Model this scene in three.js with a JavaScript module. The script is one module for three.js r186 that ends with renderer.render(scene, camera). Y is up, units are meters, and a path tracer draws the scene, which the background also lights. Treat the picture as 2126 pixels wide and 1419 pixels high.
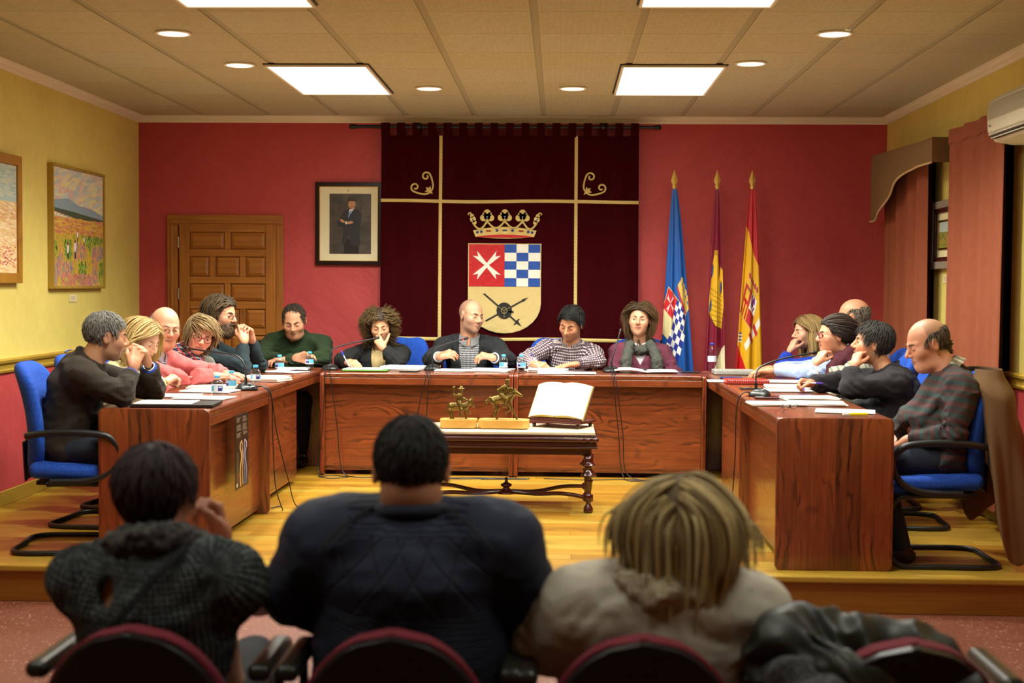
import * as THREE from 'three';
import { mergeGeometries, mergeVertices, toCreasedNormals } from 'three/addons/utils/BufferGeometryUtils.js';
import { RoundedBoxGeometry } from 'three/addons/geometries/RoundedBoxGeometry.js';
import { RectAreaLightUniformsLib } from 'three/addons/lights/RectAreaLightUniformsLib.js';

// ---------- camera, sky, exposure ----------
const scene = new THREE.Scene();
scene.background = new THREE.Color(0x020304);              // night outside the windows
const camera = new THREE.PerspectiveCamera(27.97, 2126 / 1419, 0.1, 60);
camera.position.set(0, 1.3827, 11.1344);
camera.rotation.set(-0.0405, 0.0343, 0.0071, 'YXZ');
camera.focus = 9.2;
camera.userData.fStop = 2.6;
const renderer = new THREE.WebGLRenderer({ antialias: true });
renderer.toneMapping = THREE.LinearToneMapping;
renderer.toneMappingExposure = 1.5;
renderer.shadowMap.enabled = true;
RectAreaLightUniformsLib.init();
const LIGHT = new THREE.Color().setRGB(0.97, 0.985, 0.88);    // fluorescent tubes
const PANEL_POWER = 5.2, PANEL_SPOT = 20, SPOT_POWER = 11;

// ---------- helpers ----------
const V = (x = 0, y = 0, z = 0) => new THREE.Vector3(x, y, z);
const R = (d) => d * Math.PI / 180;
const clamp = (x, a = 0, b = 1) => Math.min(b, Math.max(a, x));
const lerp = (a, b, t) => a + (b - a) * t;
const sst = (a, b, x) => { const t = clamp((x - a) / (b - a)); return t * t * (3 - 2 * t); };
function rng(seed) { let s = seed | 0; return () => { s = (s + 0x6d2b79f5) | 0; let t = Math.imul(s ^ (s >>> 15), 1 | s); t = (t + Math.imul(t ^ (t >>> 7), 61 | t)) ^ t; return ((t ^ (t >>> 14)) >>> 0) / 4294967296; }; }
function h3(x, y, z) { let h = Math.imul(x, 374761393) ^ Math.imul(y, 668265263) ^ Math.imul(z, 2147483647 ^ 0x5bd1e995); h = Math.imul(h ^ (h >>> 13), 1274126177); return ((h ^ (h >>> 16)) >>> 0) / 4294967296; }
function noise(x, y, z) {                                   // value noise, -1..1
  const xi = Math.floor(x), yi = Math.floor(y), zi = Math.floor(z); let u = x - xi, v = y - yi, w = z - zi;
  u = u * u * (3 - 2 * u); v = v * v * (3 - 2 * v); w = w * w * (3 - 2 * w);
  const a = lerp(lerp(h3(xi, yi, zi), h3(xi + 1, yi, zi), u), lerp(h3(xi, yi + 1, zi), h3(xi + 1, yi + 1, zi), u), v);
  const b = lerp(lerp(h3(xi, yi, zi + 1), h3(xi + 1, yi, zi + 1), u), lerp(h3(xi, yi + 1, zi + 1), h3(xi + 1, yi + 1, zi + 1), u), v);
  return lerp(a, b, w) * 2 - 1;
}
const fbm = (x, y, z, o = 4) => { let s = 0, a = 0.5; for (let i = 0; i < o; i++) { s += a * noise(x, y, z); x = x * 2.03 + 7.1; y = y * 2.03 + 3.7; z = z * 2.03 + 1.9; a *= 0.5; } return s; };
const C = (h) => new THREE.Color(h);
const names = new Map();
function numbered(n) { const k = names.get(n) || 0; names.set(n, k + 1); return k ? n + '_' + String(k).padStart(3, '0') : n; }
function shade(o) { o.castShadow = true; o.receiveShadow = true; return o; }
function tag(o, label, category, group) { o.userData.label = label; o.userData.category = category; if (group) o.userData.group = group; return o; }
function thing(name, label, category, pos = [0, 0, 0], turn = 0, group) {
  const o = new THREE.Group(); o.name = numbered(name); o.position.set(...pos); o.rotation.y = turn; scene.add(o);
  return tag(o, label, category, group);
}
function clean(g) {                                          // so that any geometries merge
  if (!g.attributes.normal) g.computeVertexNormals();
  if (!g.attributes.uv) g.setAttribute('uv', new THREE.BufferAttribute(new Float32Array(g.attributes.position.count * 2), 2));
  for (const k of Object.keys(g.attributes)) if (!['position', 'normal', 'uv', 'color'].includes(k)) g.deleteAttribute(k);
  return g;
}
function join(gs) {
  gs = gs.flat().filter(Boolean); if (gs.length === 1) return gs[0];
  const someColor = gs.some((g) => g.attributes.color);
  const someFlat = gs.some((g) => !g.index);
  return mergeGeometries(gs.map((g) => {
    g = clean(g); if (someFlat && g.index) g = g.toNonIndexed();
    if (someColor && !g.attributes.color) g.setAttribute('color', new THREE.BufferAttribute(new Float32Array(g.attributes.position.count * 3).fill(1), 3));
    return g;
  }));
}
function part(name, geo, mat, parent) {
  const m = shade(new THREE.Mesh(Array.isArray(geo) ? join(geo) : geo, mat)); m.name = parent ? name : numbered(name);
  (parent || scene).add(m); return m;
}
function structure(name, geo, mat, parent) { const m = part(name, geo, mat, parent); if (!parent) m.userData.kind = 'structure'; return m; }
function structGroup(name) { const g = new THREE.Group(); g.name = numbered(name); g.userData.kind = 'structure'; scene.add(g); return g; }
function copyOf(o, pos, turn, label) {
  const c = o.clone(); c.name = numbered(o.name.replace(/_\d{3}$/, '')); c.userData = { ...o.userData }; scene.add(c);
  if (pos) c.position.set(...pos); if (turn !== undefined) c.rotation.y = turn; if (label) c.userData.label = label; return c;
}
// boxes with uv in metres; grain = axis along which v runs
function uvMetres(g, grain = 'y', ou = 0, ov = 0) {
  const p = g.attributes.position, n = g.attributes.normal, uv = new Float32Array(p.count * 2), gi = 'xyz'.indexOf(grain);
  for (let i = 0; i < p.count; i++) {
    const P = [p.getX(i), p.getY(i), p.getZ(i)], N = [Math.abs(n.getX(i)), Math.abs(n.getY(i)), Math.abs(n.getZ(i))];
    const k = N[0] > N[1] && N[0] > N[2] ? 0 : N[1] > N[2] ? 1 : 2; let a = [0, 1, 2].filter((q) => q !== k);
    let va = a.includes(gi) ? gi : a[1], ua = a.find((q) => q !== va);
    uv[2 * i] = P[ua] + ou; uv[2 * i + 1] = P[va] + ov;
  }
  g.setAttribute('uv', new THREE.BufferAttribute(uv, 2)); return g;
}
function box(w, h, d, x = 0, y = 0, z = 0, grain = 'y', r = 0, seg = 1) {
  const g = r ? new RoundedBoxGeometry(w, h, d, seg, Math.min(r, w / 2.01, h / 2.01, d / 2.01)) : new THREE.BoxGeometry(w, h, d);
  g.translate(x, y, z); return uvMetres(g, grain, ((x * 7.31 + z * 3.17 + y) % 1), ((y * 5.3 + x * 2.1 + z * 1.7) % 1));
}
const span = (x0, x1, y0, y1, z0, z1, grain, r, seg) => box(x1 - x0, y1 - y0, z1 - z0, (x0 + x1) / 2, (y0 + y1) / 2, (z0 + z1) / 2, grain, r, seg);
const cyl = (r0, r1, h, x = 0, y = 0, z = 0, n = 20) => new THREE.CylinderGeometry(r0, r1, h, n).translate(x, y, z);
const ball = (r, x = 0, y = 0, z = 0, sx = 1, sy = 1, sz = 1, a = 16, b = 12) => new THREE.SphereGeometry(r, a, b).scale(sx, sy, sz).translate(x, y, z);
const lathe = (pts, n = 24) => new THREE.LatheGeometry(pts.map((q) => new THREE.Vector2(q[0], q[1])), n);
function tube(pts, r, n = 40, rs = 8, closed = false) { return new THREE.TubeGeometry(new THREE.CatmullRomCurve3(pts.map((q) => q.isVector3 ? q : V(...q)), closed, 'centripetal'), n, r, rs, closed); }
function shape(pts) { const s = new THREE.Shape(); pts.forEach((q, i) => (i ? s.lineTo(q[0], q[1]) : s.moveTo(q[0], q[1]))); s.closePath(); return s; }
function extrude(s, d, bevel = 0, seg = 1, curve = 12) { return new THREE.ExtrudeGeometry(s, { depth: d, bevelEnabled: bevel > 0, bevelSize: bevel, bevelThickness: bevel, bevelSegments: seg, bevelOffset: -bevel, curveSegments: curve }); }
function roundedRect(w, h, r) { const s = new THREE.Shape(), x = -w / 2, y = -h / 2; s.moveTo(x + r, y); s.lineTo(x + w - r, y); s.absarc(x + w - r, y + r, r, -Math.PI / 2, 0); s.lineTo(x + w, y + h - r); s.absarc(x + w - r, y + h - r, r, 0, Math.PI / 2); s.lineTo(x + r, y + h); s.absarc(x + r, y + h - r, r, Math.PI / 2, Math.PI); s.lineTo(x, y + r); s.absarc(x + r, y + r, r, Math.PI, Math.PI * 1.5); return s; }
function rectRing(w, h, b) { const q = (x, y) => [[-x, -y], [x, -y], [x, y], [-x, y]]; const s = shape(q(w / 2, h / 2)); s.holes.push(shape(q(w / 2 - b, h / 2 - b).reverse())); return s; }
const xf = (g, p = [0, 0, 0], r = [0, 0, 0], s = 1) => { g.applyMatrix4(new THREE.Matrix4().compose(V(...p), new THREE.Quaternion().setFromEuler(new THREE.Euler(...r, 'YXZ')), Array.isArray(s) ? V(...s) : V(s, s, s))); return g; };
// a surface from a function of (u, v) with thickness t along its normal
function sheet(f, nu, nv, t = 0.002) {
  const P = [], uv = [], I = []; const W = nu + 1;
  const pts = [], nor = [];
  for (let j = 0; j <= nv; j++) for (let i = 0; i <= nu; i++) { const u = i / nu, v = j / nv, a = V(...f(u, v)), e = 1e-3, q = clamp, du = V(...f(q(u + e), v)).sub(V(...f(q(u - e), v))), dv = V(...f(u, q(v + e))).sub(V(...f(u, q(v - e)))); pts.push(a); nor.push(du.cross(dv).normalize()); }
  for (const s of [0.5, -0.5]) pts.forEach((a, k) => { P.push(a.x + nor[k].x * t * s, a.y + nor[k].y * t * s, a.z + nor[k].z * t * s); uv.push((k % W) / nu, Math.floor(k / W) / nv); });
  const o = W * (nv + 1);
  for (let j = 0; j < nv; j++) for (let i = 0; i < nu; i++) { const a = j * W + i, b = a + 1, c = a + W, d = c + 1; I.push(a, b, d, a, d, c, o + a, o + d, o + b, o + a, o + c, o + d); }
  const rim = (a, b) => I.push(a, o + a, b, b, o + a, o + b);
  for (let i = 0; i < nu; i++) { rim(i, i + 1); rim(nv * W + i + 1, nv * W + i); }
  for (let j = 0; j < nv; j++) { rim((j + 1) * W, j * W); rim(j * W + nu, (j + 1) * W + nu); }
  const g = new THREE.BufferGeometry(); g.setAttribute('position', new THREE.Float32BufferAttribute(P, 3)); g.setAttribute('uv', new THREE.Float32BufferAttribute(uv, 2)); g.setIndex(I); g.computeVertexNormals(); return g;
}

// ---------- textures ----------
function dataTex(w, h, f, srgb = true, rep = [1, 1]) {
  const d = new Uint8Array(w * h * 4);
  for (let y = 0; y < h; y++) for (let x = 0; x < w; x++) { const c = f(x / w, y / h, x, y), i = (y * w + x) * 4; d[i] = clamp(c[0], 0, 255); d[i + 1] = clamp(c[1], 0, 255); d[i + 2] = clamp(c[2], 0, 255); d[i + 3] = 255; }
  const t = new THREE.DataTexture(d, w, h); t.wrapS = t.wrapT = THREE.RepeatWrapping; t.magFilter = THREE.LinearFilter; t.minFilter = THREE.LinearMipmapLinearFilter; t.generateMipmaps = true;
  t.repeat.set(rep[0], rep[1]); if (srgb) t.colorSpace = THREE.SRGBColorSpace; t.needsUpdate = true; return t;
}
function canvasTex(w, h, draw, srgb = true) {
  const c = document.createElement('canvas'); c.width = w; c.height = h; const x = c.getContext('2d'); draw(x, w, h);
  const t = new THREE.CanvasTexture(c); if (srgb) t.colorSpace = THREE.SRGBColorSpace; t.wrapS = t.wrapT = THREE.RepeatWrapping; return t;
}
const mix3 = (a, b, t) => [lerp(a[0], b[0], t), lerp(a[1], b[1], t), lerp(a[2], b[2], t)];
const grey = (v) => [v, v, v];
// periodic noise so that textures tile
function pn(u, v, fu, fv, o = 4, s = 0) { const a = u * Math.PI * 2, b = v * Math.PI * 2, ru = fu / 6.283, rv = fv / 6.283; return fbm(Math.cos(a) * ru + 11 + s, Math.sin(a) * ru + Math.cos(b) * rv + 5 + s, Math.sin(b) * rv + 3 + s * 2, o); }
function woodTex(w, h, base, dark, light, { rings = 9, warp = 1.6, streak = 1, seed = 0, fine = 1 } = {}) {
  return dataTex(w, h, (u, v) => {
    const n1 = pn(u, v, 3, 1.2, 4, seed), n2 = pn(u, v, 8, 2, 3, seed + 9);
    const ring = 0.5 + 0.5 * Math.sin((u * rings + n1 * warp * 3 + n2 * 0.5) * Math.PI * 2);
    const fin = pn(u, v, 130, 4, 2, seed + 4) * fine, fin2 = pn(u, v, 50, 2.5, 2, seed + 7);
    const d = Math.pow(ring, 3) * 0.75 * streak * sst(-0.25, 0.45, pn(u, v, 4, 2, 3, seed + 13)) ;
    let c = mix3(base, light, clamp(0.35 + n2 * 0.9 + fin2 * 0.35)); c = mix3(c, dark, clamp(d + fin * 0.35 + 0.05));
    return c;
  });
}
// ---------- shared materials ----------
const std = (o) => new THREE.MeshStandardMaterial(o);
const phys = (o) => new THREE.MeshPhysicalMaterial(o);
const deskTexV = (() => {                                     // laminate printed with bands of straight and cathedral grain
  const r = rng(12), cuts = [0, 0.13, 0.31, 0.44, 0.58, 0.71, 0.86, 1], band = cuts.slice(1).map((b, i) => ({ a: cuts[i], b, tone: 0.84 + r() * 0.32, ph: r(), cath: i % 2, dir: r() < 0.5 ? 1 : -1 }));
  return dataTex(1024, 1024, (u, v) => {
    const k = band.find((q) => u < q.b) || band[6], x = (u - (k.a + k.b) / 2) / (k.b - k.a) * 2, n = pn(u, v, 5, 3, 4, 2), n2 = pn(u, v, 14, 5, 3, 6);
    const ph = k.cath ? 1.3 * x * x + 1.1 * Math.cos(6.283 * (v + k.ph)) * k.dir + n * 2.6 + n2 * 0.8 : 1.4 * x + n * 2.2 + n2 * 0.8 + 0.4 * Math.cos(6.283 * (v + k.ph));
    const ring = 0.5 + 0.5 * Math.sin(ph * 6.283), fine = pn(u, v, 150, 5, 2, 4), streak = pn(u, v, 34, 2, 3, 9);
    let c = mix3([98, 44, 20], [136, 68, 32], clamp(0.4 + n2 * 0.8 + streak * 0.5)); c = mix3(c, [38, 15, 8], clamp(Math.pow(ring, 4) * 0.62 * sst(-0.15, 0.35, n2) + Math.max(0, streak) * 0.6 + fine * 0.4));
    return c.map((q) => q * k.tone);
  });
})();
const deskTexH = deskTexV.clone(); deskTexH.needsUpdate = true;
const pineTex = woodTex(512, 512, [156, 94, 30], [92, 46, 12], [184, 118, 42], { rings: 6, warp: 0.9, streak: 0.8, seed: 21 });
const parquetTex = woodTex(512, 512, [164, 130, 44], [122, 88, 26], [186, 153, 60], { rings: 5, warp: 0.8, streak: 0.5, seed: 33 });
const darkWoodTex = woodTex(256, 512, [74, 28, 22], [36, 12, 10], [96, 40, 30], { rings: 5, warp: 0.6, seed: 41 });
const stuccoBump = dataTex(512, 512, (u, v) => { const a = pn(u, v, 26, 26, 4, 3), b = pn(u, v, 90, 60, 2, 8); return grey(128 + a * 120 + b * 60); }, false);
const wallRedTex = dataTex(512, 512, (u, v) => { const a = pn(u, v, 7, 5, 5, 1), b = pn(u, v, 60, 60, 3, 2), k = a * 15 + b * 9; return [182 + k, 64 + k * 0.75, 64 + k * 0.75]; });
const wallYelTex = dataTex(512, 512, (u, v) => { const a = pn(u, v, 6, 5, 5, 4), b = pn(u, v, 60, 50, 3, 6), k = a * 10 + b * 7; return [220 + k, 199 + k, 106 + k * 0.8]; });
const M = {
  red: std({ map: wallRedTex, bumpMap: stuccoBump, bumpScale: 0.0025, roughness: 0.6 }),
  yellow: std({ map: wallYelTex, bumpMap: stuccoBump, bumpScale: 0.002, roughness: 0.7 }),
  desk: phys({ map: deskTexV, roughness: 0.3, clearcoat: 0.35, clearcoatRoughness: 0.12 }),
  edge: std({ map: deskTexV, color: 0xffc0a0, roughness: 0.35 }),
  pine: std({ map: pineTex, roughness: 0.42 }),
  oak: std({ map: parquetTex, roughness: 0.38 }),
  antique: phys({ map: darkWoodTex, color: 0xd09088, roughness: 0.28, clearcoat: 0.5, clearcoatRoughness: 0.15 }),
  cornice: std({ color: 0xe8dcc2, roughness: 0.8 }),
  black: std({ color: 0x0b0b0c, roughness: 0.45 }),
  blackPlastic: std({ color: 0x17181a, roughness: 0.4 }),
  paper: std({ color: 0xf3f0ea, roughness: 0.85, side: THREE.DoubleSide }),
  brass: std({ color: 0xc9a04a, metalness: 1, roughness: 0.28 }),
  gilt: std({ color: 0xecc868, metalness: 0.35, roughness: 0.3 }),
  steel: std({ color: 0xb9b9b6, metalness: 1, roughness: 0.3 }),
};
const XL = -3.44, XR = 2.61, HC = 2.745, ZE = 12.6, STEP = -0.181, ZN = 4.545;

wallRedTex.repeat.set(0.37, 0.41); wallYelTex.repeat.set(0.39, 0.37);
// ---------- walls ----------
{
  const w = structGroup('wall_back'); part('plaster', span(XL, XR, STEP, HC, -0.15, 0), M.red, w);
  const RT = 0.864;                                          // the colour changes behind the rail
  const l = structGroup('wall_left');
  part('upper_plaster', span(XL - 0.15, XL, RT, HC + 0.1, -0.15, ZE, 'y'), M.yellow, l);
  part('dado', span(XL - 0.15, XL, STEP - 0.1, RT, -0.15, ZE, 'y'), M.red, l);
  const r = structGroup('wall_right'); const holes = [[0.47, 1.45], [2.13, 3.1]], yb = 0.62, yt = 2.36;
  let z = -0.15; const up = [], lo = [];
  for (const [a, b] of holes) { up.push(span(XR, XR + 0.25, RT, HC + 0.1, z, a)); lo.push(span(XR, XR + 0.25, STEP - 0.1, RT, z, a)); up.push(span(XR, XR + 0.25, yt, HC + 0.1, a, b)); lo.push(span(XR, XR + 0.25, STEP - 0.1, yb, a, b)); z = b; }
  up.push(span(XR, XR + 0.25, RT, HC + 0.1, z, ZE)); lo.push(span(XR, XR + 0.25, STEP - 0.1, RT, z, ZE));
  part('upper_plaster', up, M.yellow, r); part('dado', lo, M.red, r);
  const f = structGroup('wall_rear'); part('plaster', span(XL - 0.15, XR + 0.25, STEP - 0.1, HC + 0.1, ZE, ZE + 0.15), M.yellow, f);
  // windows: dark frame, glass, night behind
  const wf = std({ color: 0x1c140f, roughness: 0.5 }), glass = phys({ color: 0x202830, transmission: 1, thickness: 0, roughness: 0.02, ior: 1.5 });
  holes.forEach(([a, b], i) => {
    const g = structGroup('window_' + (i + 1));
    const fr = [span(XR + 0.1, XR + 0.16, yb, yb + 0.07, a, b), span(XR + 0.1, XR + 0.16, yt - 0.07, yt, a, b), span(XR + 0.1, XR + 0.16, yb + 0.07, yt - 0.07, a, a + 0.06), span(XR + 0.1, XR + 0.16, yb + 0.07, yt - 0.07, b - 0.06, b), span(XR + 0.1, XR + 0.16, yb + 0.07, yt - 0.07, (a + b) / 2 - 0.04, (a + b) / 2 + 0.04)];
    part('frame', fr, wf, g);
    for (const k of [0, 1]) part('pane', span(XR + 0.125, XR + 0.131, yb + 0.07, yt - 0.07, k ? (a + b) / 2 + 0.04 : a + 0.06, k ? b - 0.06 : (a + b) / 2 - 0.04), glass, g);
    part('shutter', span(XR + 0.2, XR + 0.245, yb, yt, a, b), std({ color: 0x121110, roughness: 0.8 }), g);
  });
  // chair rail and baseboards
  const prof = (s) => shape([[0, 0], [0.014, 0.004], [0.02, 0.018], [0.014, 0.03], [0.016, 0.058], [0.03, 0.066], [0.034, 0.082], [0.026, 0.092], [0, 0.092]].map(([a, b]) => [a * s, b]));
  const rail = (name, s, x, segs) => structure(name, segs.map(([a, b]) => uvMetres(extrude(prof(s), b - a).translate(x, 0.818, a), 'z')), M.oak);
  rail('trim_1', 1, XL, [[0.0, ZE]]); rail('trim_2', -1, XR, [[0.0, 0.47], [1.45, 2.13], [3.1, ZE]]);
  structure('baseboard_left', [span(XL, XL + 0.016, 0, 0.09, 0, ZN, 'z', 0.004), span(XL, XL + 0.016, STEP, STEP + 0.09, ZN, ZE, 'z', 0.004)], M.oak);
  structure('baseboard_right', [span(XR - 0.016, XR, 0, 0.09, 0, ZN, 'z', 0.004), span(XR - 0.016, XR, STEP, STEP + 0.09, ZN, ZE, 'z', 0.004)], M.oak);
  structure('baseboard_back', [span(-2.25, XR - 0.016, 0, 0.09, 0, 0.016, 'x', 0.004), span(XL + 0.016, -3.2, 0, 0.09, 0, 0.016, 'x', 0.004)], M.oak);
}
// ---------- floor of the hall, stage and its boards ----------
{
  const rnd = rng(5), chips = canvasTex(1024, 1024, (x, w, h) => {
    x.fillStyle = '#6a3a28'; x.fillRect(0, 0, w, h);
    for (let i = 0; i < 9000; i++) { const k = rnd(); x.fillStyle = k < 0.4 ? 'rgba(110,50,38,.55)' : k < 0.75 ? 'rgba(140,82,62,.5)' : k < 0.9 ? 'rgba(70,32,26,.6)' : 'rgba(205,170,130,.8)'; const a = rnd() * w, b = rnd() * h, s = 3 + rnd() * rnd() * 20, t = 2 + rnd() * 6, r = rnd() * 6.28; for (const [dx, dy] of [[0, 0], [w, 0], [0, h], [-w, 0], [0, -h]]) { x.save(); x.translate(a + dx, b + dy); x.rotate(r); x.beginPath(); x.moveTo(-s / 2, -t / 2); x.lineTo(s / 2, -t / 3); x.lineTo(s / 3, t / 2); x.lineTo(-s / 2, t / 3); x.fill(); x.restore(); } }
  });
  structure('floor', span(XL - 0.15, XR + 0.25, STEP - 0.12, STEP, ZN - 0.3, ZE, 'x'), std({ map: chips, roughness: 0.45 }));
  const st = structGroup('floor_stage');
  part('subfloor', span(XL, XR, STEP, -0.012, 0, ZN - 0.02), M.oak, st);
  part('riser', span(XL, XR, STEP, -0.03, ZN - 0.02, ZN, 'x', 0.003), std({ map: parquetTex, color: 0xd8b090, roughness: 0.45 }), st);
  part('nosing', span(XL, XR, -0.034, 0.002, ZN - 0.06, ZN + 0.018, 'x', 0.012, 3), std({ map: parquetTex, roughness: 0.3 }), st);
  const W = 0.132, L = 1.32, tones = [0xffffff, 0xf2dcc0, 0xffeccc, 0xe8d0ae].map((c) => phys({ map: parquetTex, color: c, roughness: 0.3, clearcoat: 0.25, clearcoatRoughness: 0.2 }));
  const geos = [0, 1, 2, 3, 4, 5].map((k) => { const g = new THREE.BoxGeometry(L - 0.0015, 0.012, W - 0.0012); return uvMetres(g, 'x', k * 0.171, k * 0.39); });
  const gHalf = {};
  let row = 0;
  for (let z = W / 2; z < ZN - 0.06 + W * 0.4; z += W, row++) {
    let x = XL - [0, 0.45, 0.9, 0.22, 0.68][row % 5];
    while (x < XR) {
      const a = Math.max(x, XL), b = Math.min(x + L, XR);
      if (b - a > 0.03) {
        let g = geos[Math.floor(rnd() * 6)]; if (b - a < L - 0.01) { const k = (b - a).toFixed(3); g = gHalf[k] ||= uvMetres(new THREE.BoxGeometry(b - a - 0.0015, 0.012, W - 0.0012), 'x', rnd(), rnd()); }
        const m = part('plank', g, tones[Math.floor(rnd() * 4)], st); m.position.set((a + b) / 2, -0.006, z);
      }
      x += L;
    }
  }
}
// ---------- ceiling: patterned panels, cornice, lamps ----------
const panelXs = [-1.515, 0.69], panelZs = [2.02, 5.07, 8.12];
{
  const c = structGroup('ceiling');
  part('slab', span(XL - 0.15, XR + 0.25, HC + 0.006, HC + 0.14, -0.15, ZE + 0.15), std({ color: 0xa59c7e, roughness: 0.9 }), c);
  const tex = canvasTex(512, 512, (x, w, h) => {
    x.fillStyle = '#bdb594'; x.fillRect(0, 0, w, h); x.strokeStyle = '#a89e7c'; x.lineWidth = 2.5;
    for (let i = 0; i <= 16; i++) { x.beginPath(); x.moveTo(i * 32 + 16, 0); x.lineTo(i * 32 + 16, h); x.stroke(); }
    for (let j = 0; j <= 12; j++) { x.beginPath(); x.moveTo(0, j * 42.6 + 20); x.lineTo(w, j * 42.6 + 20); x.stroke(); }
    const r = rng(8); x.fillStyle = '#b0a686'; for (let i = 0; i < 16; i++) for (let j = 0; j < 12; j++) if (r() < 0.75) x.fillRect(i * 32 + 22 + r() * 4, j * 42.6 + 28, 16 + r() * 6, 3 + r() * 20);
  });
  const bump = dataTex(128, 128, (u, v) => grey(150 + 90 * pn(u, v, 40, 40, 2)), false); bump.repeat.set(3, 3);
  const mats = [0xffffff, 0xfaf6f0, 0xfffbf4].map((k) => std({ map: tex, bumpMap: bump, bumpScale: 0.002, color: k, roughness: 0.9 }));
  const PW = 0.5505, band = 0.042, n = 11, rnd = rng(3), g = new THREE.BoxGeometry(PW - band, 0.006, 0.596);
  for (let i = 0; i < n; i++) for (let j = 0; j < 21; j++) { const m = part('panel', g, mats[Math.floor(rnd() * 3)], c); m.position.set(XL + (i + 0.5) * PW, HC + 0.004, 0.06 + (j + 0.5) * 0.6); }
  const prof = (s) => shape([[0, 0], [0.012 * s, 0], [0.02 * s, 0.012], [0.024 * s, 0.03], [0.044 * s, 0.044], [0.052 * s, 0.044], [0.056 * s, 0.056], [0, 0.056]]);
  structure('trim_3', extrude(prof(1), ZE).translate(XL, HC - 0.052, 0), M.cornice);
  structure('trim_4', extrude(prof(-1), ZE).translate(XR, HC - 0.052, 0), M.cornice);
  structure('trim_5', extrude(prof(1), XR - XL).rotateY(-Math.PI / 2).translate(XR, HC - 0.052, 0), M.cornice);
  // lamps
  const glow = std({ color: 0xffffff, emissive: 0xfff4e0, emissiveIntensity: 1.2 }), glowDim = std({ color: 0xffffff, emissive: 0xfff4e0, emissiveIntensity: 0.4 }), frameM = std({ color: 0xe9e2d2, roughness: 0.5 }), dark = std({ color: 0x2a241c, roughness: 0.7 });
  const where = [['above the door side of the meeting', 'above the flags side of the meeting'], ['at the top edge of the picture, left', 'at the top edge of the picture, right'], ['over the audience, left', 'over the audience, right']];
  panelZs.forEach((z, j) => panelXs.forEach((x, i) => {
    const o = thing('ceiling_light_panel', `bright rectangular fluorescent ceiling panel ${where[j][i]}`, 'ceiling light', [x, HC - 0.012, z], 0, 'fluorescent ceiling panels');
    const w = 0.61, d = 1.23, y = 0.0;
    part('frame', [box(w + 0.03, 0.012, 0.015, 0, y, d / 2 + 0.008), box(w + 0.03, 0.012, 0.015, 0, y, -d / 2 - 0.008), box(0.015, 0.012, d, w / 2 + 0.008, y, 0), box(0.015, 0.012, d, -w / 2 - 0.008, y, 0)], frameM, o);
    part('backing', box(w + 0.05, 0.004, d + 0.05, 0, y + 0.009, 0), dark, o);
    for (let k = 0; k < 4; k++) part('diffuser', box(w / 4 - 0.004, 0.006, d, (k - 1.5) * w / 4, y + 0.001, 0), j === 2 ? glowDim : glow, o);
    const dim = j === 2 ? 0.27 : 1;
    const L = new THREE.RectAreaLight(LIGHT, PANEL_POWER * dim, w, d); L.position.set(0, -0.016, 0); L.rotation.x = -Math.PI / 2; L.name = 'panel_light'; L.castShadow = true; o.add(L);
    for (const q of [-0.31, 0.31]) { const S = new THREE.SpotLight(LIGHT, PANEL_SPOT * dim / 2, 0, R(73), 1); S.position.set(0, -0.02, q); S.target.position.set(0, -2, q); S.shadow.radius = 14; S.castShadow = true; S.name = 'louvre_light'; o.add(S, S.target); }
  }));
  const spots = [[-2.104, 3.697, 'nearest the left yellow wall'], [-1.994, 2.632, 'just left of the left light panel'], [-0.91, 1.638, 'above the left half of the red drape'], [0.079, 1.652, 'above the right half of the red drape'], [1.146, 2.717, 'just right of the right light panel'], [1.455, 3.698, 'nearest the air conditioner']];
  for (const [x, z, w] of spots) {
    const o = thing('downlight', `small round recessed downlight ${w}`, 'ceiling light', [x, HC - 0.006, z], 0, 'round downlights');
    part('trim_ring', new THREE.TorusGeometry(0.088, 0.009, 8, 32).rotateX(Math.PI / 2).scale(1, 0.7, 1), frameM, o);
    part('lens', cyl(0.08, 0.08, 0.006, 0, 0, 0, 32), glow, o);
    const L = new THREE.SpotLight(LIGHT, SPOT_POWER, 0, R(72), 0.9); L.position.set(0, -0.02, 0); L.target.position.set(0, -2, 0); L.shadow.radius = 3.5; L.castShadow = true; L.name = 'spot'; o.add(L, L.target);
  }
}
// ---------- council desks ----------
function deskModule(name, label, len, pos, turn, skirt = [0, 1]) {
  const T = 0.75, D = 0.57, o = thing(name, label, 'desk', pos, turn, 'council desks');
  const endG = (() => { const g = extrude(roundedRect(D, T, 0.03), 0.022, 0.004, 2, 6).translate(0, T / 2, -0.011).rotateY(Math.PI / 2); g.computeVertexNormals(); return uvMetres(toCreasedNormals(g, 0.6), 'y', 0.13, 0.2); })();
  const sx = len / 2 - 0.0155;
  for (const s of [-1, 1]) { const m = part('end_panel', endG, M.desk, o); m.position.x = s * sx; }
  for (const s of [-1, 1]) part('edge_band', uvMetres(extrude(roundedRect(D + 0.0012, T + 0.0012, 0.0306), 0.012, 0, 1, 6).translate(0, T / 2, -0.006).rotateY(Math.PI / 2).translate(s * sx, 0, 0), 'y'), M.edge, o);
  const il = len - 0.062;
  part('desk_top', box(il, 0.034, D - 0.004, 0, T - 0.02, 0, 'x', 0.01, 3), M.desk, o);
  part('fascia', box(il, 0.05, 0.024, 0, T - 0.062, D / 2 - 0.016, 'x', 0.005, 2), M.desk, o);
  const a = -il / 2 + il * skirt[0], b = -il / 2 + il * skirt[1];
  part('modesty_panel', span(a, b, 0.035, T - 0.06, D / 2 - 0.075, D / 2 - 0.055, 'x', 0.002), M.desk, o);
  part('rear_rail', box(il, 0.06, 0.02, 0, T - 0.07, -D / 2 + 0.05, 'x'), M.desk, o);
  return o;
}
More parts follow.
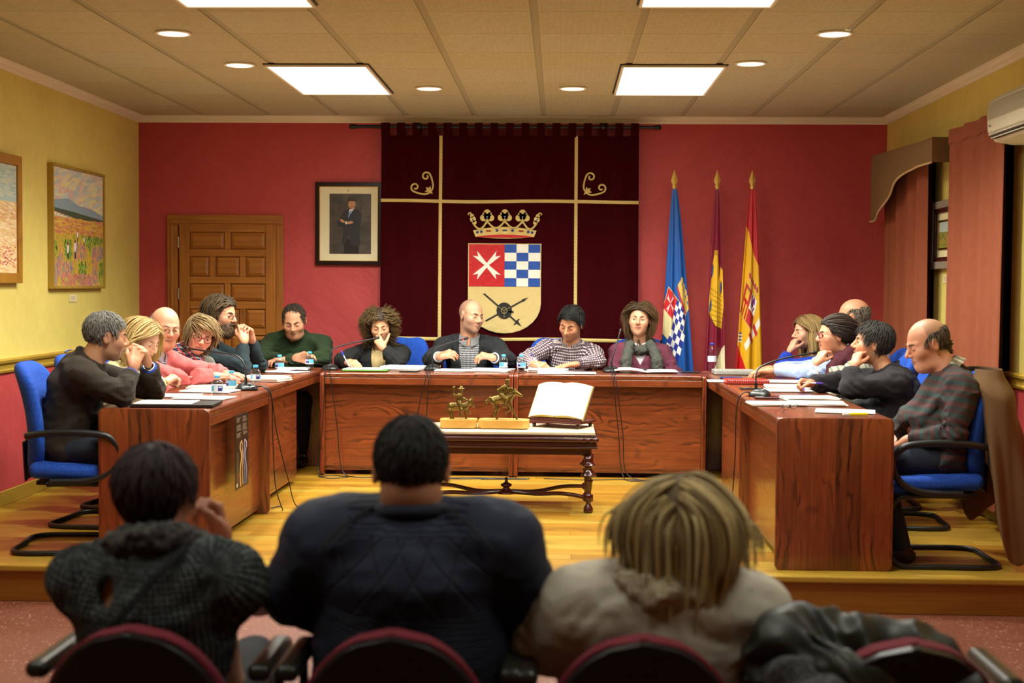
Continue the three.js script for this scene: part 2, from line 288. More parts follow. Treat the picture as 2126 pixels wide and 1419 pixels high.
deskModule('council_desk', 'reddish wooden desk section of the centre row, left half, behind the two statues', 1.401, [-1.0265 - 0.0, 0, 1.005], 0);
deskModule('council_desk', 'reddish wooden desk section of the centre row, right half, under the fur scarf woman', 1.381, [0.3685, 0, 1.005], 0);
const LT = Math.PI / 2 - 0.0168;
deskModule('council_desk', 'left wing desk section nearest the viewer, with narrow poster on its front', 1.354, [-2.031, 0, 3.62], LT);
deskModule('council_desk', 'left wing desk section beside the door, in front of the green sweater man', 2.19, [-2.061, 0, 1.848], LT, [0, 0.6]);
deskModule('council_desk', 'right wing desk section nearest the viewer, its broad grained end facing front', 1.352, [1.347, 0, 3.75], -Math.PI / 2 + 0.004);
deskModule('council_desk', 'right wing desk section farther back, in front of the three flags', 2.34, [1.353, 0, 1.9], -Math.PI / 2 + 0.004, [0.42, 1]);
// poster taped to the left wing
{
  const t = canvasTex(256, 1100, (x, w, h) => {
    x.fillStyle = '#15100f'; x.fillRect(0, 0, w, h);
    const r = rng(4); x.fillStyle = '#b8ada0';
    for (const [cx, y0, n] of [[22, 40, 4], [140, 40, 5], [22, 150, 5], [140, 150, 6], [22, 270, 4], [150, 270, 3]]) for (let i = 0; i < n; i++) x.fillRect(cx, y0 + i * 18, 50 + r() * 45, 5);
    const body = (cx, c1, c2, lean) => { const g = x.createLinearGradient(0, 380, 0, 1080); g.addColorStop(0, c1); g.addColorStop(1, c2); x.strokeStyle = g; x.lineCap = 'round'; x.lineWidth = 16; x.lineJoin = 'round';
      x.beginPath(); x.moveTo(cx - lean * 6, 1070); x.quadraticCurveTo(cx - lean * 34, 860, cx, 700); x.quadraticCurveTo(cx + lean * 24, 610, cx - lean * 16, 520); x.quadraticCurveTo(cx - lean * 30, 430, cx + lean * 14, 400); x.stroke();
      x.lineWidth = 9; x.beginPath(); x.moveTo(cx + lean * 34, 1060); x.quadraticCurveTo(cx + lean * 14, 900, cx + lean * 30, 720); x.quadraticCurveTo(cx + lean * 38, 600, cx + lean * 20, 500); x.quadraticCurveTo(cx + lean * 34, 430, cx + lean * 6, 400); x.stroke(); };
    body(110, '#e8c898', '#d9a04e', 1); body(196, '#cfc6e6', '#5a67b8', -1);
    x.fillStyle = '#8c8f9a'; for (let i = 0; i < 26; i++) x.fillRect(34 + (i % 2) * 12, 560 + i * 18, 8, 12); x.fillStyle = '#a03028'; for (let i = 0; i < 5; i++) x.fillRect(52, 860 + i * 22, 9, 14);
    x.fillStyle = '#d8cfc0'; x.fillRect(20, 1010, 20, 50);
  });
  const o = part('poster', uvMetres(box(0.285, 0.405, 0.002), 'y'), std({ color: 0x15100f, roughness: 0.5 })); o.position.set(-1.7415, 0.465, 3.66); o.rotation.y = LT;
  const f = part('print', new THREE.PlaneGeometry(0.285, 0.405).translate(0, 0, 0.0014), std({ map: t, roughness: 0.4 }), o);
  tag(o, 'tall dark poster with two glowing figures taped to the left desk', 'poster');
}
// ---------- blue cantilever chairs ----------
const blueTex = dataTex(128, 128, (u, v) => { const k = 18 * noise(u * 64, v * 64, 3) + 8 * Math.sin(u * 400) * Math.sin(v * 400); return [22 + k * 0.4, 74 + k, 176 + k]; }); blueTex.repeat.set(4, 4);
const blueM = std({ map: blueTex, roughness: 0.9 });
function blueChair() {
  const o = new THREE.Group();
  const seat = new RoundedBoxGeometry(0.48, 0.085, 0.47, 6, 0.04); { const p = seat.attributes.position; for (let i = 0; i < p.count; i++) { const z = p.getZ(i), x = p.getX(i); p.setY(i, p.getY(i) - 0.03 * sst(0.1, 0.25, z) + 0.25 * x * x + 0.012 * Math.max(0, -z)); } seat.computeVertexNormals(); }
  part('seat', uvMetres(seat.translate(0, 0.415, 0.02), 'z'), blueM, o);
  const back = nets((x, y, z) => { const v = (y - 0.4) / 0.575, zc = -0.222 - 0.075 * Math.pow(clamp(v), 1.3) + 0.03 * Math.sin(clamp(v) * 3.1) + 1.0 * x * x, w = 0.228 - 0.03 * clamp(1 - v * 2.2); const qx = Math.abs(x) - (w - 0.13), qy = Math.abs(y - 0.6875) - (0.2875 - 0.13), b = Math.hypot(Math.max(qx, 0), Math.max(qy, 0)) + Math.min(0, Math.max(qx, qy)) - 0.13; return smax((Math.abs(z - zc) - 0.042) * 0.92, b, 0.06); }, [-0.26, 0.36, -0.4], [0.26, 1.02, -0.08], 0.011);
  part('backrest', uvMetres(back, 'y'), blueM, o);
  part('back_shell', uvMetres(sheet((u, v) => { const y = 0.36 + v * 0.2, w = 0.12 * (1 - 0.25 * v), x = (u - 0.5) * 2 * w; return [x, y, -0.268 - 0.012 * v + 1.1 * x * x]; }, 8, 8, 0.012)), M.blackPlastic, o);
  for (const s of [-1, 1]) part('armrest', tube([[s * 0.24, 0.605, -0.22], [s * 0.262, 0.622, -0.12], [s * 0.265, 0.622, 0.1], [s * 0.262, 0.6, 0.2], [s * 0.258, 0.53, 0.245], [s * 0.255, 0.44, 0.215], [s * 0.25, 0.385, 0.12], [s * 0.245, 0.373, -0.1]], 0.018, 48, 10), M.blackPlastic, o);
  part('seat_plate', box(0.4, 0.02, 0.36, 0, 0.362, 0), M.blackPlastic, o);
  part('frame', [1, -1].map((s) => tube([[s * 0.23, 0.36, -0.12], [s * 0.232, 0.36, 0.1], [s * 0.24, 0.34, 0.22], [s * 0.25, 0.2, 0.265], [s * 0.255, 0.06, 0.25], [s * 0.26, 0.016, 0.19], [s * 0.262, 0.014, 0], [s * 0.262, 0.014, -0.22], [s * 0.22, 0.014, -0.29], [0, 0.014, -0.3]], 0.014, 60, 8)), M.black, o);
  return o;
}
const chair0 = blueChair();
function placeChair(x, z, turn, label) { const c = chair0.clone(); c.name = numbered('cantilever_chair'); c.position.set(x, 0, z); c.rotation.y = turn; scene.add(c); return tag(c, label, 'chair', 'blue cantilever chairs of the councillors'); }
// ---------- audience chairs ----------
const burg = std({ color: 0x6e1626, roughness: 0.9 });
function hallChair() {
  const o = new THREE.Group(), S = -0.0;
  const arch = (w, v) => w * Math.pow(1 - Math.pow(v, 2.6), 0.5);
  const y0 = 0.42, y1 = 0.782;
  const bp = (t, grow, dz) => sheet((u, v) => { const q = clamp(v, 0, 0.9995), w = arch(0.226 + grow, Math.max(0, q * 1.0)) + 0.002, x = (u - 0.5) * 2 * w; return [x, y0 + (y1 + grow - y0) * v, -0.2 - 0.05 * v + 0.9 * x * x + dz]; }, 20, 22, t);
  part('back_shell', uvMetres(bp(0.02, 0.0, -0.022), 'y'), M.blackPlastic, o);
  part('back_cushion', uvMetres(bp(0.04, 0.007, 0.014), 'y'), burg, o);
  part('seat', uvMetres(new RoundedBoxGeometry(0.46, 0.07, 0.44, 4, 0.032).translate(0, 0.44, 0.04)), burg, o);
  part('seat_shell', uvMetres(new RoundedBoxGeometry(0.44, 0.03, 0.42, 2, 0.014).translate(0, 0.395, 0.04)), M.blackPlastic, o);
  for (const s of [-1, 1]) {
    const a = part('armrest', uvMetres(new RoundedBoxGeometry(0.056, 0.042, 0.3, 5, 0.02).translate(s * 0.2625, 0.655, 0.02)), std({ color: 0x26251f, roughness: 0.32 }), o);
    part('arm_support', tube([[s * 0.2625, 0.635, 0.1], [s * 0.2625, 0.5, 0.12], [s * 0.24, 0.4, 0.1], [s * 0.2, 0.385, 0.06]], 0.012, 20, 8), M.black, a);
    part('leg', tube([[s * 0.2, 0.385, 0.17], [s * 0.23, 0.2, 0.21], [s * 0.24, 0.0, 0.24]], 0.012, 12, 8), M.black, o);
    part('leg', tube([[s * 0.2, 0.385, -0.1], [s * 0.23, 0.2, -0.17], [s * 0.24, 0.0, -0.22]], 0.012, 12, 8), M.black, o);
  }
  return o;
}
{
  const c0 = hallChair();
  for (const [x, y, w] of [[-0.957, 7.87, 'behind the grey cardigan'], [-0.367, 7.87, 'behind the navy quilted jacket'], [0.193, 7.88, 'behind the beige coat'], [0.783, 7.88, 'under the pile of dark coats']]) { const c = c0.clone(); c.name = numbered('stacking_chair'); c.position.set(x, STEP, y); c.rotation.y = Math.PI; scene.add(c); tag(c, `black shell audience chair with burgundy cushion ${w}`, 'chair', 'audience chairs'); }
}
// ---------- door ----------
{
  const g = structGroup('door_1'), x0 = -3.102, x1 = -2.308, yt = 1.88;
  for (const [a, b, c, d] of [[-3.2, -3.115, 0, 1.86], [-2.334, -2.249, 0, 1.86], [-3.2, -2.249, 1.86, 1.945]]) part('casing', [span(a, b, c, d, 0, 0.03, b - a > 0.2 ? 'x' : 'y', 0.006, 2), b - a > 0.2 ? span(a + 0.02, b - 0.02, c + 0.012, c + 0.04, 0.03, 0.042, 'x', 0.006, 2) : span(a + 0.03, b - 0.03, c, d - 0.0, 0.03, 0.04, 'y', 0.005, 2)], M.pine, g);
  part('leaf', span(x0, x1, 0.01, yt, 0.003, 0.012, 'y'), std({ map: pineTex, color: 0xd8c0a0, roughness: 0.45 }), g);
  part('stile', [span(x0, x0 + 0.085, 0.01, yt, 0.012, 0.028, 'y', 0.004), span(x1 - 0.085, x1, 0.01, yt, 0.012, 0.028, 'y', 0.004)], M.pine, g);
  const rows = [[0.075, 0.215, 2], [0.275, 0.44, 3], [0.495, 0.64, 2], [0.7, 0.86, 3], [0.915, 1.06, 2], [1.12, 1.28, 3], [1.335, 1.48, 2], [1.535, 1.8, 3]];
  const ix0 = x0 + 0.085, ix1 = x1 - 0.085, W = ix1 - ix0; let last = 0;
  const pan = (w, h) => { const s = shape([[-w / 2, -h / 2], [w / 2, -h / 2], [w / 2, h / 2], [-w / 2, h / 2]]); return uvMetres(new THREE.ExtrudeGeometry(s, { depth: 0.002, bevelEnabled: true, bevelSize: 0.022, bevelThickness: 0.011, bevelSegments: 1, bevelOffset: -0.024 }), 'x'); };
  rows.forEach(([a, b, n], k) => {
    part('rail', span(ix0, ix1, yt - a, yt - last, 0.012, 0.026, 'x', 0.004), M.pine, g); last = b;
    const cuts = n === 2 ? [0.5] : [0.3, 0.7], m = 0.05;
    const edges = [0, ...cuts, 1];
    cuts.forEach((c) => part('mullion', span(ix0 + W * c - m / 2, ix0 + W * c + m / 2, yt - b, yt - a, 0.012, 0.026, 'y', 0.004), M.pine, g));
    for (let i = 0; i < n; i++) { const p0 = ix0 + W * edges[i] + (i ? m / 2 : 0), p1 = ix0 + W * edges[i + 1] - (i < n - 1 ? m / 2 : 0); const p = part('panel', pan(p1 - p0 - 0.012, b - a - 0.012), M.pine, g); p.position.set((p0 + p1) / 2, yt - (a + b) / 2, 0.016); }
  });
  part('rail', span(ix0, ix1, 0.01, yt - last, 0.012, 0.026, 'x', 0.004), M.pine, g);
  for (const y of [1.72, 1.3, 0.3]) part('hinge', cyl(0.007, 0.007, 0.09, x0 - 0.004, y, 0.036, 10), M.steel, g);
  part('handle', [cyl(0.022, 0.022, 0.01, 0, 0, 0).rotateX(Math.PI / 2).translate(-2.36, 0.92, 0.033), tube([[-2.36, 0.92, 0.035], [-2.36, 0.92, 0.07], [-2.38, 0.922, 0.078], [-2.47, 0.918, 0.078], [-2.485, 0.925, 0.07]], 0.009, 20, 8), box(0.03, 0.14, 0.006, -2.36, 0.88, 0.03, 'y', 0.003)], M.black, g);
}
// ---------- framed portrait ----------
{
  const o = thing('framed_portrait', 'dark framed photograph of a standing man in suit beside the drape', 'picture', [-1.715, 1.878, 0]);
  const fr = (w, h, b, d, m, name, z = 0) => { const s = rectRing(w, h, b); part(name, uvMetres(extrude(s, d, b < 0.01 ? 0.001 : 0.004, 2).translate(0, 0, z)), m, o); };
  fr(0.545, 0.672, 0.034, 0.028, std({ map: darkWoodTex, color: 0x704840, roughness: 0.25 }), 'frame'); fr(0.482, 0.609, 0.006, 0.02, M.brass, 'inner_frame', 0.002);
  part('mat', box(0.474, 0.6, 0.004, 0, 0, 0.008), std({ color: 0xe6ddb8, roughness: 0.85 }), o);
  part('crest', cyl(0.012, 0.012, 0.001, 0, 0, 0, 16).rotateX(Math.PI / 2).translate(-0.005, 0.27, 0.011), std({ color: 0xc8bc8a, roughness: 0.6 }), o);
  const t = canvasTex(420, 600, (x, w, h) => {
    x.fillStyle = '#4a423b'; x.fillRect(0, 0, w, h); const r = rng(3); for (let i = 0; i < 260; i++) { x.fillStyle = `rgba(${r() < 0.5 ? '30,26,24' : '120,108,98'},${0.05 + r() * 0.06})`; x.fillRect(r() * w - 30, r() * h - 30, 30 + r() * 110, 20 + r() * 90); }
    x.fillStyle = '#14130f'; x.fillRect(146, 470, 150, 130); x.fillStyle = '#1d1b18'; x.beginPath(); x.moveTo(146, 600); x.lineTo(156, 450); x.lineTo(296, 450); x.lineTo(288, 600); x.fill();
    x.fillStyle = '#2b2b33'; x.beginPath(); x.moveTo(196, 150); x.quadraticCurveTo(140, 170, 128, 200); x.lineTo(80, 290); x.quadraticCurveTo(72, 330, 110, 334); x.lineTo(140, 330); x.lineTo(124, 506); x.lineTo(150, 512); x.lineTo(200, 400); x.lineTo(214, 515); x.quadraticCurveTo(260, 535, 310, 520); x.lineTo(304, 380); x.lineTo(326, 210); x.quadraticCurveTo(318, 172, 252, 146); x.closePath(); x.fill();
    x.strokeStyle = '#1b1b22'; x.lineWidth = 4; x.beginPath(); x.moveTo(222, 250); x.lineTo(300, 170); x.moveTo(84, 300); x.lineTo(250, 312); x.moveTo(120, 334); x.lineTo(280, 300); x.moveTo(230, 420); x.lineTo(298, 420); x.stroke();
    x.fillStyle = '#e6e6e2'; x.beginPath(); x.moveTo(198, 160); x.lineTo(256, 140); x.lineTo(226, 178); x.lineTo(194, 230); x.closePath(); x.fill();
    x.fillStyle = '#6f93c4'; x.beginPath(); x.moveTo(206, 168); x.lineTo(226, 164); x.lineTo(214, 190); x.lineTo(192, 246); x.lineTo(188, 220); x.closePath(); x.fill();
    x.fillStyle = '#c08a62'; x.beginPath(); x.ellipse(226, 100, 36, 50, 0.05, 0, 7); x.fill(); x.fillRect(210, 130, 34, 22); x.fillStyle = '#3a2c20'; x.beginPath(); x.ellipse(226, 60, 44, 36, 0, Math.PI, 0); x.lineTo(266, 92); x.lineTo(258, 76); x.lineTo(200, 74); x.lineTo(190, 96); x.lineTo(184, 70); x.fill();
    x.fillStyle = '#5a3a28'; x.fillRect(204, 92, 15, 4); x.fillRect(232, 92, 15, 4); x.fillRect(212, 122, 24, 3); x.fillStyle = '#a87450'; x.fillRect(222, 98, 7, 16); x.fillStyle = 'rgba(90,60,44,.15)'; x.beginPath(); x.ellipse(226, 134, 26, 16, 0, 0, 7); x.fill();
    x.fillStyle = '#c08a62'; x.beginPath(); x.ellipse(130, 272, 28, 13, 0.5, 0, 7); x.fill(); x.beginPath(); x.ellipse(206, 288, 34, 14, -0.15, 0, 7); x.fill(); x.fillStyle = '#dcdcd8'; x.fillRect(160, 276, 16, 28);
  });
  part('photograph', new THREE.PlaneGeometry(0.34, 0.488).translate(0.012, 0.0, 0.0108), std({ map: t, roughness: 0.35 }), o);
}
// ---------- velvet drape with arms ----------
const gold = std({ map: dataTex(256, 256, (u, v) => { const k = 26 * pn(u, v, 20, 9, 3) + 10 * Math.sin(v * 500); return [204 + k, 178 + k, 104 + k * 0.7]; }), roughness: 0.6 });
{
  const o = thing('velvet_drape', 'dark maroon velvet drape with gold braid and embroidered coat of arms', 'drape', [-0.4075, 0, 0.1]);
  const vt = dataTex(256, 256, (u, v) => { const k = 7 * pn(u, v, 40, 6, 3) ; return [52 + k, 5 + k * 0.3, 9 + k * 0.3]; });
  const vel = phys({ map: vt, roughness: 1, specularIntensity: 0.1 });
  const W = 2.063, fold = (x) => 0.012 * Math.sin(x * 9 + 1) + 0.006 * Math.sin(x * 23) ;
  const cloth = sheet((u, v) => { const x = (u - 0.5) * W; return [x * (1 + 0.012 * v), 2.585 - v * 2.2, fold(x) * (0.3 + 0.7 * v)]; }, 90, 8, 0.006); part('cloth', cloth, vel, o);
  for (let i = 0; i < 17; i++) { const w = i === 0 ? 0.066 : 0.062, x = -W / 2 + 0.033 + i * (W - 0.066) / 16; part('tab', [box(w, 0.11, 0.006, x, 2.625, 0.022, 'y', 0.003), box(w, 0.11, 0.006, x, 2.625, -0.022, 'y', 0.003), box(w, 0.006, 0.05, x, 2.681, 0)], vel, o); }
  const rod = part('rod', cyl(0.013, 0.013, 2.42, 0, 0, 0, 16).rotateZ(Math.PI / 2).translate(-0.042, 2.655, 0), M.black, o);
  for (const s of [-1, 1]) part('finial', [ball(0.022, -0.042 + s * 1.23, 2.655, 0), cyl(0.018, 0.018, 0.03, 0, 0, 0, 16).rotateZ(Math.PI / 2).translate(-0.042 + s * 1.205, 2.655, 0)], M.black, rod);
  for (const x of [-0.73, 0.745]) part('bracket', [box(0.03, 0.05, 0.09, x, 2.655, -0.052), ball(0.026, x, 2.655, 0.02), box(0.02, 0.02, 0.04, x, 2.655, 0)], M.black, rod);
  const bz = (x, v) => fold(x) * (0.3 + 0.7 * v) + 0.005;
  const vb = (x) => part('gold_braid', sheet((u, v) => [x * (1 + 0.012 * v) + (u - 0.5) * 0.026, 2.583 - v * 2.19, bz(x, v)], 2, 40, 0.006), gold, o);
  const hb = (y) => { const v = (2.585 - y) / 2.2; return part('gold_braid', sheet((u, w) => { const x = (u - 0.5) * W; return [x * (1 + 0.012 * v), y + (w - 0.5) * 0.026 + 0.004 * Math.sin(x * 5), bz(x, v)]; }, 90, 2, 0.006), gold, o); };
  vb(-0.552); vb(0.532); hb(2.06); hb(0.952);
  // scroll ornaments: two volutes rising from a leaf
  const volute = (s, rot) => { const p = []; for (let i = 0; i <= 26; i++) { const t = i / 26; if (t < 0.45) { const k = t / 0.45; p.push([0.012 + 0.085 * k, 0.0 + 0.1 * k * k, 0]); } else { const k = (t - 0.45) / 0.55, a = -0.25 + k * 6.6, r = 0.036 * (1 - 0.72 * k); p.push([0.061 + Math.cos(a) * r, 0.11 + Math.sin(a) * r, 0]); } } const g = tube(p, 0.0078, 60, 6).scale(1, 1, 0.5); if (s < 0) g.rotateY(Math.PI); return g.rotateZ(rot); };
  for (const [x, y, rot] of [[-0.635, 2.135, R(45)], [0.615, 2.135, R(-45)], [-0.66, 0.83, R(135)], [0.62, 0.83, R(-135)]]) part('scroll', [volute(1, 0), volute(-1, 0), extrude(shape([[0, -0.03], [0.02, 0.012], [0.034, 0.03], [0.012, 0.03], [0, 0.05], [-0.012, 0.03], [-0.034, 0.03], [-0.02, 0.012]]), 0.006, 0.002)].map((g) => g.rotateZ(rot).translate(x, y, 0.018)), gold, o);
  // arms
  const satin = (c, r = 0.42) => std({ color: c, roughness: r, bumpMap: stuccoBump, bumpScale: 0.004 });
  const blue = satin(0x1c4a9e), white = satin(0xe6e2d4), redS = satin(0xb8161c), black = std({ color: 0x111010, roughness: 0.7 });
  const cx = -0.0345, Z = 0.017, patch = (name, pts, m, d = 0.004, z = Z) => part(name, uvMetres(extrude(shape(pts), d, 0.0015).translate(cx, 0, z)), m, o);
  const x0 = -0.286, x1 = 0.286, xm = 0, y1 = 1.716, ym = 1.377;
  const shieldPts = [[x0 - 0.008, y1 + 0.006], [x1 + 0.008, y1 + 0.006], [x1 + 0.008, 1.24]]; for (let i = 0; i <= 14; i++) { const a = i / 14 * Math.PI; shieldPts.push([Math.cos(a) * (x1 + 0.008), 1.24 - Math.sin(a) * 0.24]); } shieldPts.push([x0 - 0.008, 1.24]);
  patch('shield_field', shieldPts, satin(0xcdb578, 0.45), 0.004, Z - 0.004);
  patch('red_quarter', [[x0, ym], [xm, ym], [xm, y1], [x0, y1]], redS);
  for (let i = 0; i < 3; i++) for (let j = 0; j < 5; j++) { const a = xm + i * x1 / 3, b = y1 - j * (y1 - ym) / 5; patch('check_square', [[a, b - (y1 - ym) / 5], [a + x1 / 3, b - (y1 - ym) / 5], [a + x1 / 3, b], [a, b]], (i + j) % 2 ? white : blue); }
  for (let k = 0; k < 4; k++) { const a = R(45 + 90 * k), ps = [[0.016, -0.785], [0.124, -0.19], [0.088, 0], [0.124, 0.19], [0.016, 0.785]].map(([r, d]) => [-0.143 + Math.cos(a + d) * r * 1.12, 1.547 + Math.sin(a + d) * r * 1.12]); patch('white_cross_arm', [[-0.143, 1.547], ...ps], white, 0.003, Z + 0.006); }
  part('lance', [[[-0.165, 1.32], [0.14, 1.06]], [[-0.15, 1.1], [0.19, 1.29]]].map(([a, b]) => { const d = Math.hypot(b[0] - a[0], b[1] - a[1]), an = Math.atan2(b[1] - a[1], b[0] - a[0]); return [extrude(shape([[0, -0.006], [d - 0.05, -0.006], [d - 0.05, -0.012], [d, 0], [d - 0.05, 0.012], [d - 0.05, 0.006], [0, 0.006]]), 0.004).rotateZ(an).translate(a[0] + cx, a[1], Z + 0.002)]; }).concat([[extrude(shape([[-0.03, -0.005], [0.03, -0.005], [0.03, 0.005], [-0.03, 0.005]]), 0.004).rotateZ(R(50)).translate(0.1 + cx, 1.095, Z + 0.002)]]), black, o);
  part('helmet', [cyl(0.062, 0.062, 0.006, 0, 0, 0, 28).rotateX(Math.PI / 2).scale(1, 1.05, 1).translate(cx, 1.185, Z + 0.006), new THREE.TorusGeometry(0.03, 0.004, 6, 24).translate(cx, 1.185, Z + 0.01), box(0.05, 0.012, 0.006, cx + 0.05, 1.175, Z + 0.006)], black, o);
  part('helmet_stitching', [new THREE.TorusGeometry(0.024, 0.0016, 5, 20).translate(cx, 1.185, Z + 0.012), ...[30, 150, 270].map((a) => tube([[cx, 1.185, Z + 0.011], [cx + Math.cos(R(a)) * 0.055, 1.185 + Math.sin(R(a)) * 0.055, Z + 0.01]], 0.0014, 4, 4))], gold, o);
  // crown
  const cr = []; for (let i = 0; i <= 16; i++) { const t = i / 16 * 2 - 1; cr.push([t * 0.255, 1.855 - 0.03 * t * t + 0.0]); } for (let i = 16; i >= 0; i--) { const t = i / 16 * 2 - 1; cr.push([t * 0.235, 1.766 - 0.012 * (1 - t * t) + 0.008]); }
  patch('crown_band', cr, gold, 0.006);
  const rim = []; for (let i = 0; i <= 16; i++) { const t = i / 16 * 2 - 1; rim.push([t * 0.225, 1.795 - 0.018 * t * t]); } for (let i = 16; i >= 0; i--) { const t = i / 16 * 2 - 1; rim.push([t * 0.222, 1.772 - 0.004 * (1 - t * t)]); }
  patch('crown_lining', rim, redS, 0.003, Z + 0.007);
  const arc = (a, b, ya, yb, dip) => { const p = []; for (let i = 0; i <= 12; i++) { const t = i / 12; p.push([cx + lerp(a, b, t), lerp(ya, yb, t) - dip * Math.sin(t * Math.PI), Z + 0.006]); } return tube(p, 0.0085, 24, 6); };
  const fx = [-0.256, -0.142, 0, 0.142, 0.256], fy = [1.915, 1.93, 1.932, 1.93, 1.915];
  part('crown_arches', [0, 1, 2, 3].map((i) => arc(fx[i], fx[i + 1], fy[i] - 0.03, fy[i + 1] - 0.03, 0.055)), gold, o);
  fx.forEach((x, i) => { const e = i === 0 || i === 4, s = i === 0 ? -1 : 1, y = fy[i]; const disc = (r, a, b) => cyl(r, r, 0.006, 0, 0, 0, 18).rotateX(Math.PI / 2).translate(cx + x + a, y + b, Z + 0.006);
    const f = part('crown_floret', e ? [disc(0.024, 0, 0), disc(0.018, -s * 0.012, -0.026), disc(0.016, s * 0.008, 0.028), tube([[cx + x + s * 0.006, y + 0.02, Z + 0.006], [cx + x + s * 0.018, y + 0.05, Z + 0.006], [cx + x + s * 0.036, y + 0.046, Z + 0.006], [cx + x + s * 0.036, y + 0.034, Z + 0.006]], 0.006, 16, 6)] : [disc(0.027, -0.03, -0.004), disc(0.027, 0.03, -0.004), disc(0.028, 0, 0.036), disc(0.026, 0, 0.004), disc(0.014, 0, -0.034), disc(0.016, -0.022, 0.026), disc(0.016, 0.022, 0.026)], gold, o);
    part('gem', ball(0.006, cx + x + (e ? s * 0.002 : 0), y - 0.004, Z + 0.01, 1, 1, 0.5, 10, 8), std({ color: 0x2444c0, roughness: 0.5 }), f); });
  [[-0.22, 1], [-0.188, 1], [-0.13, 0], [-0.062, 1], [0, 2], [0.062, 1], [0.13, 0], [0.188, 1], [0.22, 1]].forEach(([x, k]) => part('gem', ball(0.011, cx + x, 1.828 - 0.35 * x * x, Z + 0.009, k === 1 ? 1 : 2.1, k === 1 ? 1 : 0.75, 0.4, 12, 8), k ? (k === 2 ? satin(0x5a6a86, 0.3) : satin(0x1f3f96, 0.25)) : satin(0xb04a2a, 0.4), o));
}
// ---------- flags ----------
function flag(label, x, w0, wb, leanX, draw, seed) {
  const o = thing('flag', label, 'flag', [x, 0, 0.3], 0, 'three flags on poles');
  part('pole', cyl(0.012, 0.012, 2.16, 0, 1.08, 0, 12), M.gilt, o);
  part('base', lathe([[0, 0], [0.12, 0], [0.12, 0.02], [0.05, 0.045], [0.025, 0.1], [0, 0.1]]), M.gilt, o);
  part('spear_finial', [new THREE.CylinderGeometry(0.001, 0.027, 0.085, 4, 1).toNonIndexed().translate(0, 2.26, 0), new THREE.CylinderGeometry(0.027, 0.01, 0.045, 4, 1).toNonIndexed().translate(0, 2.195, 0), cyl(0.014, 0.014, 0.02, 0, 2.165, 0, 12), cyl(0.02, 0.02, 0.008, 0, 2.172, 0, 12)].map((g) => { g.computeVertexNormals(); return g; }), M.gilt, o);
  const t = canvasTex(384, 1536, draw), r = rng(seed), p1 = r() * 6, p2 = r() * 6;
  const f = sheet((u, v) => { const g = Math.pow(v, 0.8), w = lerp(w0, wb, g), k = u - 0.5; const fold = Math.sin(u * 13 + p1 + v * 1.2) * 0.028 + Math.sin(u * 27 + p2) * 0.008; return [leanX * g + k * w, 2.15 - v * 1.85, 0.02 + (0.035 - 0.14 * k * k) * g + fold * g * 0.8]; }, 56, 40, 0.003);
  { const uv = f.attributes.uv; for (let i = 0; i < uv.count; i++) uv.setY(i, 1 - uv.getY(i)); }
  part('cloth', f, phys({ map: t, roughness: 0.5, sheen: 0.3, sheenRoughness: 0.4 }), o);
}
